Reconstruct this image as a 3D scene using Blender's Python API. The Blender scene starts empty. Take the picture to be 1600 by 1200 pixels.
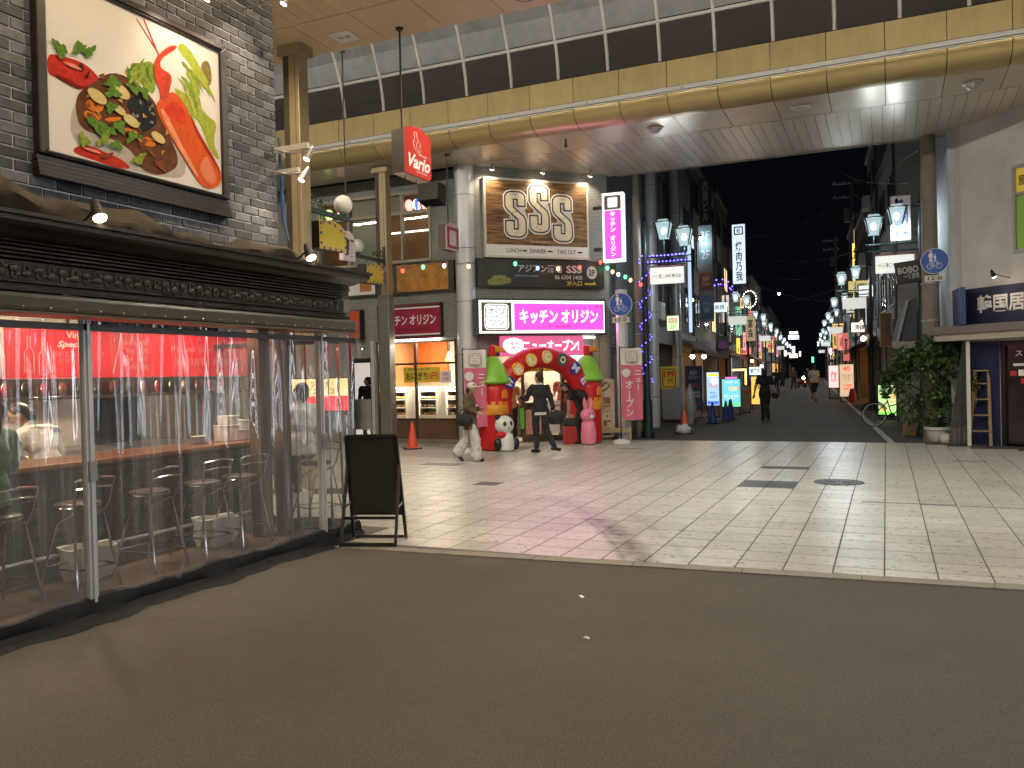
import bpy, bmesh, math, random
from mathutils import Matrix, Vector
random.seed(7)
R_ = math.radians
SC = bpy.context.scene
COL = SC.collection
PI = math.pi

# ---------------------------------------------------------------- camera
YAW, PITCH, ROLL, CAMH = R_(24.33), R_(-0.62), R_(1.35), 1.65
F0 = Vector((-math.sin(YAW), math.cos(YAW), 0)); R0 = Vector((math.cos(YAW), math.sin(YAW), 0)); U0 = Vector((0, 0, 1))
FW = F0*math.cos(PITCH)+U0*math.sin(PITCH); UP = U0*math.cos(PITCH)-F0*math.sin(PITCH)
RT = R0*math.cos(ROLL)-UP*math.sin(ROLL); U2 = UP*math.cos(ROLL)+R0*math.sin(ROLL)
cam = bpy.data.cameras.new('camera'); camo = bpy.data.objects.new('camera', cam); COL.objects.link(camo)
cam.sensor_width = 36; cam.lens = 1294/1600*36; cam.clip_end = 2000; cam.clip_start = .05
m = Matrix((RT, U2, -FW)).transposed().to_4x4(); m.translation = (0, 0, CAMH); camo.matrix_world = m
SC.camera = camo
# ---------------------------------------------------------------- world: night sky, no sun
w = bpy.data.worlds.new('World'); SC.world = w; w.use_nodes = True
nt = w.node_tree; bg = nt.nodes['Background']
sky = nt.nodes.new('ShaderNodeTexSky'); sky.sky_type = 'NISHITA'; sky.sun_disc = False
sky.sun_elevation = R_(-6); sky.sun_rotation = R_(200)
ad_ = nt.nodes.new('ShaderNodeMix'); ad_.data_type = 'RGBA'; ad_.blend_type = 'ADD'; ad_.inputs[0].default_value = 1
ad_.inputs[7].default_value = (.014, .016, .028, 1)      # even glow of the city in the night air
nt.links.new(sky.outputs[0], ad_.inputs[6]); nt.links.new(ad_.outputs[2], bg.inputs[0]); bg.inputs[1].default_value = 0.1
# ---------------------------------------------------------------- colour management
vs = SC.view_settings; vs.view_transform = 'Standard'; vs.look = 'None'; vs.exposure = 0.3; vs.gamma = 1
vs.use_curve_mapping = False
SC.cycles.use_denoising = True; SC.cycles.use_adaptive_sampling = True; SC.cycles.adaptive_threshold = .03
SC.cycles.max_bounces = 6; SC.cycles.transparent_max_bounces = 12
SC.cycles.diffuse_bounces = 2; SC.cycles.glossy_bounces = 2; SC.cycles.transmission_bounces = 5
SC.cycles.sample_clamp_indirect = 4; SC.cycles.caustics_reflective = False; SC.cycles.caustics_refractive = False
WARM, NEUT, COOL = (1, .80, .56), (1, .94, .84), (.86, .94, 1)

# ---------------------------------------------------------------- materials
def _mat(name):
    ma = bpy.data.materials.new(name); ma.use_nodes = True
    return ma, ma.node_tree, ma.node_tree.nodes['Principled BSDF']
def N(t, kind, **kw):
    n = t.nodes.new(kind)
    for k, v in kw.items():
        if k in n.inputs: n.inputs[k].default_value = v
        else: setattr(n, k, v)
    return n
def c4(c): return (c[0], c[1], c[2], 1)
def mixrgb(t, fac, a, b, blend='MIX'):
    n = t.nodes.new('ShaderNodeMix'); n.data_type = 'RGBA'; n.blend_type = blend
    for s, v in ((0, fac), (6, a), (7, b)):
        if hasattr(v, 'is_linked') or hasattr(v, 'links'): t.links.new(v, n.inputs[s])
        else: n.inputs[s].default_value = v if s == 0 else c4(v)
    return n.outputs[2]
def mat(name, col, rough=.6, metal=0, var=0, scale=4, bump=0, bscale=60, emit=None, estr=0, rand=0, stretch=None, spec=.5):
    ma, t, b = _mat(name)
    b.inputs['Base Color'].default_value = c4(col); b.inputs['Roughness'].default_value = rough
    b.inputs['Metallic'].default_value = metal; b.inputs['Specular IOR Level'].default_value = spec
    pos = None
    if var or bump:
        geo = t.nodes.new('ShaderNodeNewGeometry'); pos = geo.outputs['Position']
        if stretch:
            mp = N(t, 'ShaderNodeMapping'); mp.inputs['Scale'].default_value = stretch
            t.links.new(pos, mp.inputs[0]); pos = mp.outputs[0]
    out = None
    if var:
        no = N(t, 'ShaderNodeTexNoise', Scale=scale, Detail=5.0, Roughness=.62); t.links.new(pos, no.inputs['Vector'])
        out = mixrgb(t, no.outputs[0], tuple(max(0, x*(1-2*var)) for x in col), tuple(min(1, x*(1+2*var)) for x in col))
    if rand:
        oi = t.nodes.new('ShaderNodeObjectInfo')
        mr = N(t, 'ShaderNodeMapRange'); mr.inputs[3].default_value = 1-rand; mr.inputs[4].default_value = 1+rand
        t.links.new(oi.outputs['Random'], mr.inputs[0])
        base = out
        n = t.nodes.new('ShaderNodeVectorMath'); n.operation = 'SCALE'
        if base is not None: t.links.new(base, n.inputs[0])
        else: n.inputs[0].default_value = col
        t.links.new(mr.outputs[0], n.inputs['Scale']); out = n.outputs[0]
    if out is not None: t.links.new(out, b.inputs['Base Color'])
    if bump:
        nb = N(t, 'ShaderNodeTexNoise', Scale=bscale, Detail=3.0); t.links.new(pos, nb.inputs['Vector'])
        bp = N(t, 'ShaderNodeBump', Strength=bump, Distance=.01); t.links.new(nb.outputs[0], bp.inputs['Height'])
        t.links.new(bp.outputs[0], b.inputs['Normal'])
    if estr:
        b.inputs['Emission Color'].default_value = c4(emit or col); b.inputs['Emission Strength'].default_value = estr
    return ma
def glow(name, col, s, base=None): return mat(name, base or col, .5, emit=col, estr=s)
def glass_mat(name, tint=(1, 1, 1), refl=.08, haze=0.0, rough=.02, hazecol=(.8, .8, .8), bump=0, ior=1.45):
    ma = bpy.data.materials.new(name); ma.use_nodes = True; t = ma.node_tree; t.nodes.clear()
    o = t.nodes.new('ShaderNodeOutputMaterial'); tr = N(t, 'ShaderNodeBsdfTransparent'); tr.inputs[0].default_value = c4(tint)
    gl = N(t, 'ShaderNodeBsdfGlossy', Roughness=rough); lw = N(t, 'ShaderNodeFresnel', IOR=ior)
    ad = N(t, 'ShaderNodeMath'); ad.operation = 'ADD'; ad.inputs[1].default_value = refl; t.links.new(lw.outputs[0], ad.inputs[0])
    mx = t.nodes.new('ShaderNodeMixShader'); t.links.new(ad.outputs[0], mx.inputs[0]); t.links.new(tr.outputs[0], mx.inputs[1]); t.links.new(gl.outputs[0], mx.inputs[2])
    last = mx.outputs[0]
    if haze:
        df = N(t, 'ShaderNodeBsdfDiffuse'); df.inputs[0].default_value = c4(hazecol)
        m2 = t.nodes.new('ShaderNodeMixShader'); m2.inputs[0].default_value = haze
        t.links.new(last, m2.inputs[1]); t.links.new(df.outputs[0], m2.inputs[2]); last = m2.outputs[0]
    t.links.new(last, o.inputs[0])
    return ma

# ---------------------------------------------------------------- mesh builder
class MB:
    def __init__(s): s.v = []; s.f = []
    def add(s, vs, fs, M=None):
        o = len(s.v)
        s.v += [tuple(M @ Vector(p)) if M else tuple(p) for p in vs]; s.f += [tuple(i+o for i in f) for f in fs]
        return s
    def box(s, x0, x1, y0, y1, z0, z1, M=None):
        return s.add([(x, y, z) for z in (z0, z1) for y in (y0, y1) for x in (x0, x1)],
                     [(0, 2, 3, 1), (4, 5, 7, 6), (0, 1, 5, 4), (2, 6, 7, 3), (0, 4, 6, 2), (1, 3, 7, 5)], M)
    def bar(s, p0, p1, wd, dp=None, up=(0, 0, 1)):
        p0, p1 = Vector(p0), Vector(p1); d = (p1-p0); L = d.length; d.normalize(); u = Vector(up)
        if abs(d.dot(u)) > .98: u = Vector((1, 0, 0))
        a = d.cross(u).normalized(); b = a.cross(d).normalized(); M = Matrix((a, d, b)).transposed().to_4x4(); M.translation = p0
        dp = dp or wd
        return s.box(-wd/2, wd/2, 0, L, -dp/2, dp/2, M)
    def cyl(s, p0, p1, r0, r1=None, n=12, cap=True):
        r1 = r0 if r1 is None else r1
        p0, p1 = Vector(p0), Vector(p1); d = (p1-p0).normalized(); u = Vector((0, 0, 1)) if abs(d.z) < .95 else Vector((1, 0, 0))
        a = d.cross(u).normalized(); b = d.cross(a).normalized(); vs = []
        for p, r in ((p0, r0), (p1, r1)):
            for i in range(n):
                t = 2*PI*i/n; vs.append(p+a*(r*math.cos(t))+b*(r*math.sin(t)))
        fs = [(i, (i+1) % n, n+(i+1) % n, n+i) for i in range(n)]
        if cap: fs += [tuple(range(n-1, -1, -1)), tuple(range(n, 2*n))]
        return s.add(vs, fs)
    def tube(s, pts, r, n=8, closed=False):
        pts = [Vector(p) for p in pts]; L = len(pts); rs = r if isinstance(r, (list, tuple)) else [r]*L
        vs = []; prev = None
        for i, p in enumerate(pts):
            d = (pts[(i+1) % L]-pts[i-1]) if closed else (pts[min(i+1, L-1)]-pts[max(i-1, 0)])
            d.normalize(); u = prev if prev is not None else (Vector((0, 0, 1)) if abs(d.z) < .9 else Vector((1, 0, 0)))
            a = (u-d*u.dot(d)).normalized(); b = d.cross(a); prev = a
            for k in range(n):
                t = 2*PI*k/n; vs.append(p+a*(rs[i]*math.cos(t))+b*(rs[i]*math.sin(t)))
        fs = []
        for i in range(L if closed else L-1):
            j = (i+1) % L
            for k in range(n): fs.append((i*n+k, i*n+(k+1) % n, j*n+(k+1) % n, j*n+k))
        if not closed: fs += [tuple(range(n-1, -1, -1)), tuple(range((L-1)*n, L*n))]
        return s.add(vs, fs)
    def lathe(s, prof, n=16, c=(0, 0, 0), M=None):
        vs = []; c = Vector(c)
        for r, z in prof:
            for i in range(n):
                t = 2*PI*i/n; vs.append((c.x+r*math.cos(t), c.y+r*math.sin(t), c.z+z))
        fs = [(j*n+i, j*n+(i+1) % n, (j+1)*n+(i+1) % n, (j+1)*n+i) for j in range(len(prof)-1) for i in range(n)]
        fs += [tuple(range(n-1, -1, -1)), tuple(range((len(prof)-1)*n, len(prof)*n))]
        return s.add(vs, fs, M)
    def sph(s, c, r, n=12, m=8, M=None):
        if not isinstance(r, (tuple, list)): r = (r, r, r)
        vs = [(c[0], c[1], c[2]-r[2])]
        for j in range(1, m):
            ph = -PI/2+PI*j/m
            for i in range(n):
                t = 2*PI*i/n; vs.append((c[0]+r[0]*math.cos(ph)*math.cos(t), c[1]+r[1]*math.cos(ph)*math.sin(t), c[2]+r[2]*math.sin(ph)))
        vs.append((c[0], c[1], c[2]+r[2])); L = len(vs)-1
        fs = [(0, 1+(i+1) % n, 1+i) for i in range(n)]
        for j in range(m-2):
            for i in range(n): fs.append((1+j*n+i, 1+j*n+(i+1) % n, 1+(j+1)*n+(i+1) % n, 1+(j+1)*n+i))
        fs += [(L, 1+(m-2)*n+i, 1+(m-2)*n+(i+1) % n) for i in range(n)]
        return s.add(vs, fs, M)
    def prism(s, pts, y0, y1, M=None):      # outline in (x, z), extruded along y
        n = len(pts); vs = [(x, y0, z) for x, z in pts]+[(x, y1, z) for x, z in pts]
        A = sum(pts[i][0]*pts[(i+1) % n][1]-pts[(i+1) % n][0]*pts[i][1] for i in range(n))
        f0, f1 = tuple(range(n)), tuple(range(2*n-1, n-1, -1))
        sd = [(i, n+i, n+(i+1) % n, (i+1) % n) for i in range(n)]
        if A < 0: f0, f1 = f0[::-1], f1[::-1]; sd = [q[::-1] for q in sd]
        return s.add(vs, [f0, f1]+sd, M)
    def slab(s, pts, z0, z1):               # outline in (x, y), extruded along z
        n = len(pts); vs = [(x, y, z0) for x, y in pts]+[(x, y, z1) for x, y in pts]
        A = sum(pts[i][0]*pts[(i+1) % n][1]-pts[(i+1) % n][0]*pts[i][1] for i in range(n))
        f0, f1 = tuple(range(n-1, -1, -1)), tuple(range(n, 2*n)); sd = [(i, (i+1) % n, n+(i+1) % n, n+i) for i in range(n)]
        if A < 0: f0, f1 = f0[::-1], f1[::-1]; sd = [q[::-1] for q in sd]
        return s.add(vs, [f0, f1]+sd)
    def mesh(s, smooth=False):
        me = bpy.data.meshes.new('m'); me.from_pydata(s.v, [], s.f)
        if smooth: me.shade_smooth()
        me.update(); return me
    def build(s, name, ma, parent=None, smooth=False, bevel=0, loc=None, rz=0, **kw):
        me = s.mesh(smooth); o = obj(name, me, ma, parent)
        if bevel:
            b = o.modifiers.new('b', 'BEVEL'); b.width = bevel; b.segments = 2; b.limit_method = 'ANGLE'; b.angle_limit = R_(40)
        if smooth:
            try: me.set_sharp_from_angle(angle=R_(48))
            except Exception: pass
        if loc is not None: o.location = loc
        if rz: o.rotation_euler.z = rz
        tag(o, **kw); return o
def obj(name, me, ma=None, parent=None):
    o = bpy.data.objects.new(name, me); COL.objects.link(o)
    if ma is not None and me is not None and not me.materials: me.materials.append(ma)
    if parent is not None: o.parent = parent
    return o
def tag(o, label=None, cat=None, group=None, kind=None):
    if label: o['label'] = label
    if cat: o['category'] = cat
    if group: o['group'] = group
    if kind: o['kind'] = kind
    return o
def thing(name, label, cat, loc=(0, 0, 0), rz=0, group=None):
    o = bpy.data.objects.new(name, None); COL.objects.link(o); o.location = loc; o.rotation_euler.z = rz
    o.empty_display_size = .1
    return tag(o, label, cat, group)
def group_root(name, label): return name
KIDS = {}
def dup(root, loc, rz=0, label=None, group=None):
    def cp(o, par):
        c = o.copy(); COL.objects.link(c)
        if par is not None: c.parent = par
        for ch in [k for k in bpy.data.objects if k.parent is o and k is not c]: cp(ch, c)
        return c
    r = cp(root, None); r.location = loc; r.rotation_euler.z = rz
    if label: r['label'] = label
    if group: r['group'] = group
    return r
def lamp(kind, loc, power, col=NEUT, size=.1, aim=None, spot=None, blend=.6, name='light', parent=None, size_y=None):
    L = bpy.data.lights.new(name, kind); L.energy = power; L.color = col
    if kind == 'AREA':
        L.size = size
        if size_y: L.shape = 'RECTANGLE'; L.size_y = size_y
    else: L.shadow_soft_size = size
    if kind == 'SPOT': L.spot_size = R_(spot or 120); L.spot_blend = blend
    o = bpy.data.objects.new(name, L); COL.objects.link(o); o.location = loc
    if aim is not None: o.rotation_euler = Vector(aim).to_track_quat('-Z', 'Y').to_euler()
    if parent is not None: o.parent = parent
    return o
# ---------------------------------------------------------------- lettering (all shapes are made in one go at the end)
TEXTS = []
def text(body, x, z, w=None, h=None, ma=None, parent=None, y=0, bold=0, name='lettering', shear=0, line=1.0, depth=.002, rot=0, fit=True):
    """lettering centred at (x, z) on the plane y of its parent, facing -y; scaled into w by h"""
    me = bpy.data.meshes.new('t'); o = obj(name, me, ma, parent)
    TEXTS.append((o, body, x, z, w, h, y, bold, shear, line, depth, rot)); return o
def vert(sx): return '\n'.join('|' if ch == 'ー' else ch for ch in sx)
def flush_texts():
    tmp = []
    cache = {}
    for i, T in enumerate(TEXTS):
        key = (T[1], T[7], T[8], T[9])
        if key in cache: continue
        cu = bpy.data.curves.new('f', 'FONT'); cu.body = T[1]; cu.align_x = 'CENTER'; cu.offset = T[7]; cu.shear = T[8]; cu.space_line = T[9]
        cu.resolution_u = 2; cu.fill_mode = 'FRONT'
        o = bpy.data.objects.new('f', cu); COL.objects.link(o); cache[key] = o; tmp.append(o)
    dg = bpy.context.evaluated_depsgraph_get(); dg.update(); data = {}
    for k, o in cache.items():
        me = bpy.data.meshes.new_from_object(o.evaluated_get(dg))
        data[k] = ([tuple(v.co) for v in me.vertices], [tuple(p.vertices) for p in me.polygons]); bpy.data.meshes.remove(me)
    for o in tmp: bpy.data.objects.remove(o)
    for o, body, x, z, w_, h_, y, bold, shear, line, depth, rot in TEXTS:
        vs, fs = data[(body, bold, shear, line)]
        if not vs: continue
        x0 = min(v[0] for v in vs); x1 = max(v[0] for v in vs); y0 = min(v[1] for v in vs); y1 = max(v[1] for v in vs)
        sx = w_/(x1-x0) if w_ else None; sy = h_/(y1-y0) if h_ else None
        sx = sx or sy; sy = sy or sx; cr, sr = math.cos(rot), math.sin(rot)
        def tr(v):
            a, b = (v[0]-(x0+x1)/2)*sx, (v[1]-(y0+y1)/2)*sy
            return (x+a*cr-b*sr, y-depth, z+a*sr+b*cr)
        me = o.data; me.from_pydata([tr(v) for v in vs], [], fs); me.update()
# ================================================================ materials of the place
def tile_mat():
    ma, t, b = _mat('paving_tile'); geo = t.nodes.new('ShaderNodeNewGeometry'); P = geo.outputs['Position']
    n1 = N(t, 'ShaderNodeTexNoise', Scale=1.1, Detail=6.0, Roughness=.6); n2 = N(t, 'ShaderNodeTexNoise', Scale=14.0, Detail=5.0, Roughness=.7)
    t.links.new(P, n1.inputs['Vector']); t.links.new(P, n2.inputs['Vector'])
    c1 = mixrgb(t, n1.outputs[0], (.30, .30, .265), (.60, .595, .545))
    r2 = N(t, 'ShaderNodeMapRange'); r2.inputs[1].default_value = .35; r2.inputs[2].default_value = .72; r2.inputs[3].default_value = .72; r2.inputs[4].default_value = 1.1
    t.links.new(n2.outputs[0], r2.inputs[0])
    oi = t.nodes.new('ShaderNodeObjectInfo'); mr = N(t, 'ShaderNodeMapRange'); mr.inputs[3].default_value = .88; mr.inputs[4].default_value = 1.1
    t.links.new(oi.outputs['Random'], mr.inputs[0]); mu = N(t, 'ShaderNodeMath'); mu.operation = 'MULTIPLY'
    t.links.new(r2.outputs[0], mu.inputs[0]); t.links.new(mr.outputs[0], mu.inputs[1])
    sc = t.nodes.new('ShaderNodeVectorMath'); sc.operation = 'SCALE'; t.links.new(c1, sc.inputs[0]); t.links.new(mu.outputs[0], sc.inputs['Scale'])
    # tyre scuffs: two arcs of rubber left on the tiles
    sep = t.nodes.new('ShaderNodeSeparateXYZ'); t.links.new(P, sep.inputs[0])
    def M2(op, a, bb):
        n = t.nodes.new('ShaderNodeMath'); n.operation = op
        for i, v in enumerate((a, bb)):
            if isinstance(v, (int, float)): n.inputs[i].default_value = v
            else: t.links.new(v, n.inputs[i])
        return n.outputs[0]
    cx, cy, rr = -13.04, 2.21, 12.05
    dx = M2('SUBTRACT', sep.outputs[0], cx); dy = M2('SUBTRACT', sep.outputs[1], cy)
    dist = M2('SQRT', M2('ADD', M2('MULTIPLY', dx, dx), M2('MULTIPLY', dy, dy)), 0)
    n3 = N(t, 'ShaderNodeTexNoise', Scale=7.0, Detail=6.0, Roughness=.75); t.links.new(P, n3.inputs['Vector'])
    tot = None
    for off, wd, st in ((0, .20, 1.0), (-.13, .07, .9), (.42, .08, .4)):
        a = M2('ABSOLUTE', M2('SUBTRACT', dist, rr+off), 0)
        q = N(t, 'ShaderNodeMapRange'); q.inputs[1].default_value = wd; q.inputs[2].default_value = 0; q.inputs[3].default_value = 0; q.inputs[4].default_value = st
        t.links.new(a, q.inputs[0]); tot = q.outputs[0] if tot is None else M2('MAXIMUM', tot, q.outputs[0])
    ry = N(t, 'ShaderNodeMapRange'); ry.inputs[1].default_value = 10.6; ry.inputs[2].default_value = 8.6; t.links.new(sep.outputs[1], ry.inputs[0])
    r3 = N(t, 'ShaderNodeMapRange'); r3.inputs[1].default_value = .37; r3.inputs[2].default_value = .56; t.links.new(n3.outputs[0], r3.inputs[0])
    fac = M2('MULTIPLY', M2('MULTIPLY', tot, r3.outputs[0]), M2('MULTIPLY', ry.outputs[0], .92))
    col = mixrgb(t, fac, (1, 1, 1), (.1, .1, .1)); fin = t.nodes.new('ShaderNodeVectorMath'); fin.operation = 'MULTIPLY'
    t.links.new(sc.outputs[0], fin.inputs[0]); t.links.new(col, fin.inputs[1])
    t.links.new(fin.outputs[0], b.inputs['Base Color'])
    rr2 = N(t, 'ShaderNodeMapRange'); rr2.inputs[3].default_value = .16; rr2.inputs[4].default_value = .46; t.links.new(n2.outputs[0], rr2.inputs[0])
    t.links.new(rr2.outputs[0], b.inputs['Roughness'])
    bp = N(t, 'ShaderNodeBump', Strength=.06, Distance=.01); t.links.new(n2.outputs[0], bp.inputs['Height']); t.links.new(bp.outputs[0], b.inputs['Normal'])
    return ma
def asphalt_mat():
    ma, t, b = _mat('asphalt'); geo = t.nodes.new('ShaderNodeNewGeometry'); P = geo.outputs['Position']
    n1 = N(t, 'ShaderNodeTexNoise', Scale=.8, Detail=5.0, Roughness=.6); n2 = N(t, 'ShaderNodeTexNoise', Scale=75.0, Detail=4.0, Roughness=.75)
    n5 = N(t, 'ShaderNodeTexNoise', Scale=9.0, Detail=6.0, Roughness=.7); t.links.new(P, n5.inputs['Vector'])
    n4 = N(t, 'ShaderNodeTexVoronoi', Scale=8.0); n4.feature = 'F1'
    for n in (n1, n2, n4): t.links.new(P, n.inputs['Vector'])
    c1 = mixrgb(t, mixrgb(t, .45, n1.outputs[0], n5.outputs[0]), (.026, .024, .021), (.088, .080, .069))
    r2 = N(t, 'ShaderNodeMapRange'); r2.inputs[1].default_value = .3; r2.inputs[2].default_value = .75; r2.inputs[3].default_value = .35; r2.inputs[4].default_value = 1.9
    t.links.new(n2.outputs[0], r2.inputs[0])
    sc = t.nodes.new('ShaderNodeVectorMath'); sc.operation = 'SCALE'; t.links.new(c1, sc.inputs[0]); t.links.new(r2.outputs[0], sc.inputs['Scale'])
    # a few trodden-in gum spots
    cr = N(t, 'ShaderNodeMapRange'); cr.inputs[1].default_value = .055; cr.inputs[2].default_value = .03; cr.inputs[3].default_value = 0; cr.inputs[4].default_value = .6
    t.links.new(n4.outputs['Distance'], cr.inputs[0])
    sp = t.nodes.new('ShaderNodeSeparateColor'); t.links.new(n4.outputs['Color'], sp.inputs[0])
    gt = N(t, 'ShaderNodeMath'); gt.operation = 'GREATER_THAN'; gt.inputs[1].default_value = .9; t.links.new(sp.outputs[0], gt.inputs[0])
    mu = N(t, 'ShaderNodeMath'); mu.operation = 'MULTIPLY'; t.links.new(cr.outputs[0], mu.inputs[0]); t.links.new(gt.outputs[0], mu.inputs[1])
    t.links.new(mixrgb(t, mu.outputs[0], (0, 0, 0), (.13, .12, .11), 'MIX'), b.inputs['Base Color'])
    mx = b.inputs['Base Color'].links[0].from_node; t.links.new(sc.outputs[0], mx.inputs[6])
    b.inputs['Roughness'].default_value = .78
    bp = N(t, 'ShaderNodeBump', Strength=.5, Distance=.006); t.links.new(n2.outputs[0], bp.inputs['Height']); t.links.new(bp.outputs[0], b.inputs['Normal'])
    return ma
def mosaic_mat(name, c1, c2, mortar, bw=.095, bh=.048):
    """small glazed wall tiles, too small to pick apart"""
    ma, t, b = _mat(name); tc = t.nodes.new('ShaderNodeTexCoord'); mp = N(t, 'ShaderNodeMapping')
    mp.inputs['Rotation'].default_value = (R_(-90), 0, 0); t.links.new(tc.outputs['Object'], mp.inputs[0])
    br = N(t, 'ShaderNodeTexBrick', Scale=1.0); br.inputs['Color1'].default_value = c4(c1); br.inputs['Color2'].default_value = c4(c2); br.inputs['Mortar'].default_value = c4(mortar)
    br.inputs['Mortar Size'].default_value = .006; br.inputs['Brick Width'].default_value = bw; br.inputs['Row Height'].default_value = bh; br.inputs['Mortar Smooth'].default_value = .2
    t.links.new(mp.outputs[0], br.inputs['Vector']); geo = t.nodes.new('ShaderNodeNewGeometry')
    no = N(t, 'ShaderNodeTexNoise', Scale=1.3, Detail=5.0); t.links.new(geo.outputs['Position'], no.inputs['Vector'])
    col = mixrgb(t, no.outputs[0], (.6, .6, .6), (1.3, 1.3, 1.3)); v = t.nodes.new('ShaderNodeVectorMath'); v.operation = 'MULTIPLY'
    t.links.new(br.outputs[0], v.inputs[0]); t.links.new(col, v.inputs[1]); t.links.new(v.outputs[0], b.inputs['Base Color'])
    b.inputs['Roughness'].default_value = .38
    bp = N(t, 'ShaderNodeBump', Strength=.6, Distance=.004); bp.invert = True; t.links.new(br.outputs[1], bp.inputs['Height']); t.links.new(bp.outputs[0], b.inputs['Normal'])
    return ma
MT = {}
MT['tile'] = tile_mat(); MT['asphalt'] = asphalt_mat()
MT['grout'] = mat('grout', (.10, .10, .095), .9, var=.25, scale=3)
MT['darktile'] = mat('dark_paver', (.055, .055, .06), .4, var=.2, scale=9, bump=.1)
MT['edging'] = mat('edging_stone', (.20, .19, .17), .7, var=.2, scale=7, bump=.2)
MT['gold'] = mat('gold_panel', (.48, .37, .165), .38, .35, var=.13, scale=2.2, rand=.07, stretch=(2.5, 1, .6))
MT['goldroll'] = mat('gold_roll', (.50, .385, .18), .30, .45, var=.07, scale=1.4, rand=.05)
MT['soffit'] = mat('soffit_metal', (.58, .50, .38), .28, .3, var=.08, scale=1.2, rand=.05)
MT['slat'] = mat('soffit_slat', (.60, .54, .45), .27, .25, var=.10, scale=1.5, rand=.06, stretch=(3, .5, 1))
MT['ceil'] = mat('ceiling_panel', (.62, .47, .28), .5, .1, var=.08, scale=1.5, rand=.04)
MT['seam'] = mat('seam_black', (.012, .011, .010), .9)
MT['whitemetal'] = mat('white_metal', (.60, .59, .55), .45, var=.08, scale=6)
MT['alu'] = mat('aluminium', (.42, .43, .44), .35, .7, var=.08, scale=5)
MT['mesh'] = mat('dark_roof_mesh', (.040, .032, .030), .8, var=.25, scale=25, rand=.12)
MT['roofpane'] = mat('grimy_roof_pane', (.20, .20, .21), .35, var=.25, scale=2.2, rand=.12)
MT['pole'] = mat('bronze_pole', (.37, .29, .175), .42, .3, var=.08, scale=3)
MT['poled'] = mat('bronze_pole_dark_brown', (.06, .045, .025), .6)  # dark brown for the pole's left side, its seam and column joints
MT['silver'] = mat('silver_column', (.58, .59, .62), .36, .35, var=.06, scale=2)
MT['black'] = mat('black_paint', (.012, .012, .012), .45)
MT['white'] = mat('white_plastic', (.72, .72, .70), .4, var=.04)
MT['dark'] = mat('dark_brown', (.030, .020, .013), .45, var=.3, scale=12)
MT['glass'] = glass_mat('window_glass', refl=.03)

# ================================================================ ground
g_ = MB(); g_.add([(-200, -60, 0), (200, -60, 0), (200, 400, 0), (-200, 400, 0)], [(0, 1, 2, 3)])
g_.build('ground', MT['asphalt'], kind='structure')
TW = .3795; TX0 = -.04
pav = MB(); pav.slab([(-22, 6.35), (-4.9, 6.66), (3.0, 7.12), (9, 7.45), (9, 12), (.75, 19.5), (-6.0, 19.5), (-8.6, 17.7), (-22, 17.7)], .001, .006)
pavement = pav.build('tiled_pavement', MT['grout'], kind='structure')
def edge_y(x): return 6.79+.0553*(x+1.95) if x > -4.9 else 6.63
tiles = []
for i in range(-52, 20):
    x0 = TX0+i*TW
    for j in range(0, 40):
        y0 = 6.92+j*TW; xc, yc = x0+TW/2, y0+TW/2
        lo = edge_y(xc)+.16
        if y0+TW < lo+.03 or yc > 19.42: continue
        if xc < -8.7 and yc > 17.75: continue
        if xc > .55 and yc > 19.5-(xc-.55)*.9: continue
        if -8.8 < xc < -6.2 and yc > 17.7+(xc+8.8): continue
        d = Vector((xc, yc, 0)); z = d.dot(F0); l = d.dot(R0)
        if xc < -5.0 and yc < 7.6: continue
        vis = z > 0 and abs(l/z) < .66
        tiles.append((0 if vis else 1, z, x0, y0, lo))
tiles.sort()
g2 = .0045
def tile_geo(mb, x0, y0, lo, z=0.0):
    ya = max(y0+g2, lo+g2); yb = y0+TW-g2; xa, xb = x0+g2, x0+TW-g2; h = .0105+z
    b = .003; mb.add([(xa, ya, .002), (xb, ya, .002), (xb, yb, .002), (xa, yb, .002), (xa+b, ya+b, h), (xb-b, ya+b, h), (xb-b, yb-b, h), (xa+b, yb-b, h)],
           [(4, 5, 6, 7), (0, 1, 5, 4), (1, 2, 6, 5), (2, 3, 7, 6), (3, 0, 4, 7)])
DARK = [(-1.98, 11.95), (-1.6, 11.95), (-1.98, 12.33), (-1.6, 12.33), (-1.98, 14.25), (-1.6, 14.25), (-5.6, 11.2), (-7.9, 13.4), (-7.5, 13.4)]
std = MB(); tile_geo(std, 0, 0, -1); std_me = std.mesh(); std_me.materials.append(MT['tile'])
rest = MB(); ndark = MB(); cnt = 0
for vflag, z, x0, y0, lo in tiles:
    if any(abs(x0+TW/2-dx-.19) < .19 and abs(y0+TW/2-dy-.19) < .19 for dx, dy in DARK):
        q = MB(); tile_geo(q, x0, y0, lo); q.build('dark_tile', MT['darktile'], pavement); continue
    if cnt < 290 and vflag == 0:
        cnt += 1
        if y0 > lo:
            o = obj('tile', std_me, None, pavement); o.location = (x0, y0, random.uniform(-.0006, .0008))
        else:
            q = MB(); tile_geo(q, x0, y0, lo); q.build('tile', MT['tile'], pavement)
    else: tile_geo(rest, x0, y0, lo, random.uniform(-.0005, .0008))
rest.build('far_tiles', MT['tile'], pavement, kind='stuff')
x = -5.6
while x < 6:
    q = MB(); x1 = x+.9
    ya, yb = edge_y(x), edge_y(x1)
    q.add([(x+.004, ya, .0), (x1-.004, yb, .0), (x1-.004, yb+.15, .0), (x+.004, ya+.15, .0), (x+.004, ya, .012), (x1-.004, yb, .012), (x1-.004, yb+.15, .012), (x+.004, ya+.15, .012)],
          [(4, 5, 6, 7), (0, 1, 5, 4), (1, 2, 6, 5), (2, 3, 7, 6), (3, 0, 4, 7)])
    q.build('edging_stone', MT['edging'], pavement); x += .9
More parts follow.
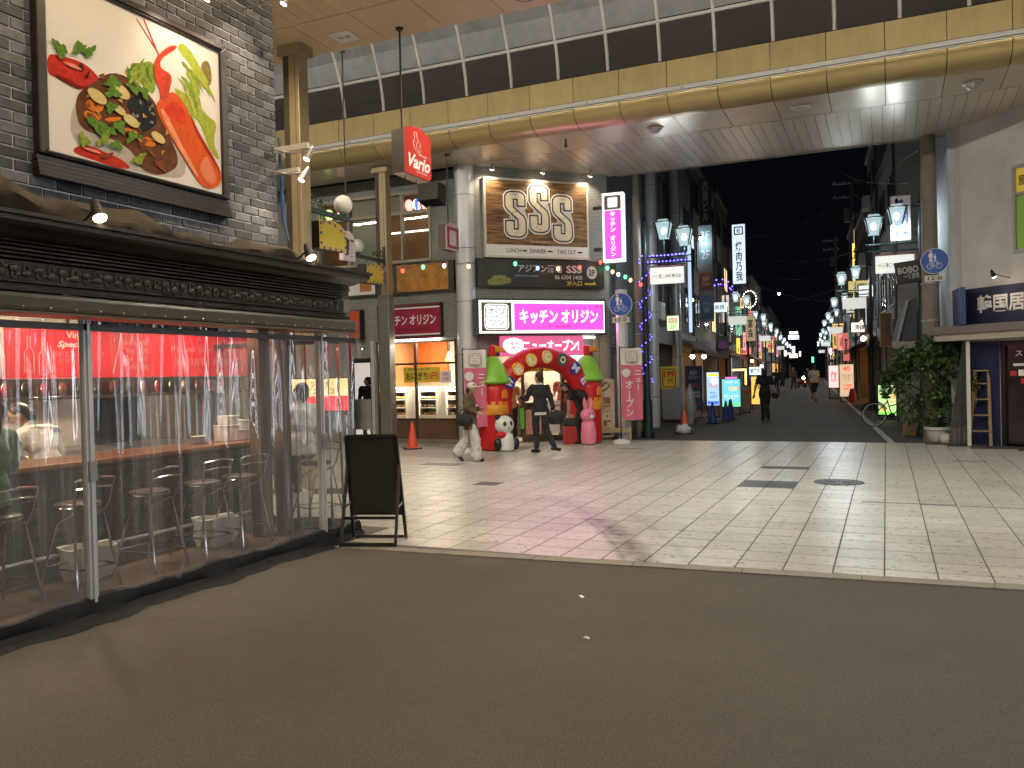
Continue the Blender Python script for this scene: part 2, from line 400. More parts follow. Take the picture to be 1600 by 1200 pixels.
# slot drains and dark strips set in the tiles
for (xa, ya, xb) in ((.34, 10.84, .72), (-5.3, 17.2, -4.75), (1.0, 15.9, 1.5), (-.3, 10.86, .34), (.75, 10.8, 1.6)):
    q = MB(); q.box(xa, xb, ya, ya+.07, .004, .0125); q.build('drain_strip', MT['darktile'] if xa in (.34, -5.3, 1.0) else MT['edging'], pavement)
mh = thing('manhole_cover', 'round dark iron manhole cover set in the pale tiles', 'manhole cover', (-.64, 12.65, .011))
q = MB(); q.lathe([(.335, 0), (.335, .006), (.30, .006), (.30, .003)], 36); q.build('rim', mat('iron_rim', (.07, .07, .07), .6, .3), mh)
q = MB(); q.lathe([(.296, 0), (.296, .005)], 32)
q.build('lid', mat('iron_lid', (.15, .15, .155), .5, .3, var=.3, scale=30, bump=.8, bscale=70), mh)
for k in range(8):
    q = MB(); a = k*PI/4; q.box(.08, .26, -.02, .02, .005, .009, Matrix.Rotation(a, 4, 'Z')); q.build('raised_bar', MT['darktile'], mh)
# street markings beyond the crossing
SD = Vector((-.0785, .997, 0)).normalized(); SN = Vector((.997, .0785, 0)).normalized(); SRZ = math.atan2(-SD.x, SD.y)
lane = MB()
def P2(o, s, t): p = Vector(o)+SD*s+SN*t; return (p.x, p.y)
lane.slab([P2((.02, 19.53, 0), 0, 0), P2((.02, 19.53, 0), 0, .13), P2((.02, 19.53, 0), 90, .13), P2((.02, 19.53, 0), 90, 0)], .001, .005)
lane.build('edge_line', mat('worn_road_paint', (.42, .42, .40), .8, var=.35, scale=14), kind='structure')
for (x, y, s) in ((-2.08, 5.75, .03), (-1.73, 4.86, .022)):
    q = MB(); q.prism([(-s, 0), (s, 0), (s*.8, s*.25), (-s*.5, s*.35)], -s*.4, s*.4)
    q.build('paper_scrap', MT['white'], loc=(x, y, .001), rz=random.uniform(0, 3), label='small white paper scrap lying on the dark asphalt', cat='litter', group='paper scraps on the asphalt')

# ================================================================ arcade: far beam
ZS = 6.6; YF = 15.6; PW = .941; PX0 = .07
beam = thing('arcade_beam', 'gold panelled arcade beam with rounded lower edge spanning the street mouth', 'beam', (0, YF, 0))
def L(o, y): return y-YF
q = MB(); q.box(-24, 8, .06, 1.6, 6.9, 7.4); q.box(-24, 8, .55, 2.1, 6.64, 6.9); q.build('core', MT['seam'], beam)
pm = MB(); pm.box(.006, PW-.006, 0, .05, 7.03, 7.52); pm = pm.mesh(); pm.materials.append(MT['gold'])
rm = MB(); A = 8; vs_ = []; fs_ = []
for k in range(A+1):
    a = PI/2*k/A; yy, zz = .48*(1-math.cos(a)), 6.90-.30*math.sin(a)
    vs_ += [(.006, yy, zz), (PW-.006, yy, zz)]
for k in range(A): fs_.append((2*k, 2*k+2, 2*k+3, 2*k+1))
rm.add(vs_, [f[::-1] for f in fs_]); rm = rm.mesh(True); rm.materials.append(MT['goldroll'])
sm = MB(); sm.box(.006, PW-.006, .49, 1.73, 0, .03); sm = sm.mesh(); sm.materials.append(MT['soffit'])
for k in range(-24, 8):
    x = PX0+k*PW
    for nm, me, z in (('fascia_panel', pm, 0), ('rounded_panel', rm, 0), ('soffit_panel', sm, ZS)):
        o = obj(nm, me, None, beam); o.location = (x, random.uniform(-.002, .002), z)
q = MB()
for (ya, yb, za, zb) in ((-.02, .04, 6.985, 7.02), (-.045, .04, 6.935, 6.975), (-.02, .04, 6.902, 6.925)): q.box(-24, 8, ya, yb, za, zb)
q.build('light_rail', MT['whitemetal'], beam)
for k in range(-12, 4):
    q = MB(); q.box(-.035, .035, -.055, -.02, 6.925, 6.985); q.build('rail_clip', MT['alu'], beam, loc=(PX0+k*PW*2+.3, 0, 0))
q = MB(); q.box(-24, 8, -.015, .05, 6.9, 7.03); q.build('rail_backing', MT['seam'], beam)
# slatted soffit over the mouth of the street
x = -9.0; sl = .205
while x < 4.4:
    ye = 20.2
    xm = x+sl/2
    if xm < -6.1: ye = min(ye, 17.62+(xm+8.79)*.99)
    if xm > 1.4: ye = min(ye, 19.8-(xm-1.4)*.98)
    if ye > 17.45:
        q = MB(); q.box(x+.004, x+sl-.004, 1.75, ye-YF, ZS, ZS+.02); q.build('soffit_slat', MT['slat'], beam)
    x += sl
q = MB(); q.slab([(-9, 17.36-YF), (4.4, 17.36-YF), (4.4, 17.2-YF), (1.4, 20.18-YF), (-6.0, 20.18-YF), (-8.9, 17.7-YF)], ZS+.022, ZS+.3); q.build('deck', MT['seam'], beam)
q = MB(); q.box(-6.05, 1.45, 20.2-YF, 20.26-YF, ZS-.02, ZS+.32); q.build('edge_trim', mat('edge_trim', (.25, .22, .18), .5, .3), beam)
for (x, y) in ((-4.19, 16.6), (1.47, 16.7)):
    f = thing('ceiling_speaker', 'small white dome fixture under the gold beam', 'speaker', (x, y, ZS-.002), 0, 'dome fixtures under the gold beam')
    q = MB(); q.lathe([(.17, 0), (.17, -.02), (.15, -.03)], 24); q.build('ring', MT['whitemetal'], f, True)
    q = MB(); q.lathe([(.14, -.02), (.12, -.07), (.07, -.11), (.01, -.125)], 20); q.build('dome', MT['alu'], f, True)
f = thing('ceiling_notice', 'small white printed notice plate under the gold beam', 'notice', (-1.39, 16.65, ZS-.003))
q = MB(); q.box(-.18, .18, -.11, .11, -.012, 0); q.build('plate', MT['white'], f)
q = MB(); q.box(-.13, .13, .02, .035, -.014, -.0125); q.box(-.13, .05, -.03, -.015, -.014, -.0125); q.build('print', MT['black'], f)
q = MB(); q.cyl((0, 0, 0), (0, 0, -.12), .02); q.sph((0, 0, -.14), .035); q.build('sprinkler', MT['black'], None, True, loc=(-6.08, 16.5, ZS), label='small black sprinkler head under the gold beam', cat='sprinkler')
# ================================================================ vaulted roof over the arcade
vault = thing('arcade_roof', 'curved glazed arcade roof with white ribs above the gold beam', 'roof')
def arc(t):   # t 0 at the far springing, 1 at the near one
    a = PI*t; return (13.0+3.05*math.cos(a), 7.46+3.1*math.sin(a))
NB = 10; RP = 1.06; RX = -7.1
for k in range(-14, 10):
    x = RX+k*RP
    q = MB(); q.tube([(x, *arc(t/30)) for t in range(0, 31)], .035, 6); q.build('rib', MT['whitemetal'], vault, True)
panes = {}
for b_ in range(NB):
    q = MB(); (y0, z0), (y1, z1) = arc(b_/NB+.004), arc((b_+1)/NB-.004); ym, zm = arc((b_+.5)/NB)
    q.add([(.03, y0, z0+.02), (RP-.03, y0, z0+.02), (RP-.03, ym, zm+.02), (.03, ym, zm+.02), (RP-.03, y1, z1+.02), (.03, y1, z1+.02)], [(0, 3, 2, 1), (3, 5, 4, 2)])
    me = q.mesh(); me.materials.append(MT['mesh'] if b_ in (0, NB-1) else MT['roofpane']); panes[b_] = me
for k in range(-14, 10):
    for b_ in range(NB):
        if k < -9 and b_ > 5: continue
        o = obj('roof_pane', panes[b_], None, vault); o.location = (RX+k*RP, 0, 0)
for b_ in (0.0, .1, .2, .4, .6, .8, .9, 1.0):
    y, z = arc(b_); q = MB(); q.box(-22, 4, y-.025, y+.025, z-.03, z+.03); q.build('purlin', MT['whitemetal'], vault)
q = MB(); q.box(-24, 8, 15.66, 16.6, 7.52, 7.56); q.build('gutter', MT['seam'], vault)
# ================================================================ near ceiling over the street where we stand
ceil = thing('street_ceiling', 'tan metal panel ceiling over the near street with dark seams', 'ceiling')
q = MB(); q.slab([(-24, -8), (12, -8), (12, 10.38), (-24, 10.38)], 6.64, 6.9); q.build('deck', MT['seam'], ceil)
q = MB(); q.box(-24, 12, 10.36, 10.44, 6.62, 7.5); q.build('edge_fascia', MT['gold'], ceil)
cm = MB(); cm.box(.005, .945, 9.385, 10.4, 6.6, 6.63); cm = cm.mesh(); cm.materials.append(MT['ceil'])
for k in range(-10, 18):
    o = obj('ceiling_panel', cm, None, ceil); o.location = (-7.51+.95*k, 0, 0)
cs = MB(); cs.box(.003, .187, -8, 9.37, 6.602, 6.63); cs = cs.mesh(); cs.materials.append(MT['ceil'])
for k in range(-20, 90):
    o = obj('ceiling_slat', cs, None, ceil); o.location = (-5.9+.19*k, 0, 0)
vt = thing('ceiling_vent', 'square white ceiling vent beside the bronze pole', 'vent', (-7.05, 10.0, 6.598))
q = MB(); q.box(-.17, .17, -.17, .17, -.012, 0); q.build('plate', MT['white'], vt)
for s in (-.06, .06):
    q = MB(); q.lathe([(.045, -.013), (.045, -.016)], 14, (s, 0, 0)); q.build('opening', MT['alu'], vt)
DLm = glow('downlight_lens', NEUT, 18)
def downlight(x, y, p, col, z=6.6):
    f = thing('recessed_downlight', 'round recessed downlight in the tan metal ceiling', 'downlight', (x, y, z-.002), 0, 'downlights in the near ceiling')
    q = MB(); q.lathe([(.16, 0), (.16, -.02), (.12, -.022), (.115, -.005)], 20); q.build('trim_ring', MT['black'], f, True)
    q = MB(); q.lathe([(.11, -.004), (.11, -.008)], 16); q.build('lens', DLm, f)
    lamp('SPOT', (0, 0, -.03), p, col, .1, (0, 0, -1), 165, .5, 'downlight_lamp', f)
for x in (-13, -10.2, -4.21, -1.2, 1.8, 4.8):
    downlight(x, 10.0, 380 if x > -9 else 260, (1, .98, .90) if x > -2 else (1, .84, .60))
for x, y, p, c in ((-7.6, 8.0, 300, (1, .82, .56)), (-3.4, 5.6, 450, (1, .73, .42)), (1.5, 5.6, 170, (1, .93, .82)), (5, 5.6, 150, NEUT), (-3.4, 1.8, 500, (1, .72, .41)), (1.5, 1.8, 150, (1, .9, .78)), (-3.4, -2, 300, (1, .74, .46)), (1.5, -2, 140, (1, .9, .78))):  # first one is added out of view to brighten the bronze pole
    downlight(x, y, p, c)
# tubes on the inner edge of the near ceiling, twin of the rail on the gold beam
TUBE = glow('fluorescent_tube', (1, .93, .80), 170)
for k in range(-9, 6):
    f = thing('tube_light', 'white tube light on the inner edge of the near ceiling', 'tube light', (k*2.1, 10.5, 7.2), 0, 'tube lights along the near ceiling edge')
    q = MB(); q.box(-.62, .62, -.04, .0, -.05, .05); q.build('housing', MT['white'], f)
    q = MB(); q.cyl((-.6, .035, 0), (.6, .035, 0), .02, n=6); q.build('tube', TUBE, f)
# unseen shop across the near street, put in for its reflections in the curtain
op = thing('unseen_opposite_shop', 'unseen pale shop with lit windows across the near street', 'building', (6.2, -4, 0), PI/2)
q = MB(); q.box(0, 10.5, -.3, 0, 2.7, 6.6); q.box(0, 10.5, -.3, 0, 0, .35)
for x in (0, 1.7, 3.4, 5.1, 6.8, 8.5, 10.2): q.box(x, x+.3, -.3, 0, .35, 2.7)
q.build('wall', mat('opposite_wall', (.4, .38, .34), .7, var=.1), op)
for k in range(6):  # windows narrowed and brightened to give sharp streaks in the curtain
    x = .3+1.7*k; q = MB(); q.box(x+.45, x+.95, -.2, -.18, .4, 2.65); pn_ = q.build('streak_window', glow('streak_window_glow', (.82, .91, 1), 10) if k == 0 else bpy.data.materials['streak_window_glow'], op)
    for xx in (x+.39, x+.67, x+.95): q = MB(); q.box(xx, xx+.06, -.21, -.1, .35, 2.7); q.build('mullion', MT['black'], pn_)
def wallgrid(mb, x0, x1, z0, z1, holes, y0, y1):
    xs = sorted({x0, x1, *[h[0] for h in holes], *[h[1] for h in holes]}); zs = sorted({z0, z1, *[h[2] for h in holes], *[h[3] for h in holes]})
    for i in range(len(xs)-1):
        run = None
        for j in range(len(zs)-1):
            cx, cz = (xs[i]+xs[i+1])/2, (zs[j]+zs[j+1])/2
            if any(h[0] < cx < h[1] and h[2] < cz < h[3] for h in holes):
                if run is not None: mb.box(xs[i], xs[i+1], y0, y1, run, zs[j]); run = None
            elif run is None: run = zs[j]
        if run is not None: mb.box(xs[i], xs[i+1], y0, y1, run, zs[-1])
    return mb
# ================================================================ brick bistro on the corner (facade faces +x; local x = world y)
RZ90 = PI/2
BX = -5.7
bistro = thing('bistro_building', 'dark grey brick bistro on the corner with framed food picture and wooden cornice', 'building', (BX, 0, 0), RZ90)
mortar = mat('pale_mortar', (.52, .53, .56), .85, var=.15, scale=20, bump=.2)
q = MB(); q.box(-3, 6.84, .012, .3, 2.5, 6.6); q.box(6.6, 6.84, .3, 6, 2.5, 6.6); q.build('wall', mortar, bistro)
BRm = mat('grey_brick', (.082, .086, .098), .7, var=.42, scale=16, bump=.5, bscale=50, rand=.62)
PIC = (4.14, 6.08, 3.2, 4.82)
bl, bh, gp = .222, .0853, .011
shared = {}
def brick_mesh(w):
    k = round(w, 3)
    if k not in shared:
        q = MB(); b = .004; h = bh-gp
        q.add([(0, .012, 0), (w, .012, 0), (w, .012, h), (0, .012, h), (b, 0, b), (w-b, 0, b), (w-b, 0, h-b), (b, 0, h-b)],
              [(4, 5, 6, 7), (0, 1, 5, 4), (1, 2, 6, 5), (2, 3, 7, 6), (3, 0, 4, 7)])
        me = q.mesh(); me.materials.append(BRm); shared[k] = (me, q)
    return shared[k]
bricks = []
for r in range(0, 47):
    z = 2.62+r*bh; x = 1.0+(r % 2)*bl/2
    while x < 6.84:
        w_ = min(bl-gp, 6.838-x)
        if w_ > .03 and not (x+w_ < 6.05 and x > 4.18 and z > 3.25 and z < 4.72):
            d = Vector((BX, x, 0)); dep = d.dot(F0); lat = d.dot(R0); py = 585-1294*(z-1.65)/max(dep, .5); px = 800+1294*lat/max(dep, .5)
            bricks.append((0 if (px > -30 and py > -10 and px < 440 and z > 2.85) else 1, dep, x, z, w_))
        x += bl
bricks.sort(); rb = MB()
for i, (v, dep, x, z, w_) in enumerate(bricks):
    me, src = brick_mesh(w_)
    if i < 295 and v == 0:
        o = obj('brick', me, None, bistro); o.location = (x, random.uniform(-.003, .002), z)
    else: rb.add(src.v, src.f, Matrix.Translation((x, random.uniform(-.002, .002), z)))
rb.build('other_bricks', BRm, bistro, kind='stuff')
# ---- framed food picture
WOOD = mat('dark_stained_wood', (.020, .012, .008), .34, var=.35, scale=9, bump=.15, stretch=(1, .25, 4))
pf = thing('framed_picture', 'large dark framed food photograph of red lobster claw and salad on brick wall', 'picture', (BX, 0, 0), RZ90)
a0, a1, b0, b1 = PIC
fr = MB(); fr.prism([(a0, b0+.17), (a0+.085, b0+.2), (a0+.085, b1-.085), (a0, b1)], -.075, 0); fr.prism([(a1, b0+.17), (a1-.085, b0+.2), (a1-.085, b1-.085), (a1, b1)], -.075, 0)
fr.prism([(a0, b1), (a1, b1), (a1-.085, b1-.085), (a0+.085, b1-.085)], -.075, 0); fr.box(a0, a1, -.078, 0, b0+.165, b0+.2)
fr.build('frame', WOOD, pf, bevel=.012)
fr = MB(); fr.box(a0+.06, a1-.06, -.09, -.076, b1-.06, b1-.045); fr.build('inner_bead', WOOD, pf); fr = MB(); fr.box(a0+.05, a1-.05, -.088, -.076, b0+.183, b0+.195); fr.build('inner_bead', WOOD, pf)
lg = MB()
for k in range(5): lg.box(a0-.01, a1+.01, -.085+.008*k, -.002, b0+.001+.032*k, b0+.029+.032*k)
lg.build('ribbed_ledge', WOOD, pf)
q = MB(); q.box(4.2, 6.02, -.05, -.045, 3.385, 4.75); pr = q.build('print', mat('white_print', (.58, .56, .53), .7, var=.06, scale=1.5, spec=.2), pf)
SHP = {
'claw': [(5.247, 4.035), (5.276, 4.08), (5.362, 4.142), (5.421, 4.204), (5.516, 4.172), (5.591, 4.088), (5.687, 3.962), (5.786, 3.848), (5.908, 3.72), (5.986, 3.61), (5.983, 3.514), (5.898, 3.45), (5.791, 3.421), (5.69, 3.47), (5.593, 3.572), (5.479, 3.697), (5.387, 3.794), (5.315, 3.879), (5.254, 3.964)],
'neck': [(5.237, 4.264), (5.222, 4.332), (5.243, 4.411), (5.3, 4.489), (5.396, 4.581), (5.484, 4.623), (5.492, 4.6), (5.394, 4.521), (5.317, 4.451), (5.287, 4.382), (5.332, 4.353), (5.407, 4.348), (5.424, 4.294), (5.393, 4.21), (5.38, 4.132), (5.285, 4.075), (5.297, 4.152), (5.254, 4.211)],
'aspic': [(4.464, 3.875), (4.58, 3.989), (4.815, 4.192), (5.074, 4.155), (5.248, 4.05), (5.351, 3.844), (5.514, 3.585), (5.3, 3.435), (5.119, 3.426), (5.033, 3.478), (4.985, 3.58), (4.756, 3.635), (4.553, 3.624), (4.473, 3.681)],
'car1': [(4.561, 3.864), (4.624, 3.909), (4.724, 3.885), (4.707, 3.825), (4.635, 3.792), (4.552, 3.822)],
'car2': [(4.536, 3.791), (4.635, 3.792), (4.713, 3.773), (4.617, 3.72), (4.542, 3.726)],
'car3': [(4.713, 3.773), (4.893, 3.836), (4.875, 3.796), (4.744, 3.754)],
'car4': [(4.907, 3.756), (5.06, 3.754), (5.04, 3.692), (4.922, 3.712)],
'car5': [(5.066, 3.685), (5.148, 3.748), (5.236, 3.698), (5.216, 3.664), (5.091, 3.648)],
'cav': [(4.93, 3.944), (5.001, 4.034), (5.106, 4.08), (5.194, 4.048), (5.228, 3.986), (5.26, 3.878), (5.167, 3.796), (5.095, 3.749), (5.062, 3.811), (4.995, 3.864)],
'let1': [(5.422, 4.249), (5.557, 4.23), (5.696, 4.21), (5.837, 4.095), (5.964, 4.066), (5.892, 3.874), (5.974, 3.751), (5.951, 3.714), (5.826, 3.811), (5.75, 4.009), (5.632, 4.1), (5.534, 4.132)],
'let2': [(5.493, 4.615), (5.553, 4.674), (5.651, 4.64), (5.749, 4.535), (5.87, 4.418), (5.826, 4.373), (5.704, 4.428), (5.607, 4.533), (5.53, 4.568)],
'let3': [(4.985, 4.303), (5.08, 4.328), (5.224, 4.405), (5.256, 4.285), (5.232, 4.103), (5.143, 4.134), (5.074, 4.17), (5.007, 4.219)],
'let4': [(4.906, 4.215), (5.009, 4.262), (5.075, 4.199), (5.005, 4.148)],
'oli': [(5.771, 4.573), (5.878, 4.624), (5.914, 4.447), (5.846, 4.348), (5.764, 4.385)],
'tom1': [(4.24, 4.125), (4.336, 4.145), (4.496, 4.16), (4.601, 4.142), (4.692, 4.078), (4.627, 4.004), (4.518, 3.931), (4.401, 3.947), (4.302, 3.967), (4.236, 3.972)],
'tom2': [(4.413, 3.432), (4.474, 3.498), (4.596, 3.528), (4.72, 3.504), (4.881, 3.486), (4.98, 3.424), (4.845, 3.402), (4.623, 3.414)],
'f1': [(5.132, 4.717), (5.146, 4.722), (5.294, 4.472), (5.281, 4.465)], 'f2': [(5.058, 4.696), (5.067, 4.7), (5.268, 4.507), (5.258, 4.501)]}
def smooth_poly(p, n=2):
    for _ in range(n):
        o = []
        for i in range(len(p)):
            a, b = p[i], p[(i+1) % len(p)]
            o += [(a[0]*.75+b[0]*.25, a[1]*.75+b[1]*.25), (a[0]*.25+b[0]*.75, a[1]*.25+b[1]*.75)]
        p = o
    return p
def pmat(nm, c, v=.25, s=12, st=None): return mat('print_'+nm, tuple(x*.8 for x in c), .85, var=v, scale=s, stretch=st, spec=.15)
RED = pmat('tomato', (.50, .035, .02), .35, 22); ORG = pmat('carrot', (.72, .20, .02), .15); GRN = pmat('herb', (.10, .22, .03), .45, 40)
YGR = pmat('lettuce', (.34, .40, .05), .35, 18, (1, 3, 1)); YG2 = pmat('curly_lettuce', (.20, .28, .04), .6, 30)
LAY = [('soft_shadow', [(4.44, 3.9), (4.9, 4.0), (5.4, 3.9), (5.62, 3.5), (5.3, 3.41), (4.4, 3.42)], pmat('shadow', (.46, .42, .38), .1)),
       ('tomato', SHP['tom1'], RED), ('tomato', SHP['tom2'], RED), ('lettuce', SHP['let3'], YG2), ('lettuce', SHP['let4'], YGR), ('lettuce', SHP['oli'], pmat('frisee', (.22, .17, .05), .5, 30)),
       ('lettuce', SHP['let2'], YGR), ('lettuce', SHP['let1'], YGR), ('aspic_block', SHP['aspic'], pmat('aspic', (.115, .045, .02), .6, 14)),
       ('carrot', SHP['car1'], ORG), ('carrot', SHP['car2'], ORG), ('carrot', SHP['car3'], ORG), ('carrot', SHP['car4'], ORG), ('carrot', SHP['car5'], ORG),
       ('caviar', SHP['cav'], pmat('caviar', (.014, .016, .02), .7, 60)), ('feeler', SHP['f1'], RED), ('feeler', SHP['f2'], RED), ('claw', SHP['claw'], pmat('claw', (.66, .10, .025), .22, 7, (1, 2, 1))), ('claw_joint', SHP['neck'], pmat('joint', (.60, .06, .03), .35, 16))]
yy = -.0508
for nm, p, ma in LAY:
    q = MB(); q.prism(smooth_poly(p) if not nm.startswith('feeler') else p, yy, yy+.0001); q.build('printed_'+nm, ma, pr); yy -= .00016
def ribbon(x, z, ang, ln, wd, ma, nm):
    global yy
    pts = []; n = 9
    for side in (1, -1):
        for i in (range(n) if side > 0 else range(n-1, -1, -1)):
            t = i/(n-1); w_ = wd*math.sin(PI*min(1, t*.9+.06))*(1+.35*math.sin(i*2.3+x*30)); u = (t-.5)*ln; c = .12*ln*math.sin(t*3)
            pts.append((x+u*math.cos(ang)-(c+side*w_)*math.sin(ang), z+u*math.sin(ang)+(c+side*w_)*math.cos(ang)))
    q = MB(); q.prism(pts, yy, yy+.0001); q.build(nm, ma, pr); yy -= .00016
def ell(cx, cz, rx, rz_, rot, n=18, wob=0):
    o = []
    for i in range(n):
        t = 2*PI*i/n; k = 1+wob*math.sin(3*t+cx*40)+wob*.6*math.sin(7*t+cz*50); x, z = rx*k*math.cos(t), rz_*k*math.sin(t)
        o.append((cx+x*math.cos(rot)-z*math.sin(rot), cz+x*math.sin(rot)+z*math.cos(rot)))
    return o
RL = random.Random(4)
for k in range(16): ribbon(RL.uniform(5.56, 5.84), RL.uniform(3.98, 4.42), RL.uniform(-1.25, -.6), RL.uniform(.18, .34), RL.uniform(.012, .03), (YGR, YG2, pmat('lime%d' % k, (.42, .46, .10), .3, 20))[k % 3], 'printed_lettuce_frill')
for k in range(10): ribbon(RL.uniform(5.0, 5.2), RL.uniform(4.14, 4.34), RL.uniform(.6, 2.2), RL.uniform(.1, .2), RL.uniform(.008, .02), (GRN, YG2, YGR)[k % 3], 'printed_lettuce_frill')
q = MB(); q.prism(smooth_poly(SHP['claw']), yy, yy+.0001); q.build('printed_claw', bpy.data.materials['print_claw'], pr); yy -= .00016
q = MB(); q.prism(smooth_poly(SHP['neck']), yy, yy+.0001); q.build('printed_claw_joint', bpy.data.materials['print_joint'], pr); yy -= .00016
q = MB(); q.prism(smooth_poly([(5.30, 4.0), (5.40, 4.1), (5.50, 4.13), (5.58, 4.03), (5.55, 3.93), (5.44, 3.95)]), yy, yy+.0001); q.build('printed_claw_shade', pmat('claw_shade', (.62, .05, .02), .3, 12), pr); yy -= .00016
q = MB(); q.prism(smooth_poly([(5.70, 3.60), (5.80, 3.74), (5.86, 3.66), (5.93, 3.52), (5.86, 3.47), (5.78, 3.49)]), yy, yy+.0001); q.build('printed_claw_tip', pmat('claw_tip', (.72, .22, .10), .15, 9), pr); yy -= .00016
for k in range(7): q = MB(); q.prism(ell(RL.uniform(4.98, 5.22), RL.uniform(3.84, 4.02), .02, .012, RL.uniform(0, 3), 10, .2), yy, yy+.0001); q.build('printed_caviar_glint', pmat('glint%d' % k, (.22, .20, .22), .3), pr); yy -= .00016
for k in range(9): x_, z_ = RL.uniform(4.56, 5.35), RL.uniform(3.48, 3.75); q = MB(); q.prism(ell(x_, z_, RL.uniform(.03, .07), RL.uniform(.015, .03), RL.uniform(-.6, .6), 12, .15), yy, yy+.0001); q.build('printed_aspic_gleam', pmat('gleam%d' % k, (.24, .07, .03), .4, 20), pr); yy -= .00016
for nm, pl_, c in (('claw_highlight', [(5.27, 4.0), (5.32, 4.02), (5.42, 3.88), (5.52, 3.74), (5.62, 3.62), (5.70, 3.52), (5.67, 3.50), (5.58, 3.60), (5.47, 3.72), (5.36, 3.85)], (.80, .30, .16)), ('claw_edge', [(5.60, 4.07), (5.70, 3.94), (5.80, 3.82), (5.92, 3.70), (5.985, 3.60), (5.96, 3.60), (5.88, 3.70), (5.77, 3.81), (5.66, 3.94)], (.42, .03, .012)), ('tomato_gleam', [(4.34, 4.10), (4.45, 4.12), (4.55, 4.09), (4.44, 4.08)], (.75, .25, .18)), ('tomato_gleam', [(4.5, 3.49), (4.6, 3.505), (4.7, 3.48), (4.58, 3.475)], (.75, .25, .18)), ('tomato_shade', [(4.26, 4.0), (4.42, 3.98), (4.52, 3.96), (4.6, 4.0), (4.5, 3.935), (4.38, 3.95)], (.22, .012, .01))):
    q = MB(); q.prism(smooth_poly(pl_), yy, yy+.0001); q.build('printed_'+nm, pmat(nm+str(len(bpy.data.materials)), c, .25, 18), pr); yy -= .00016
for k in range(34):
    x_, z_ = RL.uniform(4.5, 5.4), RL.uniform(3.48, 4.15)
    if abs((z_-3.82)+.55*(x_-4.95)) < .26: q = MB(); q.prism(ell(x_, z_, RL.uniform(.012, .035), RL.uniform(.008, .02), RL.uniform(0, 3), 9, .3), yy, yy+.0001); q.build('printed_speck', pmat('speck%d' % k, RL.choice([(.05, .02, .01), (.3, .1, .03), (.5, .3, .08), (.1, .18, .03), (.45, .12, .03)]), .4, 40), pr); yy -= .00016
LEEK = pmat('leek', (.62, .50, .22), .15)
for (x, z), r in zip([(4.652, 3.927), (4.867, 4.036), (4.973, 3.819), (5.247, 3.751), (4.861, 3.876)], (.09, .1, .08, .075, .06)):
    q = MB(); q.prism(ell(x, z, r, r*.55, -.25), yy, yy+.0001); q.build('printed_leek_disc', LEEK, pr); yy -= .00016
for (x, z) in [(4.338, 4.19), (4.589, 4.258), (4.499, 4.253), (4.803, 4.085), (4.78, 3.873), (4.617, 3.693), (4.726, 3.682), (4.857, 3.743), (4.521, 3.549), (4.819, 3.582), (4.972, 3.689), (5.035, 3.521), (5.003, 4.091), (5.107, 4.094), (4.80, 4.0), (4.70, 3.60)]:
    q = MB(); q.prism(ell(x, z, random.uniform(.05, .085), random.uniform(.03, .05), random.uniform(-1, 1), 24, .28), yy, yy+.0001); q.build('printed_herb_leaf', GRN if random.random() < .7 else YG2, pr); yy -= .00016
# ---- wooden cornice over the curtain
cor = thing('wooden_cornice', 'dark carved wooden cornice with mouldings above the clear plastic curtain', 'cornice', (BX, 0, 0), RZ90)
def band(nm, d0, d1, z0, z1, ma=WOOD, bev=.006, e=7.1):   # d = how far it stands out from the brick wall
    q = MB(); q.box(-3, e+(d1-.7), -d1, -d0, z0, z1); return q.build(nm, ma, cor, bevel=bev)
prof = [(0, 2.59), (.72, 2.59), (.76, 2.60), (.80, 2.625), (.86, 2.65), (.88, 2.67), (.88, 2.70), (.90, 2.705), (.90, 2.73), (0, 2.74)]
q = MB(); n = len(prof)
for e, x in ((0, -3), (1, 7.0)): q.v += [(x+e*(d-.7), -d, z) for d, z in prof]
q.f += [tuple(range(n)), tuple(range(2*n-1, n-1, -1))]+[(i, n+i, n+(i+1) % n, (i+1) % n)[::-1] for i in range(n)]; q.build('crown', WOOD, cor)
for k in range(5): band('fluted_moulding', 0, .69-.006*k+(.008 if k % 2 else 0), 2.572-.026*k, 2.588-.026*k, bev=.004)
band('frieze', 0, .645, 2.33, 2.46)
for k, (d, z0, z1) in enumerate(((.675, 2.315, 2.33), (.66, 2.292, 2.312), (.685, 2.262, 2.29))): band('lower_moulding', 0, d, z0, z1, bev=.004)
q = MB()
for s in (-1, 1):
    q.tube([(s*.012*math.cos(t)*(1+.9*t/4), 0, .02+.014*math.sin(t)*(1+.9*t/4)) for t in [k*.55 for k in range(10)]], .007, 5)
q.sph((0, 0, -.012), (.04, .014, .02), 8, 5); q.sph((.03, 0, .018), (.022, .01, .012), 6, 4)
cme = q.mesh(True); cme.materials.append(mat('carved_wood', (.045, .032, .02), .36, var=.3, scale=20))
for k in range(62):
    o = obj('carved_leaf', cme, None, cor); o.location = (1.6+.087*k, -.648, 2.393); o.scale = (random.uniform(.9, 1.3), .8, random.uniform(1.0, 1.5)*(1 if k % 2 else -1))
hm = mat('awning_housing', (.115, .098, .072), .36, .3, var=.15, scale=5)
hs = thing('awning_housing', 'brown metal awning housing under the carved cornice', 'awning', (BX, 0, 0), RZ90)
q = MB(); q.prism([(-3, 2.135), (7.2, 2.135), (7.2, 2.255), (-3, 2.255)], -.70, -.2); q.build('case', hm, hs, bevel=.03)
q = MB(); q.box(-3, 7.2, -.715, -.66, 2.118, 2.134); q.build('lip', mat('housing_lip', (.16, .14, .11), .3, .5), hs)
for k in range(26):
    q = MB(); q.sph((2.2+.19*k, -.705, 2.16), .008, 6, 4); q.build('rivet', MT['alu'], hs)
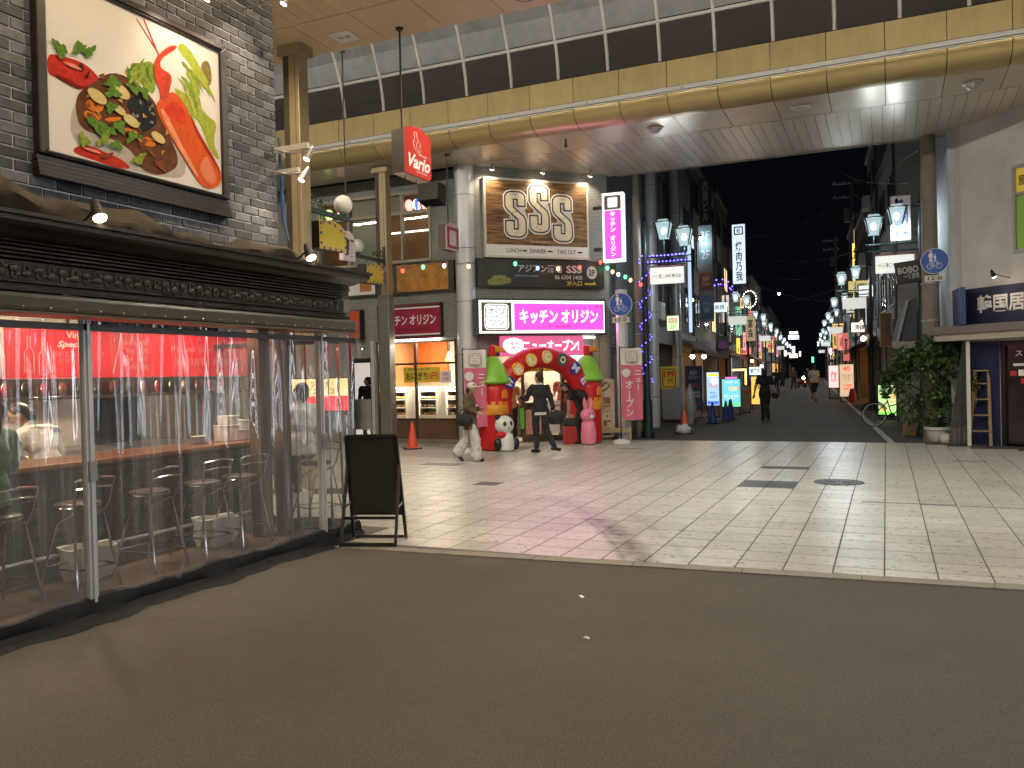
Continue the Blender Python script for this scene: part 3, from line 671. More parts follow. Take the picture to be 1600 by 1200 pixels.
# ---- brown tarpaulin bundled on the cornice
tp = MB(); rows = 60; ns = 14
for i in range(rows+1):
    y = 1.5+5.35*i/rows; base = .17*(max(0, 1-(y-1.5)/3.3))+.080+.026*math.sin(y*4.3+.5)+.012*math.sin(y*11+1)
    for k in range(ns):
        t = 2*PI*k/ns; rr = base*(1+.16*math.sin(3*t+y*5)+.10*math.sin(5*t-y*9))
        tp.v.append((y, -.46+.9*rr*math.cos(t)-.10*(1-(y-1.5)/5.35), 2.745+base*.85+rr*.92*math.sin(t)))
for i in range(rows):
    for k in range(ns): tp.f.append((i*ns+k, i*ns+(k+1) % ns, (i+1)*ns+(k+1) % ns, (i+1)*ns+k))
tp.f += [tuple(range(ns)), tuple(range(rows*ns+ns-1, rows*ns-1, -1))]
tp.build('rolled_tarpaulin', mat('brown_tarpaulin', (.040, .029, .016), .8, var=.4, scale=8, bump=.35, bscale=16), None, True, loc=(BX, 0, 0), rz=RZ90, label='bundled brown tarpaulin lying along the top of the wooden cornice', cat='tarpaulin')
# ---- lamps
BULB = glow('warm_bulb', (1, .74, .42), 40); SPOTB = glow('spot_bulb', (1, .83, .62), 22)
def spotlight(label, loc, arm0, aim, power, grp, ma=None, spot=80, col=WARM, r=.035):
    f = thing('spotlight', label, 'spotlight', loc, 0, grp); ma = ma or MT['alu']; d = Vector(aim).normalized(); a0 = Vector(arm0)
    q = MB(); q.tube([a0, a0*.45+Vector((0, 0, .02)), -d*.09], .009, 6); q.build('arm', ma, f, True)
    q = MB(); q.cyl(-d*.11, d*.0, r*.65, r, 14); q.cyl(-d*.15, -d*.11, r*.35, r*.65, 14); q.build('shade', ma, f, True)
    q = MB(); q.cyl(d*.001, d*.012, r*.9, r*.8, 12); q.build('bulb', SPOTB if ma is MT['alu'] else BULB, f)
    lamp('SPOT', tuple(d*.03), power, col, .03, d, spot, .7, 'spot_lamp', f); return f
for y, lb in ((3.98, 'below the framed picture'), (6.24, 'by the bistro corner')):
    spotlight('black swivel lamp glowing warm on the cornice edge '+lb, (-4.83, y, 2.78), (-.35, .05, -.02), (.55, -.1, -1), 45, None, MT['black'], 130, r=.05)
spotlight('silver spotlight on an arm above the framed picture', (-5.25, 5.45, 4.93), (-.45, 0, .08), (-.7, 0, -.8), 13, None, None, 100)
spotlight('silver spotlight hanging near the ceiling at the brick wall corner', (-5.2, 6.4, 5.26), (-.5, 0, .05), (-.5, -.2, -1), 26, None, None, 100)
spotlight('upper silver spotlight on the white bracket at the brick corner', (-5.25, 6.75, 3.86), (-.4, .0, .14), (-.35, -.35, -1), 14, None)
spotlight('lower silver spotlight on the white bracket at the brick corner', (-5.32, 6.75, 3.66), (-.35, .0, .12), (-.45, -.35, -1), 14, None)
q = MB(); q.box(-5.7, -5.28, 6.80, 6.84, 3.99, 4.045); q.box(-5.7, -5.4, 6.80, 6.84, 3.77, 3.81); q.build('lamp_bracket', MT['whitemetal'], None, label='white twin arm lamp bracket fixed at the brick corner', cat='bracket')
q = MB(); q.tube([(-5.69, 6.87, 4.16), (-5.68, 6.88, 3.7), (-5.67, 6.89, 3.3), (-5.62, 6.9, 3.1)], [.015, .02, .026, .008], 6); q.build('blue_cloth_strip', mat('blue_cloth', (.035, .10, .22), .6, var=.2), None, True, label='narrow blue cloth strip hanging down the brick corner', cat='cloth')
# ================================================================ bistro interior seen through the curtain
IN = thing('bistro_interior', 'brown panelled bistro kitchen and bar room behind the plastic curtain', 'interior')
q = MB(); q.box(-9.3, -5.13, -3, 7.24, .004, .02); q.build('floor', mat('bar_floor', (.13, .075, .04), .5, var=.25, scale=6, stretch=(8, 1, 1)), IN)
q = MB(); q.box(-9.3, -9.2, -3, 7.4, 0, 2.55); q.build('kitchen_wall', mat('kitchen_wall', (.36, .33, .29), .4, var=.12, scale=3), IN)
q = MB(); q.box(-9.3, -5.75, -3, 6.84, 2.5, 2.56); q.build('ceiling', mat('bar_ceiling', (.05, .035, .025), .6), IN)
q = MB(); q.box(-9.3, -5.2, -3.1, -3, 0, 2.55); q.build('end_wall', mat('bar_panel', (.07, .04, .025), .5, var=.25), IN)
q = MB(); q.box(-8.6, -8.0, 2.5, 3.3, 0, 2.5); q.box(-9.2, -8.7, 3.4, 7.0, 1.55, 1.6); q.box(-9.2, -8.7, 5.3, 6.3, 1.75, 2.2); q.build('kitchen_hood', mat('steel_hood', (.3, .3, .31), .3, .8), IN)
q = MB(); q.box(-9.2, -8.55, 3.4, 7.2, 0, .9); q.build('kitchen_bench', mat('steel_bench', (.33, .33, .34), .3, .8), IN)
for k in range(7):
    q = MB(); q.lathe([(.10, 0), (.11, .02), (.10, .03)], 16, M=Matrix.Translation((-9.16, 4.4+.34*k, 1.38))@Matrix.Rotation(PI/2, 4, 'Y')); q.bar((-9.15, 4.4+.34*k, 1.48), (-9.15, 4.4+.34*k, 1.62), .02)
    q.build('hanging_pan', MT['dark'] if k % 3 else MT['alu'], None, True, label='round cooking pan hanging on the bistro kitchen wall', cat='pan', group='pans on the kitchen wall')
ctr = thing('bar_counter', 'long brown wooden bar counter with dark brick front', 'counter')
q = MB(); q.box(-6.95, -6.28, 1.2, 7.35, .955, 1.0); q.build('counter_top', mat('counter_wood', (.24, .10, .045), .25, var=.25, scale=5, stretch=(6, .6, 1)), ctr, bevel=.01)
q = MB(); q.box(-6.5, -6.42, 1.2, 7.25, .02, .953); q.build('front_backing', mat('dark_mortar', (.07, .06, .055), .9), ctr)
fb = mat('dark_brown_brick', (.055, .035, .025), .6, var=.35, scale=15, bump=.4, rand=.4)
q = MB(); q.box(0, .012, 0, .205, 0, .062); fbm = q.mesh(); fbm.materials.append(fb)
for r in range(11):
    for k in range(17):
        o = obj('front_brick', fbm, None, ctr); o.location = (-6.42, 3.3+.216*k+(r % 2)*.108, .06+.073*r)
q = MB(); q.box(-6.36, -6.28, 1.2, 7.35, .85, .93); q.build('apron_rail', WOOD, ctr)
q = MB(); q.cyl((-6.3, 1.3, .24), (-6.3, 7.2, .24), .018, n=8); q.build('foot_rail', MT['alu'], ctr)
# red menu board
mb_ = thing('menu_board', 'bright red chalk menu board hung over the bar counter', 'menu board', (-7.0, 0, 0), RZ90)
q = MB(); q.box(4.75, 7.85, -.01, .02, 1.72, 2.17); q.build('board', mat('red_board', (.62, .012, .02), .5, var=.06), mb_)
q = MB(); q.box(4.7, 7.9, -.02, .03, 1.68, 1.715); q.build('lower_rail', MT['dark'], mb_)
CH = mat('chalk', (.75, .62, .55), .9); CHd = mat('faint_chalk', (.55, .22, .20), .9)
text('Special', 5.42, 2.03, .32, .075, CH, mb_, -.011, .02, shear=.3); text('Vin', 5.42, 2.125, .13, .06, CH, mb_, -.011, .01)
text('本日のスパークリング\nグラスワイン', 5.45, 1.91, .62, .12, CHd, mb_, -.011, 0); text('Bière  600\nVin   500\nJus   400\nCafé  300', 6.15, 1.95, .3, .3, CHd, mb_, -.011)
text('Bistro Lunch   Dinner   Wine & Beer', 7.1, 2.02, 1.0, .06, CHd, mb_, -.011); text('当店のおすすめ料理', 7.05, 1.88, .8, .09, CHd, mb_, -.011)
q = MB()
for (x, z) in ((4.98, 1.9), (5.12, 1.88)):
    q.tube([(x-.045, -.013, z-.12), (x-.045, -.013, z+.05), (x-.015, -.013, z+.1), (x-.015, -.013, z+.2), (x+.015, -.013, z+.2), (x+.015, -.013, z+.1), (x+.045, -.013, z+.05), (x+.045, -.013, z-.12)], .004, 4, True)
q.tube([(5.86, -.013, 1.76), (5.97, -.013, 2.15)], .004, 4); q.build('chalk_drawing', CH, mb_)
sh = thing('bottle_shelf', 'dark wooden shelf with bottles hung below the red menu board', 'shelf')
q = MB(); q.box(-7.35, -7.05, 3.6, 8.0, 1.52, 1.55); q.box(-7.35, -7.33, 3.6, 8.0, 1.55, 1.70); q.build('board', MT['dark'], sh)
for k in range(17):
    y = 4.7+.19*k; c = random.choice([(.02, .06, .02), (.10, .03, .01), (.25, .2, .12), (.3, .02, .02)])
    q = MB(); q.lathe([(.035, 0), (.035, .1), (.013, .135), (.013, .165)], 10); q.build('bottle', mat('bottle_glass', c, .15), None, True, loc=(-7.2, y, 1.551), label='small bottle on the shelf below the red menu board', cat='bottle', group='bottles on the bar shelf')
for y in (3.4, 4.6, 5.8, 6.9, 7.6):
    f = thing('pendant_bulb', 'glowing bare bulb hung over the bar counter', 'lamp', (-7.55, y, 2.22), 0, 'bare bulbs over the bar'); q = MB(); q.sph((0, 0, 0), .045, 10, 7); q.build('bulb', BULB, f, True)
    q = MB(); q.cyl((0, 0, .045), (0, 0, .1), .02, n=8); q.cyl((0, 0, .1), (0, 0, .28), .005, n=6); q.build('cord', MT['black'], f)
for y in (3.6, 5.2, 6.6):
    f = thing('ceiling_spot', 'small warm ceiling spot over the bar stools behind the curtain', 'lamp', (-6.2, y, 2.49), 0, 'ceiling spots over the bar'); q = MB(); q.lathe([(.05, 0), (.05, -.03), (.04, -.03)], 12); q.build('ring', MT['alu'], f); q = MB(); q.lathe([(.038, -.028), (.038, -.031)], 10); q.build('bulb', SPOTB, f)
    lamp('SPOT', (0, 0, -.04), 95, WARM, .05, (-.35, 0, -1), 150, .6, 'bar_spot', f)
lamp('POINT', (-7.85, 5.8, 2.1), 140, WARM, .08, name='kitchen_lamp', parent=IN); lamp('POINT', (-7.9, 4.0, 2.1), 125, WARM, .08, name='kitchen_lamp', parent=IN)
for (x, y, s) in ((-6.0, 6.83, .16), (-6.0, 7.18, .13)):
    q = MB(); q.box(-s/2, s/2, -s/2, s/2, .02, 2.52); q.build('wooden_post', mat('post_wood', (.085, .045, .028), .45, var=.25, scale=5, stretch=(6, 6, .6)), None, bevel=.008, loc=(x, y, 0), label='square brown wooden post of the bar room '+('beside the seated customer' if s < .15 else 'between the bar stools'), cat='post')
# stools
CHR = mat('chrome', (.55, .55, .56), .16, 1.0)
def stool():
    t = thing('bar_stool', 'chrome tube bar stool with low round backrest at the bar counter', 'stool', (0, 0, 0), 0, 'bar stools at the counter')
    q = MB(); q.lathe([(.15, .67), (.17, .68), (.17, .705), (.14, .715)], 18); q.build('seat', mat('stool_seat', (.05, .035, .03), .5), t, True, bevel=0)
    q = MB(); q.lathe([(.172, .672), (.178, .68), (.172, .688)], 18); q.build('seat_rim', CHR, t, True)
    for sx in (-1, 1):
        q = MB(); q.tube([(.24*1, .19*sx, .02), (.13, .13*sx, .62), (.17, .15*sx, .70), (.22, .17*sx, .90)], .011, 7); q.build('rear_leg', CHR, t, True)
        q = MB(); q.tube([(-.24, .19*sx, .02), (-.1, .12*sx, .55), (.12, .13*sx, .64)], .011, 7); q.build('front_leg', CHR, t, True)
    q = MB(); q.tube([(.22, -.17, .90), (.25, -.08, .915), (.255, 0, .92), (.25, .08, .915), (.22, .17, .90)], .011, 7); q.build('back_rail', CHR, t, True)
    q = MB(); q.tube([(.20, -.16, .83), (.23, 0, .845), (.20, .16, .83)], .008, 6); q.build('lower_back_rail', CHR, t, True)
    q = MB(); q.tube([(.2, -.17, .2), (-.2, -.17, .2), (-.2, .17, .2), (.2, .17, .2)], .009, 6, True); q.build('footrest', CHR, t, True); return t
st0 = stool(); st0.location = (-5.95, 3.95, 0); st0['label'] = 'chrome tube bar stool holding the customer in green'
for y, lb in ((4.62, 'between the customer in green and the brown basket'), (5.33, 'beside the white basket under the counter'), (5.95, 'behind the second curtain bay'), (6.45, 'beside the square wooden post')):
    dup(st0, (-5.95, y, 0), random.uniform(-.1, .1), 'chrome tube bar stool '+lb)
dup(st0, (-6.0, 7.75, 0), 1.2, 'chrome tube bar stool under the seated customer in white')
for (x, y, c, lb) in ((-6.15, 4.86, (.55, .52, .45), 'cream cloth storage basket under the counter by the first curtain post'), (-6.15, 6.32, (.62, .60, .55), 'white cloth storage basket under the counter between stool legs'), (-6.55, 8.0, (.6, .58, .52), 'white cloth storage basket on the floor by the seated customer')):
    q = MB()
    for i, (s, z) in enumerate(((.15, .02), (.19, .12), (.185, .22), (.20, .30), (.17, .30), (.14, .06))):
        for k in range(24):
            t = 2*PI*k/24; w_ = s*(1/max(abs(math.cos(t)), abs(math.sin(t)))**.75)*(1+.04*math.sin(5*t+z*20)); q.v.append((w_*.8*math.cos(t), w_*math.sin(t), z+.015*math.sin(3*t+i)))
    for i in range(5):
        for k in range(24): q.f.append((i*24+k, i*24+(k+1) % 24, (i+1)*24+(k+1) % 24, (i+1)*24+k))
    q.f.append(tuple(range(5*24, 6*24))); q.build('storage_basket', mat('canvas', c, .8, var=.12, scale=14, bump=.3), None, True, loc=(x, y, 0), label=lb, cat='basket')
# stack of take-away boxes on the counter end
for k, (dx, dy, h, s) in enumerate(((0, 0, .16, .1), (.0, .24, .2, .1), (.02, .12, .1, .09), (0, .02, .08, .08))):
    q = MB(); q.prism([(-s*.9, 0), (s*.9, 0), (s, h), (-s, h)], -s, s); q.box(-s*1.04, s*1.04, -s*1.04, s*1.04, h+.001, h+.018)
    q.build('takeaway_tub', mat('translucent_tub', (.66, .63, .58), .4), None, bevel=.005, loc=(-6.62+dx, 7.0+dy, 1.001+(.18 if k == 3 else 0)), label='pale plastic tub stacked on the end of the bar counter', cat='tub', group='tubs on the bar counter')
for k in range(4):
    q = MB(); q.lathe([(.03, 0), (.085, .018), (.088, .024)], 18); q.build('plate', MT['white'], None, True, loc=(-6.62, 6.6, 1.001+.02*k), label='white plate in a pile on the bar counter', cat='plate', group='pile of plates on the bar')
# ================================================================ clear plastic curtain
VIN = glass_mat('clear_vinyl', (.96, .96, .97), .07, .10, .03, (.75, .75, .80), ior=1.42)
cu = thing('plastic_curtain', 'clear vinyl weather curtain hung on aluminium posts around the bistro front', 'curtain')
def curtain(p0, p1, seed, mb, amp=.07, z0=.12, z1=2.1):
    rnd = random.Random(seed); p0, p1 = Vector(p0), Vector(p1); d = p1-p0; Ln = d.length; d.normalize(); nrm = Vector((d.y, -d.x)); n = int(Ln/.012)
    ph = [(rnd.uniform(8, 46), rnd.uniform(0, 6.3), rnd.uniform(.25, 1.0)) for _ in range(7)]; zs = [z0, z0+.25, .6, 1.0, 1.4, 1.75, z1]
    for i in range(n+1):
        s = Ln*i/n
        for z in zs:
            kz = .35+.65*math.sin(PI*min(1, max(.0, (z-z0)/(z1-z0))))
            off = sum(a*math.sin(f*s+p+z*.5*math.sin(p)) for f, p, a in ph)/3*amp*kz
            q_ = p0+d*s+nrm*off; mb.v.append((q_.x, q_.y, z))
    m_ = len(zs)
    for i in range(n):
        for k in range(m_-1): mb.f.append((i*m_+k, (i+1)*m_+k, (i+1)*m_+k+1, i*m_+k+1))
for (p0, p1, sd) in (((-5.1, 1.2), (-5.1, 4.02), 1), ((-5.1, 4.08), (-5.1, 6.64), 2), ((-5.1, 6.70), (-5.1, 7.25), 3), ((-5.1, 7.25), (-8.2, 7.25), 4)):
    q = MB(); curtain(p0, p1, sd, q); q.build('vinyl_sheet', VIN, cu, True)
for y in (4.05, 6.67):
    q = MB(); q.box(-5.125, -5.07, y-.033, y+.033, .1, 2.11); q.box(-5.068, -5.055, y-.012, y+.012, .1, 2.1); p = q.build('post', mat('curtain_post', (.52, .53, .56), .4, .3, var=.1), cu, bevel=.004)
    q = MB(); q.box(-5.06, -5.045, y-.028, y+.028, .98, 1.12); q.build('latch', MT['alu'], p)
q = MB(); q.box(-5.13, -5.07, 1.2, 7.28, 2.03, 2.075); q.box(-8.2, -5.13, 7.22, 7.28, 2.03, 2.075); q.build('top_rail', mat('rail_dark', (.10, .10, .105), .4, .5), cu)
q = MB(); q.tube([(-5.06, 7.22, 2.1), (-5.03, 7.24, 1.95), (-5.06, 7.28, 1.86)], [.03, .05, .02], 6); q.build('folded_corner', VIN, cu, True)
sk = MB(); rn = random.Random(3)
def skirt(p0, p1):
    p0, p1 = Vector(p0), Vector(p1); d = p1-p0; Ln = d.length; d.normalize(); nr = Vector((d.y, -d.x)); n = int(Ln/.05); o = len(sk.v)
    for i in range(n+1):
        s = Ln*i/n; c = p0+d*s; w_ = .02*math.sin(s*5)+.012*math.sin(s*13)+rn.uniform(-.006, .006)
        for (t, z) in ((-.03, .16+w_*.6), (.02+w_*.5, .15+w_*.6), (.045+w_, .10), (.04+w_*1.3, .06), (.09+w_, .02), (.14+w_*1.6, .004)):
            v_ = c+nr*t; sk.v.append((v_.x, v_.y, z))
    for i in range(n):
        for k in range(5): sk.f.append((o+i*6+k, o+i*6+k+1, o+(i+1)*6+k+1, o+(i+1)*6+k))
skirt((-5.1, 1.2), (-5.1, 7.27)); skirt((-5.1, 7.27), (-8.2, 7.27))
sk.build('weighted_skirt', mat('navy_skirt', (.008, .009, .012), .75, var=.3, bump=.5, bscale=14, spec=.25), cu, True)
# a sandwich board with its back to us
sb = thing('sandwich_board', 'black metal A-frame sandwich board standing at the curtain corner', 'sandwich board', (-4.68, 6.92, 0), R_(17))
bm_ = mat('board_black', (.010, .009, .008), .45); bp_ = mat('board_back', (.030, .027, .024), .55, var=.15, scale=3)
import mathutils
def frame_pt(x, z, lean): return (x, lean*(1-z/1.08)*.25, z)
q = MB(); W_ = .275
for s in (-1, 1): q.bar((s*W_, .22, .0), (s*W_*.93, -.02, 1.08), .028, .028)
q.bar((-W_*.93, -.02, 1.08), (W_*.93, -.02, 1.08), .03); q.bar((-W_*.98, .155, .28), (W_*.98, .155, .28), .028); q.build('front_frame', bm_, sb)
q = MB(); q.add([(-W_*.98, .15, .29), (W_*.98, .15, .29), (W_*.93, -.012, 1.07), (-W_*.93, -.012, 1.07), (-W_*.98, .165, .29), (W_*.98, .165, .29), (W_*.93, .003, 1.07), (-W_*.93, .003, 1.07)], [(0, 1, 2, 3), (7, 6, 5, 4), (0, 4, 5, 1), (3, 2, 6, 7), (1, 5, 6, 2), (0, 3, 7, 4)]); q.build('panel', bp_, sb)
q = MB()
for s in (-1, 1): q.bar((s*W_, -.20, .0), (s*W_*.97, .045, .78), .026, .026)
q.bar((-W_, -.197, .035), (W_, -.197, .035), .03); q.bar((-W_, .215, .035), (W_, .215, .035), .028); q.bar((-W_*.99, -.115, .28), (W_*.99, -.115, .28), .026); q.build('rear_frame', bm_, sb)
for s in (-1, 1):
    q = MB(); q.bar((s*W_, -.09, .37), (s*W_*.98, .13, .40), .008, .02); q.build('stay', MT['alu'], sb)
    q = MB(); q.box(s*W_-.02, s*W_+.02, .2, .24, .0, .05); q.build('foot_cap', MT['alu'], sb)
# ================================================================ corner building with the take-away shop
MOS = mosaic_mat('grey_mosaic_tile', (.17, .175, .17), (.23, .23, .215), (.36, .36, .34)); MOSg = mosaic_mat('teal_mosaic_tile', (.15, .19, .18), (.2, .22, .21), (.38, .39, .37))
cb = thing('corner_building', 'grey mosaic tiled corner building with a pink lit take-away shop at its foot', 'building', (0, 17.75, 0))
q = MB(); wallgrid(q, -17, -9.2, 0, 11, [(-13.45, -10.15, 4.55, 6.22), (-11.76, -9.48, .0, 2.56), (-12.6, -11.88, 0, 2.16)], 0, .2); q.build('arcade_wall', MOS, cb)
CA = Vector((-8.79, 17.5, 0)); CRZ = R_(44.8)
cw = thing('corner_facade', 'chamfered mosaic tiled shop front below the pink lit sign', 'facade', CA, CRZ)
q = MB(); wallgrid(q, -.12, 3.5, 0, 11, [(.25, 3.02, 0, 2.56)], 0, .18); q.build('tiled_wall', MOS, cw)
q = MB(); q.box(3.03, 3.16, -.03, .1, 0, 2.55); q.box(3.2, 3.42, -.02, .1, 0, 2.55); q.build('beige_panel', mat('beige_panel', (.36, .29, .21), .5, var=.08), cw)
CE = CA+Vector((math.cos(CRZ), math.sin(CRZ), 0))*3.5
sw = thing('street_side_wall', 'dark louvred side wall of the corner building along the street', 'wall', CE, SRZ+PI/2)
q = MB(); q.box(0, 3.2, 0, .2, 0, 11); q.build('side_wall', mat('dim_wall', (.12, .125, .14), .7, var=.2, scale=2), sw)
for k in range(16):
    q = MB(); q.box(.2, 2.6, -.05, .0, 2.3+.075*k, 2.35+.075*k); q.build('louvre_slat', mat('louvre', (.30, .29, .26), .6) if k == 0 else bpy.data.materials['louvre'], sw)
q = MB(); q.box(.3, 1.0, -.06, 0, .05, 2.1); q.box(1.3, 2.4, -.06, 0, .05, 2.1); q.build('shutter_door', mat('shutter', (.2, .19, .17), .5, .3), sw)
def column(x, y, r, h, label, name='silver_column'):
    c = thing(name, label, 'column', (x, y, 0)); q = MB(); q.cyl((0, 0, 0), (0, 0, h), r, n=24); q.build('shaft', MT['silver'], c, True)
    for z in [k*1.25+.9 for k in range(int(h/1.25))]:
        q = MB(); q.lathe([(r+.003, z), (r+.003, z+.012)], 24); q.build('joint', MT['poled'], c)
    return c
column(-9.02, 17.46, .24, 6.6, 'thick silver clad column at the corner of the take-away shop')
# ---- second floor windows
WF = mat('cream_window_frame', (.40, .37, .28), .5)
win = thing('upper_window', 'wide second floor window band with cream frames and hanging paper lanterns', 'window', (0, 17.75, 0))
q = MB()
for (a, b, c, d) in ((-13.5, -10.1, 6.2, 6.26), (-13.5, -10.1, 5.7, 5.77), (-13.5, -10.1, 4.5, 4.57)): q.box(a, b, -.05, .08, c, d)
for x in (-13.5, -12.55, -11.55, -10.95, -10.15): q.box(x, x+.055, -.045, .075, 4.57, 6.2)
q.build('frame', WF, win)
for i, (a, b) in enumerate(((-13.44, -12.55), (-12.49, -11.55), (-11.49, -10.95), (-10.89, -10.15))):
    for (c, d) in ((4.57, 5.7), (5.77, 6.2)):
        q = MB(); q.box(a, b, .01, .016, c, d); q.build('pane', MT['glass'], win)
q = MB(); q.box(-12.48, -11.0, .09, .1, 5.77, 6.2); q.build('roller_blind', mat('cream_blind', (.50, .47, .36), .7), win)
q = MB(); q.box(-12.48, -11.56, .09, .1, 4.57, 5.7); q.build('frosted_film', mat('frosted_film', (.42, .45, .36), .6), win)
rm_ = thing('izakaya_room', 'warm lit second floor dining room behind the window band', 'room')
q = MB(); q.box(-13.6, -9.5, 19.6, 19.7, 4.3, 6.5); q.box(-13.7, -13.6, 17.95, 19.7, 4.3, 6.5); q.box(-9.6, -9.5, 17.95, 19.7, 4.3, 6.5); q.build('room_wall', mat('room_wall', (.24, .14, .07), .7, var=.25), rm_)
q = MB(); q.box(-13.6, -9.5, 17.95, 19.7, 6.45, 6.5); q.box(-13.6, -9.5, 17.95, 19.7, 4.2, 4.3); q.build('room_floor_and_ceiling', mat('room_ceiling', (.2, .12, .07), .7), rm_)
q = MB(); q.box(-12.5, -10.2, 18.6, 18.64, 5.42, 5.46); q.build('light_strip', glow('light_strip', (1, .93, .72), 2.2), rm_)
lamp('POINT', (-10.6, 18.7, 5.7), 9, WARM, .1, name='room_lamp', parent=rm_); lamp('POINT', (-12.6, 18.7, 5.6), 8, WARM, .1, name='room_lamp', parent=rm_)
for i, (x, c1, c2) in enumerate(((-13.3, (.5, .9, .2), (1, .95, .5)), (-12.9, (1, .5, .3), (1, .9, .6)), (-10.85, (1, .45, .35), (1, .6, .5)), (-10.62, (1, .95, .85), (.1, .2, .8)), (-10.42, (1, .08, .05), (1, .9, .8)), (-10.24, (1, .8, .1), (1, .9, .4)))):
    f = thing('paper_lantern', ['green', 'peach', 'salmon', 'white and blue striped', 'red and white striped', 'yellow'][i]+' paper lantern glowing in the second floor window', 'lantern', (x, 17.98, 5.97))
    for s in range(8):
        q = MB(); n_ = 7; vs = []; fs = []
        for j in range(n_):
            ph = -PI/2+PI*(j+.4)/(n_-.2); r = .11*math.cos(ph)+.004
            for t in (s*PI/4, s*PI/4+PI/4): vs.append((r*math.cos(t), r*math.sin(t), .15*math.sin(ph)))
        fs = [(2*j, 2*j+1, 2*j+3, 2*j+2) for j in range(n_-1)]; q.add(vs, fs); q.build('paper_gore', glow('lantern_%d_%d' % (i, s % 2), (c1 if s % 2 else c2), 1.3), f, True)
    q = MB(); q.lathe([(.05, .14), (.05, .165)], 10); q.lathe([(.05, -.165), (.05, -.14)], 10); q.build('rim', MT['black'], f)
vh = thing('vent_hood', 'dark metal vent hood sticking out beside the upper window', 'vent hood', (-9.95, 17.75, 5.8)); q = MB()
q.add([(-.28, 0, 0), (.28, 0, 0), (.28, 0, .5), (-.28, 0, .5), (-.28, -.42, .1), (.28, -.42, .1), (.28, -.36, .5), (-.28, -.36, .5)], [(4, 5, 6, 7), (3, 7, 6, 2), (0, 3, 2, 1)[::-1], (0, 4, 7, 3), (1, 2, 6, 5)]); q.build('cowl', mat('hood_metal', (.13, .125, .11), .45, .5, var=.2), vh)
q = MB(); q.add([(-.26, -.02, .03), (.26, -.02, .03), (.26, -.4, .12), (-.26, -.4, .12)], [(0, 1, 2, 3)]); q.build('throat', MT['seam'], vh)
# ---- picture board and red sign on the arcade side
pb = thing('food_poster_board', 'long dark poster board with fried chicken photograph above the red sign', 'poster', (0, 17.7, 0))
q = MB(); q.box(-12.6, -9.45, -.06, .04, 3.72, 4.46); q.build('board', MT['dark'], pb)
q = MB(); q.box(-11.05, -9.6, -.066, -.061, 3.77, 4.43); q.build('food_photo', mat('fried_photo', (.45, .20, .03), .4, var=.5, scale=5), pb)
q = MB(); q.box(-12.5, -11.7, -.066, -.061, 3.77, 4.4); q.build('white_panel', MT['white'], pb)
q = MB(); q.box(-12.15, -11.8, -.072, -.067, 3.85, 4.1); q.build('small_photo', mat('dish_photo', (.4, .15, .04), .4, var=.5, scale=14), pb)
q = MB(); q.prism(ell(-11.35, 4.05, .22, .3, .2, 20, .1), -.066, -.061); q.build('platter_photo', mat('platter', (.20, .17, .12), .5, var=.5, scale=9), pb)
def sign_box(name, label, cat, loc, rz, w_, h_, d_, body, face, grp=None, y0=0):
    """flat box sign: body behind, face plate in front; local origin is the centre of its face side"""
    f = thing(name, label, cat, loc, rz, grp); q = MB(); q.box(-w_/2, w_/2, 0, d_, -h_/2, h_/2); q.build('case', body, f, bevel=min(.01, d_*.2))
    q = MB(); q.box(-w_/2+.02, w_/2-.02, -.006, -.001, -h_/2+.02, h_/2-.02); fc = q.build('face', face, f); return f, fc
CRM = mat('crimson_sign', (.33, .015, .06), .4, var=.05); WHT = mat('white_print', (.8, .78, .76), .5)
f, fc = sign_box('shop_sign', 'unlit crimson shop sign with white katakana above the shop window', 'sign', (-10.73, 17.62, 3.03), 0, 1.84, .86, .12, MT['black'], CRM)
for z in (-.33, .33):
    q = MB(); q.box(-.88, .88, -.009, -.007, z-.018, z+.018); q.build('white_stripe', WHT, fc)
    q = MB(); q.box(-.9, .9, -.009, -.007, z+(.02 if z > 0 else -.055), z+(.055 if z > 0 else -.02)); q.build('dark_stripe', MT['black'], fc)
text('キッチン オリジン', .0, .03, 1.55, .26, WHT, fc, -.008, .02); text('KITCHEN ORIGIN', .0, -.2, 1.0, .07, mat('dark_print', (.12, .01, .03), .5), fc, -.008, .01)
f, fc = sign_box('hanging_box_sign', 'plain orange red box sign on the wall left of the crimson sign', 'sign', (-12.28, 17.55, 3.02), 0, .34, .74, .2, MT['black'], mat('orange_red', (.50, .07, .02), .5))
# ---- shop window, door and interior
TRM = mat('brown_aluminium', (.10, .06, .04), .4, .4)
sw_ = thing('shop_window', 'wide shop window with brown base panel showing lit food displays', 'window', (0, 17.75, 0))
q = MB()
for x in (-11.76, -10.66, -9.53): q.box(x, x+.05, -.02, .06, 0, 2.56)
for z in (1.96, .58, 2.5): q.box(-11.71, -9.53, -.018, .055, z, z+.05)
q.build('frame', TRM, sw_); q = MB(); q.box(-11.71, -9.53, 0, .05, .12, .58); q.build('base_panel', mat('brown_base', (.14, .075, .045), .45, var=.12), sw_); q = MB(); q.box(-11.8, -9.45, -.05, .1, .011, .12); q.build('plinth', MT['edging'], sw_)
for a, b in ((-11.71, -10.66), (-10.61, -9.53)):
    for c, d in ((.63, 1.96), (2.01, 2.5)):
        q = MB(); q.box(a, b, .02, .026, c, d); q.build('pane', MT['glass'], sw_)
YEL = mat('yellow_print', (.75, .55, .05), .6); REDP = mat('red_print', (.55, .03, .02), .6); BLK = MT['black']
q = MB(); q.box(-11.0, -9.95, .008, .012, 1.52, 1.9); yb = q.build('paper_banner', YEL, sw_); text('おにぎり', -10.62, 1.68, .62, .2, BLK, yb, .006, .02); text('10円引', -10.13, 1.68, .3, .2, REDP, yb, .006, .02); text('63.81,LA LE', -10.55, 1.85, .6, .06, BLK, yb, .006, .01)
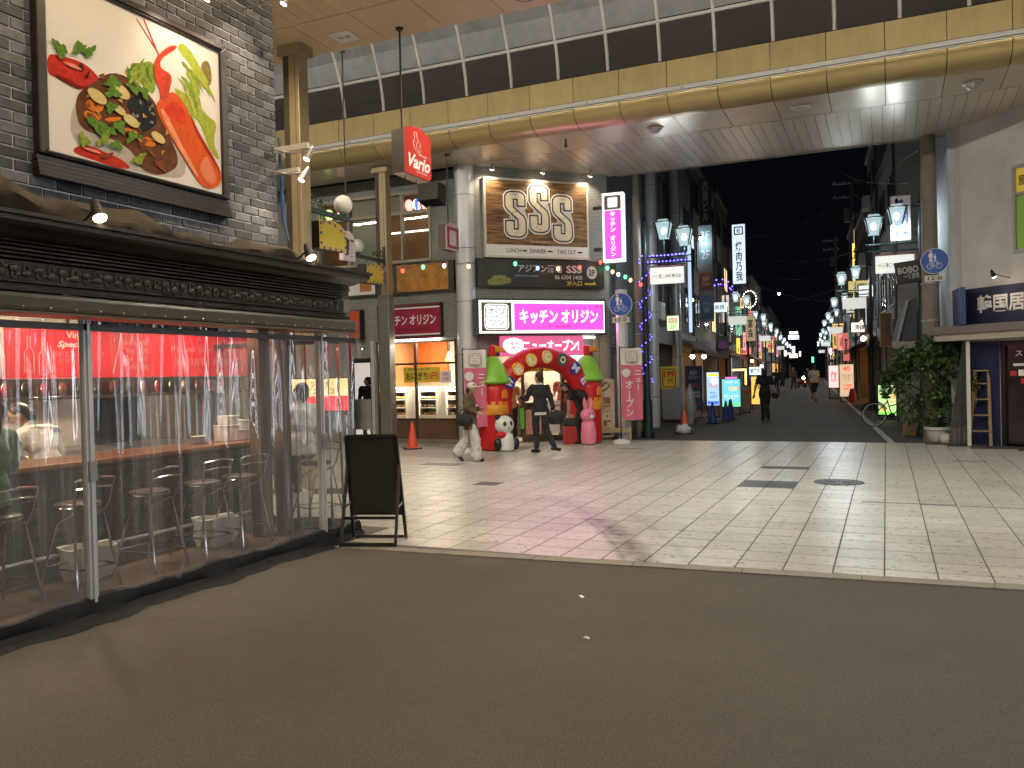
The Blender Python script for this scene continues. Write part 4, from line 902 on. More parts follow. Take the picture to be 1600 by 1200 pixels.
q = MB(); q.box(-9.95, -9.65, .008, .012, 1.5, 1.8); yb = q.build('paper_notice', WHT, sw_); text('NEW\nOPEN', -9.8, 1.65, .2, .2, mat('pink_print', (.6, .06, .25), .6), yb, .006, .02)
TUBW = glow('shop_tube', (1, .94, .80), 14)
f = thing('shop_front_tube', 'lit white tube lamp over the shop window', 'tube light', (-10.6, 17.66, 2.57)); q = MB(); q.cyl((-.75, 0, 0), (.75, 0, 0), .02, n=8); q.build('tube', TUBW, f); q = MB(); q.box(-.8, .8, -.01, .05, .025, .06); q.build('holder', MT['white'], f)
si = thing('shop_interior', 'bright take-away shop interior with orange back wall', 'interior')
q = MB(); q.slab([(-11.9, 17.96), (-9.1, 17.96), (-6.3, 20.3), (-6.6, 23), (-11.9, 23)], .004, .015); q.build('shop_floor', mat('shop_floor', (.45, .40, .33), .3, var=.08), si)
q = MB(); q.slab([(-11.9, 17.96), (-9.1, 17.96), (-6.5, 20.4), (-6.8, 23), (-11.9, 23)], 2.62, 2.7); q.build('shop_ceiling', mat('shop_ceiling', (.7, .66, .6), .7), si)
q = MB(); q.box(-11.9, -6.8, 22.0, 22.1, 0, 2.62); q.build('back_wall', mat('cream_wall', (.62, .52, .40), .7), si)
q = MB(); q.box(-11.9, -11.82, 17.96, 22, 0, 2.62); q.build('side_wall', mat('peach_wall', (.65, .3, .12), .7), si)
q = MB(); q.box(-11.8, -9.7, 19.7, 19.76, 0, 2.6); q.build('white_partition', mat('partition', (.66, .60, .50), .6), si); q = MB(); q.box(-11.8, -10.75, 19.6, 19.66, 1.5, 2.6); q.build('orange_panel', mat('orange_wall', (.75, .16, .02), .6), si)
q = MB(); q.box(-7.2, -7.1, 20.4, 22, 0, 2.62); q.build('right_wall', mat('white_wall', (.6, .56, .5), .7), si)
for (x, y, ln) in ((-10.6, 18.6, 1.6), (-9.8, 20.3, 1.6), (-8.3, 19.9, 1.2), (-8.3, 21.2, 1.2)):
    q = MB(); q.box(x-ln/2, x+ln/2, y-.06, y+.06, 2.585, 2.615); q.build('ceiling_lamp', glow('shop_ceiling_lamp', (1, .90, .72), 75) if 'shop_ceiling_lamp' not in bpy.data.materials else bpy.data.materials['shop_ceiling_lamp'], si)
q = MB(); q.lathe([(.12, -.1), (.09, .0), (.04, .14)], 14); pl0 = thing('pendant_lamp', 'glowing amber cone pendant lamp inside the shop window', 'lamp', (-10.3, 18.9, 2.15)); q.build('lamp_shade', glow('amber_shade', (1, .55, .12), 3), pl0, True); q = MB(); q.cyl((0, 0, .14), (0, 0, .46), .008, n=6); q.build('cord', MT['black'], pl0)
CASE = mat('showcase_white', (.70, .67, .60), .4)
for k, (x0, x1) in enumerate(((-11.68, -11.25), (-10.9, -10.35), (-10.1, -9.6))):
    f = thing('food_showcase', ['white open food showcase at the edge of the shop window', 'white open food showcase in the middle of the shop window', 'white open food showcase beside the corner column'][k], 'showcase', (0, 18.25, 0))
    q = MB(); q.box(x0, x1, 0, .55, .02, .68); q.box(x0, x0+.03, 0, .55, .68, 1.4); q.box(x1-.03, x1, 0, .55, .68, 1.4); q.box(x0, x1, .5, .55, .68, 1.4); q.build('cabinet', CASE, f)
    for z in (.86, 1.07, 1.28):
        q = MB(); q.box(x0+.03, x1-.03, .05, .5, z, z+.02); s_ = q.build('shelf', CASE, f)
    for z in (.68, .88, 1.09):
        for j in range(5):
            x = x0+.06+j*(x1-x0-.12)/4; c = random.choice([(.6, .45, .2), (.5, .2, .05), (.3, .35, .1), (.7, .6, .4), (.35, .12, .05)])
            q = MB(); q.box(-.04, .04, -.06, .06, 0, .045); q.build('lunch_box', mat('food', c, .5, var=.3, scale=30), None, bevel=.008, loc=(x, 18.40, z+.021), label='packed lunch box on a lit showcase shelf in the shop window', cat='lunch box', group='lunch boxes in the shop window')
    q = MB(); q.box(x0+.04, x1-.04, .03, .09, 1.37, 1.39); q.build('case_light', TUBW, f)
    lamp('AREA', ((x0+x1)/2, -.02, 1.42), 22, (1, .86, .60), x1-x0, (0, .55, -1), name='case_lamp', parent=f, size_y=.1)
dr = thing('side_shop_door', 'black framed glass door with white machine behind, beside the shop window', 'door', (0, 17.75, 0)); q = MB()
for x in (-12.6, -11.96): q.box(x, x+.08, -.03, .06, 0, 2.16)
q.box(-12.6, -11.88, -.03, .06, 2.05, 2.16); q.build('frame', BLK, dr); q = MB(); q.box(-12.52, -11.96, .0, .008, .05, 2.05); q.build('pane', MT['glass'], dr)
q = MB(); q.box(-13.1, -12.35, .55, .85, .3, 1.1); q.build('white_machine', MT['white'], dr); q = MB(); q.box(-14.6, -12.3, 1.2, 1.25, 0, 2.3); q.build('glow_back_panel', glow('glow_back', (1, .9, .8), .55), dr)  # back panel glows by itself to stand for a lit side room
gp_ = MB(); gp_.box(-11.9, -11.8, 17.66, 17.75, 0, 2.6); gp_.build('grey_downpipe', MT['silver'], None, label='square grey pillar between the side door and the shop window', cat='pillar')
# entrance doors in the chamfer
en = thing('shop_entrance', 'brown framed glass sliding doors of the take-away shop under the arch', 'door', CA, CRZ); q = MB()
for x in (.25, 1.12, 1.62, 2.16, 2.97): q.box(x, x+.06, .02, .10, .02, 2.12)
q.box(.25, 3.03, .02, .1, 2.1, 2.18); q.box(1.12, 3.0, .025, .095, .02, .16); q.build('frame', TRM, en)
for a, b in ((1.18, 1.62), (1.68, 2.16), (2.22, 2.97)):
    q = MB(); q.box(a, b, .05, .056, .16, 2.1); q.build('pane', MT['glass'], en)
q = MB(); q.box(.25, 3.03, .03, .09, 2.18, 2.56); q.build('transom', mat('transom', (.2, .19, .18), .5), en)
q = MB(); q.box(1.14, 2.3, .036, .042, 1.72, 1.96); yb = q.build('paper_banner', YEL, en); text('おにぎり', 1.55, 1.82, .62, .17, BLK, yb, .034, .02); text('10円引', 2.1, 1.83, .3, .16, REDP, yb, .034, .02)
for (a, b, c, d, m_) in ((1.7, 2.12, .5, 1.0, WHT), (1.2, 1.6, .2, .8, mat('brochure', (.5, .25, .2), .5, var=.4, scale=9)), (1.75, 2.1, .2, .48, WHT)):
    q = MB(); q.box(a, b, .036, .042, c, d); q.build('poster', m_, en)
q = MB(); q.box(1.05, 1.14, -.02, .0, .35, .85); q.build('green_flag', mat('green_flag', (.12, .5, .05), .6), en)
for k, (x, y, w2, h2) in enumerate(((-8.6, 20.3, .9, .9), (-7.6, 21.2, .8, 1.1))):
    f = thing('shop_counter', ['dark shop counter behind the entrance doors', 'white shop cooler behind the entrance doors'][k], 'counter', (x, y, 0), CRZ); q = MB(); q.box(-w2/2, w2/2, -.25, .25, .02, h2); q.build('cabinet', MT['dark'] if k == 0 else CASE, f, bevel=.01); q = MB(); q.box(-w2/2-.03, w2/2+.03, -.28, .28, h2, h2+.04); q.build('top', CASE, f)
# ================================================================ signs on the chamfer
def offset(p, d):
    n = len(p); o = []; A = sum(p[i][0]*p[(i+1) % n][1]-p[(i+1) % n][0]*p[i][1] for i in range(n)); s = 1 if A > 0 else -1
    for i in range(n):
        a, b, c = Vector(p[i-1]), Vector(p[i]), Vector(p[(i+1) % n]); e1 = (b-a).normalized(); e2 = (c-b).normalized()
        n1 = Vector((e1.y, -e1.x))*s; n2 = Vector((e2.y, -e2.x))*s; m_ = (n1+n2); m_ = m_/max(.35, m_.dot(n1)) if m_.length > .01 else n1
        o.append(tuple(b+m_*d))
    return o
f = thing('izakaya_sign', 'wood print billboard with three big cream letters S in dark outlines', 'billboard', CA, CRZ)
q = MB(); q.box(.2, 2.92, -.14, -.02, 4.44, 6.33); q.build('frame', mat('cream_frame', (.62, .58, .50), .5), f, bevel=.01)
def wood_print():
    ma, t, b = _mat('printed_wood'); tc = t.nodes.new('ShaderNodeTexCoord'); mp = N(t, 'ShaderNodeMapping'); mp.inputs['Scale'].default_value = (.9, 1, 9)
    t.links.new(tc.outputs['Object'], mp.inputs[0]); n1 = N(t, 'ShaderNodeTexNoise', Scale=2.6, Detail=7.0, Roughness=.6); t.links.new(mp.outputs[0], n1.inputs['Vector'])
    cr = t.nodes.new('ShaderNodeValToRGB'); t.links.new(n1.outputs[0], cr.inputs[0]); e = cr.color_ramp.elements
    e[0].position = .32; e[0].color = (.035, .018, .008, 1); e[1].position = .7; e[1].color = (.36, .20, .075, 1); k = e.new(.5); k.color = (.19, .10, .038, 1)
    t.links.new(cr.outputs[0], b.inputs['Base Color']); b.inputs['Roughness'].default_value = .5; return ma
q = MB(); q.box(.25, 2.87, -.146, -.141, 4.75, 6.28); wf = q.build('wood_print', wood_print(), f)
q = MB(); q.box(.25, 2.87, -.146, -.141, 4.49, 4.745); ws = q.build('white_strip', WHT, f)
SP = [(345, 425), (345, 270), (320, 230), (270, 205), (150, 205), (100, 225), (70, 270), (70, 430), (100, 490), (240, 620), (240, 760), (195, 760), (195, 640), (75, 640), (75, 800), (100, 850), (150, 880), (270, 885), (325, 860), (355, 810), (355, 640), (330, 570), (190, 440), (190, 325), (235, 325), (235, 425)]
CRE = mat('cream_letter', (.74, .67, .53), .5, var=.12, scale=14); INK = mat('ink_brown', (.025, .012, .008), .5)
for k, (u0, u1, z0, z1) in enumerate(((.72, 1.26, 4.93, 6.02), (1.34, 1.86, 5.06, 6.20), (1.95, 2.47, 4.86, 5.98))):
    p = [(u0+(x-70)/285*(u1-u0), z0+(885-y)/680*(z1-z0)) for x, y in SP]
    for nm, d, m_, y in (('halo', .045, WHT, -.1475), ('outline', .012, INK, -.1495), ('letter', -.022, CRE, -.1515)):
        q = MB(); q.prism(offset(p, d), y-.001, y); lt = q.build('letter_'+nm, m_, wf)
    rnd = random.Random(k); q = MB()
    for j in range(14):
        cx, cz = random.choice([((u0+u1)/2, z1-.12), ((u0+u1)/2, (z0+z1)/2), ((u0+u1)/2, z0+.12)]); x, z = cx+rnd.uniform(-.1, .1), cz+rnd.uniform(-.06, .06); a = rnd.uniform(0, 3)
        q.tube([(x+.03*math.cos(a+t)*(1+t*.2), -.1535, z+.03*math.sin(a+t)) for t in (0, .5, 1, 1.5)], .0035, 4)
    q.build('letter_engraving', INK, wf)
text('LUNCH', .92, 4.615, .36, .10, INK, ws, -.147, .01); text('DINNER', 1.55, 4.615, .42, .10, INK, ws, -.147, .01); text('TAKE OUT', 2.3, 4.615, .5, .10, INK, ws, -.147, .01); text('ASIAN SPICE SAKABA SSS', 1.6, 4.84, .5, .04, WHT, wf, -.147, 0)
for x in (1.2, 1.86, 2.66): q = MB(); q.prism(ell(x, 4.615, .08, .02, 0, 14), -.149, -.147); q.build('time_badge', INK, ws)
BLKF = mat('banner_black', (.022, .020, .018), .4, var=.3, scale=3)
f = thing('izakaya_banner', 'dark banner with white japanese lettering and phone number below the wood billboard', 'banner', CA, CRZ)
q = MB(); q.box(.0, 3.32, -.12, -.02, 3.74, 4.41); q.build('board', MT['black'], f); q = MB(); q.box(.03, 3.29, -.126, -.121, 3.77, 4.38); fc = q.build('face', BLKF, f)
LG = mat('pale_grey_print', (.55, .55, .53), .5)
text('アジアン酒場', 1.6, 4.2, 1.15, .19, LG, fc, -.127, .015); text('SSS', 2.5, 4.2, .42, .19, LG, fc, -.127, .03); text('06 6304 1400', 2.35, 4.0, .74, .10, LG, fc, -.127, .015); text('2F入口', 2.5, 3.86, .4, .12, YEL, fc, -.127, .015); text('ASIAN SPICE SAKABA', 1.25, 4.02, .6, .04, LG, fc, -.127)
q = MB(); q.prism(ell(2.98, 4.13, .14, .16, 0, 24), -.129, -.127); dk = q.build('floor_badge', LG, fc); text('2F', 2.98, 4.13, .18, .15, BLK, dk, -.1295, .03)
q = MB(); q.prism([(2.78, 3.83), (3.1, 3.83), (3.02, 3.93), (3.02, 3.87), (2.78, 3.87)], -.129, -.127); q.build('arrow', YEL, fc)
q = MB(); q.prism(ell(.55, 3.9, .3, .12, .1, 20, .1), -.129, -.127); q.build('food_photo', mat('banner_food', (.22, .2, .06), .5, var=.5, scale=12), fc)
# pink lit shop sign
LITW = glow('lit_white', (.92, 1, .94), .92); PINK = glow('lit_pink', (.90, .085, .62), .80); BRN = glow('lit_brown', (.10, .055, .035), .5, (.08, .05, .03))
LETW = glow('lit_letter', (1, .96, 1), .95)
f = thing('lit_shop_sign', 'wide glowing pink and white shop sign with katakana over the entrance', 'sign', CA, CRZ)
q = MB(); q.box(-.13, 3.2, -.42, -.05, 2.58, 3.45); q.build('case', mat('sign_case', (.03, .045, .035), .4), f, bevel=.02); q = MB(); q.box(-.08, 3.15, -.427, -.421, 2.63, 3.40); fc = q.build('lit_border', LITW, f)
q = MB(); q.box(-.02, .72, -.430, -.4275, 2.68, 3.35); q.build('logo_ground', BRN, fc); q = MB(); q.box(.79, 3.12, -.430, -.4275, 2.70, 3.33); pk = q.build('pink_panel', PINK, fc)
def rrect(x0, x1, z0, z1, r, n=6):
    o = []
    for cx, cz, a in ((x1-r, z1-r, 0), (x0+r, z1-r, PI/2), (x0+r, z0+r, PI), (x1-r, z0+r, 3*PI/2)): o += [(cx+r*math.cos(a+PI/2*k/n), cz+r*math.sin(a+PI/2*k/n)) for k in range(n+1)]
    return o
GRNl = mat('logo_line', (.03, .05, .04), .5)
def logo(par, cx, cz, s, y, white, line):
    q = MB(); q.prism(rrect(cx-s, cx+s, cz-s, cz+s, s*.3), y-.002, y-.0005); q.build('logo_plate', white, par)
    q = MB(); o = rrect(cx-s*.9, cx+s*.9, cz-s*.9, cz+s*.9, s*.25); q.tube([(x, y-.003, z) for x, z in o], s*.035, 4, True); q.box(cx-s*.88, cx+s*.88, y-.004, y-.0025, cz-.02*s, cz+.02*s); q.box(cx-.02*s, cx+.02*s, y-.004, y-.0025, cz, cz+s*.88); q.build('logo_rule', line, par)
    for ch, dx, dz, w_ in (('オ', -.45, .45, .5), ('リ', .45, .45, .42), ('ジン', .0, -.45, 1.2)): text(ch, cx+dx*s, cz+dz*s, w_*s, .5*s, line, par, y-.0025, .01)
logo(fc, .35, 3.015, .30, -.4305, LITW, GRNl)
text('キッチン オリジン', 1.95, 3.02, 2.05, .34, LETW, pk, -.4305, .035); text('KITCHEN ORIGIN', 1.95, 2.79, .56, .05, mat('plum', (.25, .01, .15), .5), pk, -.4305, .01); text('AEON', 2.98, 3.27, .22, .05, mat('red_plum', (.5, .01, .2), .5), pk, -.4305)
lamp('AREA', tuple(CA+Vector((math.cos(CRZ), math.sin(CRZ), 0))*1.6+Vector((math.sin(CRZ), -math.cos(CRZ), 0))*.46+Vector((0, 0, 3.0))), 20, (1, .35, .85), 3.0, (math.sin(CRZ), -math.cos(CRZ), 0), name='sign_light', size_y=.7)
f = thing('new_open_sign', 'pink new opening sign in katakana hung under the lit shop sign', 'sign', CA, CRZ)
q = MB(); q.box(.45, 2.6, -.36, -.3, 2.10, 2.57); fc = q.build('panel', glow('pink_panel2', (.75, .14, .33), .55, (.6, .1, .25)), f); text('ニューオープン!', 1.75, 2.34, 1.45, .28, LETW, fc, -.362, .03)
q = MB(); q.prism(ell(.78, 2.34, .26, .19, 0, 24, .04), -.364, -.362); hb = q.build('heart_badge', LETW, fc); text('NEW\nOPEN', .78, 2.34, .3, .2, mat('pinkish', (.6, .1, .3), .5), hb, -.3645, .02)
q = MB(); q.box(2.0, 2.6, -.37, -.32, 2.02, 2.09); q.build('blue_tube', glow('blue_tube', (.5, .75, 1), 2.2), f)
q = MB(); q.cyl((2.6, -.2, 2.53), (2.98, -.2, 2.53), .02, n=8); q.build('front_tube', TUBW, None, loc=CA, rz=CRZ, label='short lit tube lamp under the right end of the pink sign', cat='tube light')
# vertical lit sign
f, fc = sign_box('vertical_lit_sign', 'tall narrow glowing pink sign with vertical katakana projecting toward the street', 'sign', (-5.86, 19.0, 5.11), R_(4), .52, 1.64, .2, mat('sign_edge', (.7, .7, .7), .4, emit=(.9, .95, 1), estr=.8), LITW)
q = MB(); q.box(-.2, .2, -.01, -.0065, .42, .75); q.build('logo_ground', BRN, fc); q = MB(); q.box(-.2, .2, -.01, -.0065, -.76, .40); pk = q.build('pink_panel', PINK, fc); logo(fc, 0, .585, .12, -.0105, LITW, GRNl)
text(vert('キッチン'), 0, .13, .13, .48, LETW, pk, -.0105, .03); text(vert('オリジン'), 0, -.45, .13, .5, LETW, pk, -.0105, .03)
for z in (.5, -.5):
    q = MB(); q.box(-.5, -.26, .06, .12, z-.04, z+.04); q.build('bracket', MT['black'], f)
for u, lb in ((.33, 'over the left upper corner of the wood billboard'), (1.6, 'over the middle of the wood billboard'), (2.85, 'over the far corner of the wood billboard')):
    d = Vector((math.cos(CRZ), math.sin(CRZ), 0)); nn = Vector((math.sin(CRZ), -math.cos(CRZ), 0)); p = CA+d*u+nn*.42+Vector((0, 0, 6.44))
    spotlight('small floodlight '+lb.replace('left upper', 'near'), tuple(p), tuple(-nn*.4+Vector((0, 0, .08))), tuple(-nn*.55+Vector((0, 0, -.8))), 34, None, None, 110, WARM, .06)
# hanging arcade signs
def hang_rods(f, x0, x1, z0, z1, y=0):
    for x in sorted({x0, x1}):
        q = MB(); q.cyl((x, y, z0), (x, y, z1), .014, n=8); q.lathe([(.05, z1-.03), (.06, z1)], 10, (x, y, 0)); q.build('rod', MT['dark'], f)
vs_p = [(-.36, -.33), (.30, -.33), (.36, -.27), (.36, .30), (.16, .36), (0, .38), (-.16, .36), (-.36, .30)]
vf = thing('hanging_red_sign', 'red hanging restaurant sign with white script and line emblem on a long rod', 'sign', (-6.09, 10.37, 4.86), RZ90)
q = MB(); q.prism([(-.35, -.31), (.35, -.31), (.35, .29), (-.35, .29)], .012, .22); q.build('case', MT['dark'], vf); q = MB(); q.prism(vs_p, -.01, .01); fc = q.build('face', mat('vermilion', (.50, .035, .025), .45, var=.06), vf)
q = MB(); q.box(-.33, .33, .03, .2, -.335, -.312); q.build('bottom_light_panel', mat('pale_panel', (.6, .5, .42), .5), vf); hang_rods(vf, -.24, -.24, .3, 1.74, .11)
for x in (-.2, .1): q = MB(); q.cyl((x, .1, -.335), (x, .1, -.40), .008, n=6); q.build('bolt', MT['black'], vf)
text('Vario', .02, -.13, .60, .2, WHT, fc, -.0105, .03, shear=.35); text('Dining Bar', .12, -.01, .25, .04, WHT, fc, -.0105, 0, shear=.3); text('Bistro & Wine', .08, -.26, .3, .03, WHT, fc, -.0105, 0, shear=.3)
q = MB(); q.tube([(-.10, -.013, .20), (-.12, -.013, .28), (-.05, -.013, .30), (-.03, -.013, .22), (.0, -.013, .18), (.06, -.013, .14), (.03, -.013, .10), (.08, -.013, .06), (.02, -.013, .04), (.07, -.013, .0)], .006, 4); q.tube([(-.12, -.013, .18), (-.14, -.013, .12), (-.1, -.013, .06), (-.06, -.013, .03)], .006, 4); q.tube([(-.04, -.013, .16), (-.06, -.013, .10), (-.01, -.013, .05), (-.02, -.013, .01)], .005, 4); q.build('emblem', WHT, fc)
of = thing('hanging_shop_sign', 'small crimson hanging sign with white square logo under the arcade soffit', 'sign', (-8.74, 16.3, 4.74), RZ90)
q = MB(); q.box(-.28, .28, .012, .2, -.28, .26); q.build('case', mat('brown_case', (.10, .06, .04), .5), of); q = MB(); q.prism([(-.29, -.29), (.29, -.29), (.29, .24), (.1, .32), (-.1, .32), (-.29, .24)], -.01, .01); fc = q.build('face', mat('pale_rim', (.6, .42, .45), .5), of)
q = MB(); q.prism([(-.25, -.25), (.25, -.25), (.25, .22), (-.25, .22)], -.014, -.011); cr_ = q.build('crimson_panel', CRM, fc); logo(cr_, 0, -.02, .17, -.0145, WHT, CRM); hang_rods(of, 0, 0, .3, 1.86, .1)
# bronze poles with lamp arms
GRN_ = mat('verdigris_iron', (.045, .075, .065), .5, .4, var=.2, scale=12); GLB = mat('white_globe', (.62, .61, .56), .3)
YLF = mat('yellow_sign', (.62, .47, .05), .45, var=.06); CHK = mat('purple_check', (.09, .05, .22), .5); CHO = mat('orange_check', (.6, .33, .12), .5)
def pole(x, y, label, armdir, arm_z, sgn_label, L_=1.05):
    p = thing('bronze_pole', label, 'pole', (x, y, 0)); q = MB(); q.box(-.13, .13, -.11, .11, 0, 6.6); q.build('shaft', MT['pole'], p, bevel=.01)
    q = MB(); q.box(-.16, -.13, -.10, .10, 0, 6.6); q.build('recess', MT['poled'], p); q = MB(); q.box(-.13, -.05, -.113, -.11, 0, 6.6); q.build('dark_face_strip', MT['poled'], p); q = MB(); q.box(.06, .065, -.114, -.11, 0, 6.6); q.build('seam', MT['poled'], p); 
    if y > 12: q = MB(); q.box(-.145, .145, -.122, .122, 0, 3.6); q.build('steel_sleeve', mat('steel_sleeve', (.30, .29, .27), .3, .7, var=.1), p, bevel=.01)
    q = MB(); q.box(-.22, .2, -.15, .15, 6.45, 6.598); q.build('head_plate', MT['pole'], p)
    s = armdir; f = thing('globe_lamp', 'white globe lamp on a green scrolled iron arm of the '+sgn_label, 'lamp', (x+.05, y+s*.12, arm_z))
    q = MB(); q.bar((0, 0, 0), (0, s*L_, .0), .07, .07); q.build('arm', GRN_, f); q = MB(); q.box(-.03, .03, -.02, .02, -.12, .34); q.build('wall_plate', GRN_, f)
    for (c, r, n_) in ((.12, .1, 14), (.3, .08, 12), (.43, .05, 10)):
        q = MB(); q.tube([(0, s*(c+r*(1-t/9)*math.cos(t)), .06+r*.9+r*(1-t/9)*math.sin(t)) for t in [k*.6 for k in range(n_)]], .012, 5); q.build('scroll', GRN_, f, True)
    q = MB(); q.sph((0, s*(L_-.14), .22), .15, 20, 14); q.build('globe', GLB, f, True); q = MB(); q.lathe([(.05, .03), (.07, .06), (.06, .09)], 12, (0, s*(L_-.14), 0)); q.build('collar', GRN_, f)
    yc = .5*s; g = thing('yellow_box_sign', 'yellow checked border box sign hung on the '+sgn_label, 'sign', (x+.14, y+s*.12+yc, arm_z-.34), RZ90)
    q = MB(); q.box(-.33, .33, .012, .26, -.22, .19); q.build('case', MT['black'], g); q = MB(); q.prism([(-.33, -.24), (.33, -.22), (.33, .10), (.2, .19), (0, .22), (-.33, .2)], -.006, .01); fc = q.build('face', YLF, g)
    for k in range(9):
        for z in (-.215, .185 if k < 5 else .185-.045*(k-4)**1.15*.55):
            q = MB(); q.box(-.33+k*.073, -.33+k*.073+.04, -.009, -.0065, z-.025, z+.025); q.build('check', CHK if k % 2 else CHO, fc)
    for k in range(5):
        for x_ in (-.31, .31): q = MB(); q.box(x_-.025, x_+.025, -.010, -.0072, -.17+.075*k, -.13+.075*k); q.build('check', CHO if k % 2 else CHK, fc)
    for x_ in (-.2, .2): q = MB(); q.cyl((x_, .08, .19), (x_, .08, .32), .009, n=6); q.build('hanger', GRN_, g)
    return p
pole(-7.93, 10.0, 'tan bronze square pole rising to the ceiling behind the brick corner', 1, 4.22, 'pole behind the brick corner')
pole(-10.68, 16.55, 'tan bronze square pole standing before the shop window', -1, 4.37, 'pole before the shop window', 1.2)
f = thing('noodle_sign', 'white rounded hanging sign with one black brush kanji under the arcade', 'sign', (-9.0, 12.74, 4.1), RZ90); q = MB(); q.prism([(-.19, -.27), (.19, -.27), (.19, .12), (.12, .24), (0, .28), (-.12, .24), (-.19, .12)], -.01, .08); fc = q.build('face', mat('pale_lilac', (.55, .48, .48), .5), f); text('麺', 0, -.03, .28, .34, BLK, fc, -.011, .03); hang_rods(f, 0, 0, .28, 3.6, .04)
# ================================================================ string of coloured bulbs
sl_ = thing('string_light', 'string of coloured bulbs strung across the corner shop front', 'string light')
def at_depth(px, py, dep): 
    d = FW+RT*((px-800)/1294)-U2*((py-600)/1294); return Vector((0, 0, CAMH))+d*dep
bl_ = [(629, 424, 19.2, 'r'), (661, 418, 18.9, 'g'), (694, 416, 18.7, 'w'), (732, 417, 18.6, 'a'), (805, 413, 19.1, 'g'), (840, 420, 19.4, 'b'), (872, 421, 19.7, 'a'), (906, 419, 20.0, 'r'), (938, 411, 20.3, 'r'), (949, 420, 20.4, 'g'), (957, 426, 20.5, 'a'), (966, 430, 20.5, 'w'), (977, 434, 20.6, 'g'), (985, 439, 20.6, 'a'), (1001, 446, 20.7, 'r')]
CB = {'r': (1, .03, .02), 'g': (.05, 1, .25), 'w': (.8, .85, 1), 'a': (1, .5, .12), 'b': (.1, .3, 1)}; CBm = {k: glow('bulb_'+k, c, 9) for k, c in CB.items()}
pts = [at_depth(a, b-7, d) for a, b, d, _ in bl_]; q = MB(); wp = []
for i in range(len(pts)-1):
    for t in (0, .33, .66): wp.append(pts[i].lerp(pts[i+1], t)-Vector((0, 0, .10*(1-(2*t-1)**2)*min(1, (pts[i+1]-pts[i]).length/1.2)+0)))
q.tube(wp+[pts[-1]], .006, 4); q.build('cable', MT['black'], sl_)
for (a, b, d, k), p in zip(bl_, pts):
    q = MB(); q.cyl(p, p-Vector((0, 0, .05)), .02, n=8); sk_ = q.build('socket', MT['black'], sl_); q = MB(); q.sph(p-Vector((0, 0, .09)), (.038, .038, .05), 8, 6); q.build('bulb', CBm[k], sk_, True)
# ================================================================ the street beyond: s metres along it, t metres across from its near-side wall line
PO = Vector((-6.2, 20.2, 0))
def SP(s, t, z=0): return PO+SD*s+SN*t+Vector((0, 0, z))
def on_s(px, py, s):
    d = FW+RT*((px-800)/1294)-U2*((py-600)/1294); c = Vector((0, 0, CAMH)); k = (SP(s, 0)-c).dot(SD)/d.dot(SD); p = c+d*k
    return (p-PO).dot(SN), p.z
def rect_s(x0, y0, x1, y1, s):
    a, b = on_s(x0, y0, s), on_s(x1, y1, s); return (a[0]+b[0])/2, (a[1]+b[1])/2, abs(b[0]-a[0]), abs(a[1]-b[1])
def street_sign(name, label, px, s, face, body=None, d_=.12, cat='sign', grp=None):
    t, z, w_, h_ = rect_s(*px, s); f, fc = sign_box(name, label, cat, SP(s, t, z), SRZ, w_, h_, d_, body or MT['black'], face, grp); return f, fc, w_, h_
DKW = mat('dim_frame', (.08, .08, .085), .5); PANE = mat('dark_pane', (.02, .025, .035), .08, spec=.8); LITP = glow('lit_pane', (1, .72, .38), 1.0); LITC = glow('lit_pane_cool', (.8, .9, 1), .9)
def house(label, side, s0, s1, h, wall, floors, nwin, front=None, sign=None, lit=.12, seed=0, name='street_building', awn=None):
    rnd = random.Random(seed); L_ = s1-s0
    b = thing(name, label, 'building', SP(s0 if side < 0 else s1, 0 if side < 0 else 7.1), SRZ+(PI/2 if side < 0 else -PI/2))
    q = MB(); q.box(0, L_, .0, 6, 2.9, h); q.box(0, .25, 0, 6, 0, 2.9); q.box(L_-.25, L_, 0, 6, 0, 2.9); q.box(.25, L_-.25, .8, 6, 0, 2.9); q.build('wall', wall, b)
    q = MB(); q.box(-.05, L_+.05, -.12, 6, h, h+.18); q.build('parapet', DKW, b)
    fh = (h-3.1)/floors
    for fl in range(floors):
        for k in range(nwin):
            w_ = L_/nwin*.55; x = L_*(k+.5)/nwin; z = 3.3+fl*fh+.3; hh = min(1.3, fh*.55); q = MB()
            for (a, c, e, f_) in ((x-w_/2-.05, x-w_/2, z, z+hh), (x+w_/2, x+w_/2+.05, z, z+hh), (x-w_/2-.05, x+w_/2+.05, z+hh, z+hh+.05), (x-w_/2-.08, x+w_/2+.08, z-.06, z), (x-.02, x+.02, z, z+hh)): q.box(a, c, -.05, .0, e, f_)
            wn = q.build('window', DKW, b); q = MB(); q.box(x-w_/2, x+w_/2, -.022, -.004, z, z+hh); q.build('pane', (LITP if rnd.random() < .6 else LITC) if rnd.random() < lit else PANE, wn)
        if rnd.random() < .6:
            x = rnd.uniform(.5, L_-1); q = MB(); q.box(x, x+.75, -.34, -.04, 3.25+fl*fh, 3.8+fl*fh); q.build('air_conditioner', MT['whitemetal'], b, bevel=.02)
    q = MB(); q.box(.3, L_-.3, .7, .79, .1, 2.5); q.build('shop_front', front or mat('shop_front_dim', (.08, .06, .05), .5, var=.3), b)
    q = MB(); q.box(.1, L_-.1, -.16, -.004, 2.55, 3.05); q.build('sign_band', sign or DKW, b)
    q = MB(); q.cyl((L_-.12, -.07, 0), (L_-.12, -.07, h), .045, n=8); q.build('downpipe', DKW, b)
    if awn is not None:
        q = MB(); q.add([(.3, -.03, 2.9), (L_-.3, -.03, 2.9), (L_-.3, -1.1, 2.35), (.3, -1.1, 2.35), (.3, -1.1, 2.2), (L_-.3, -1.1, 2.2)], [(0, 3, 2, 1), (3, 4, 5, 2)]); q.build('awning', awn, b)
    return b
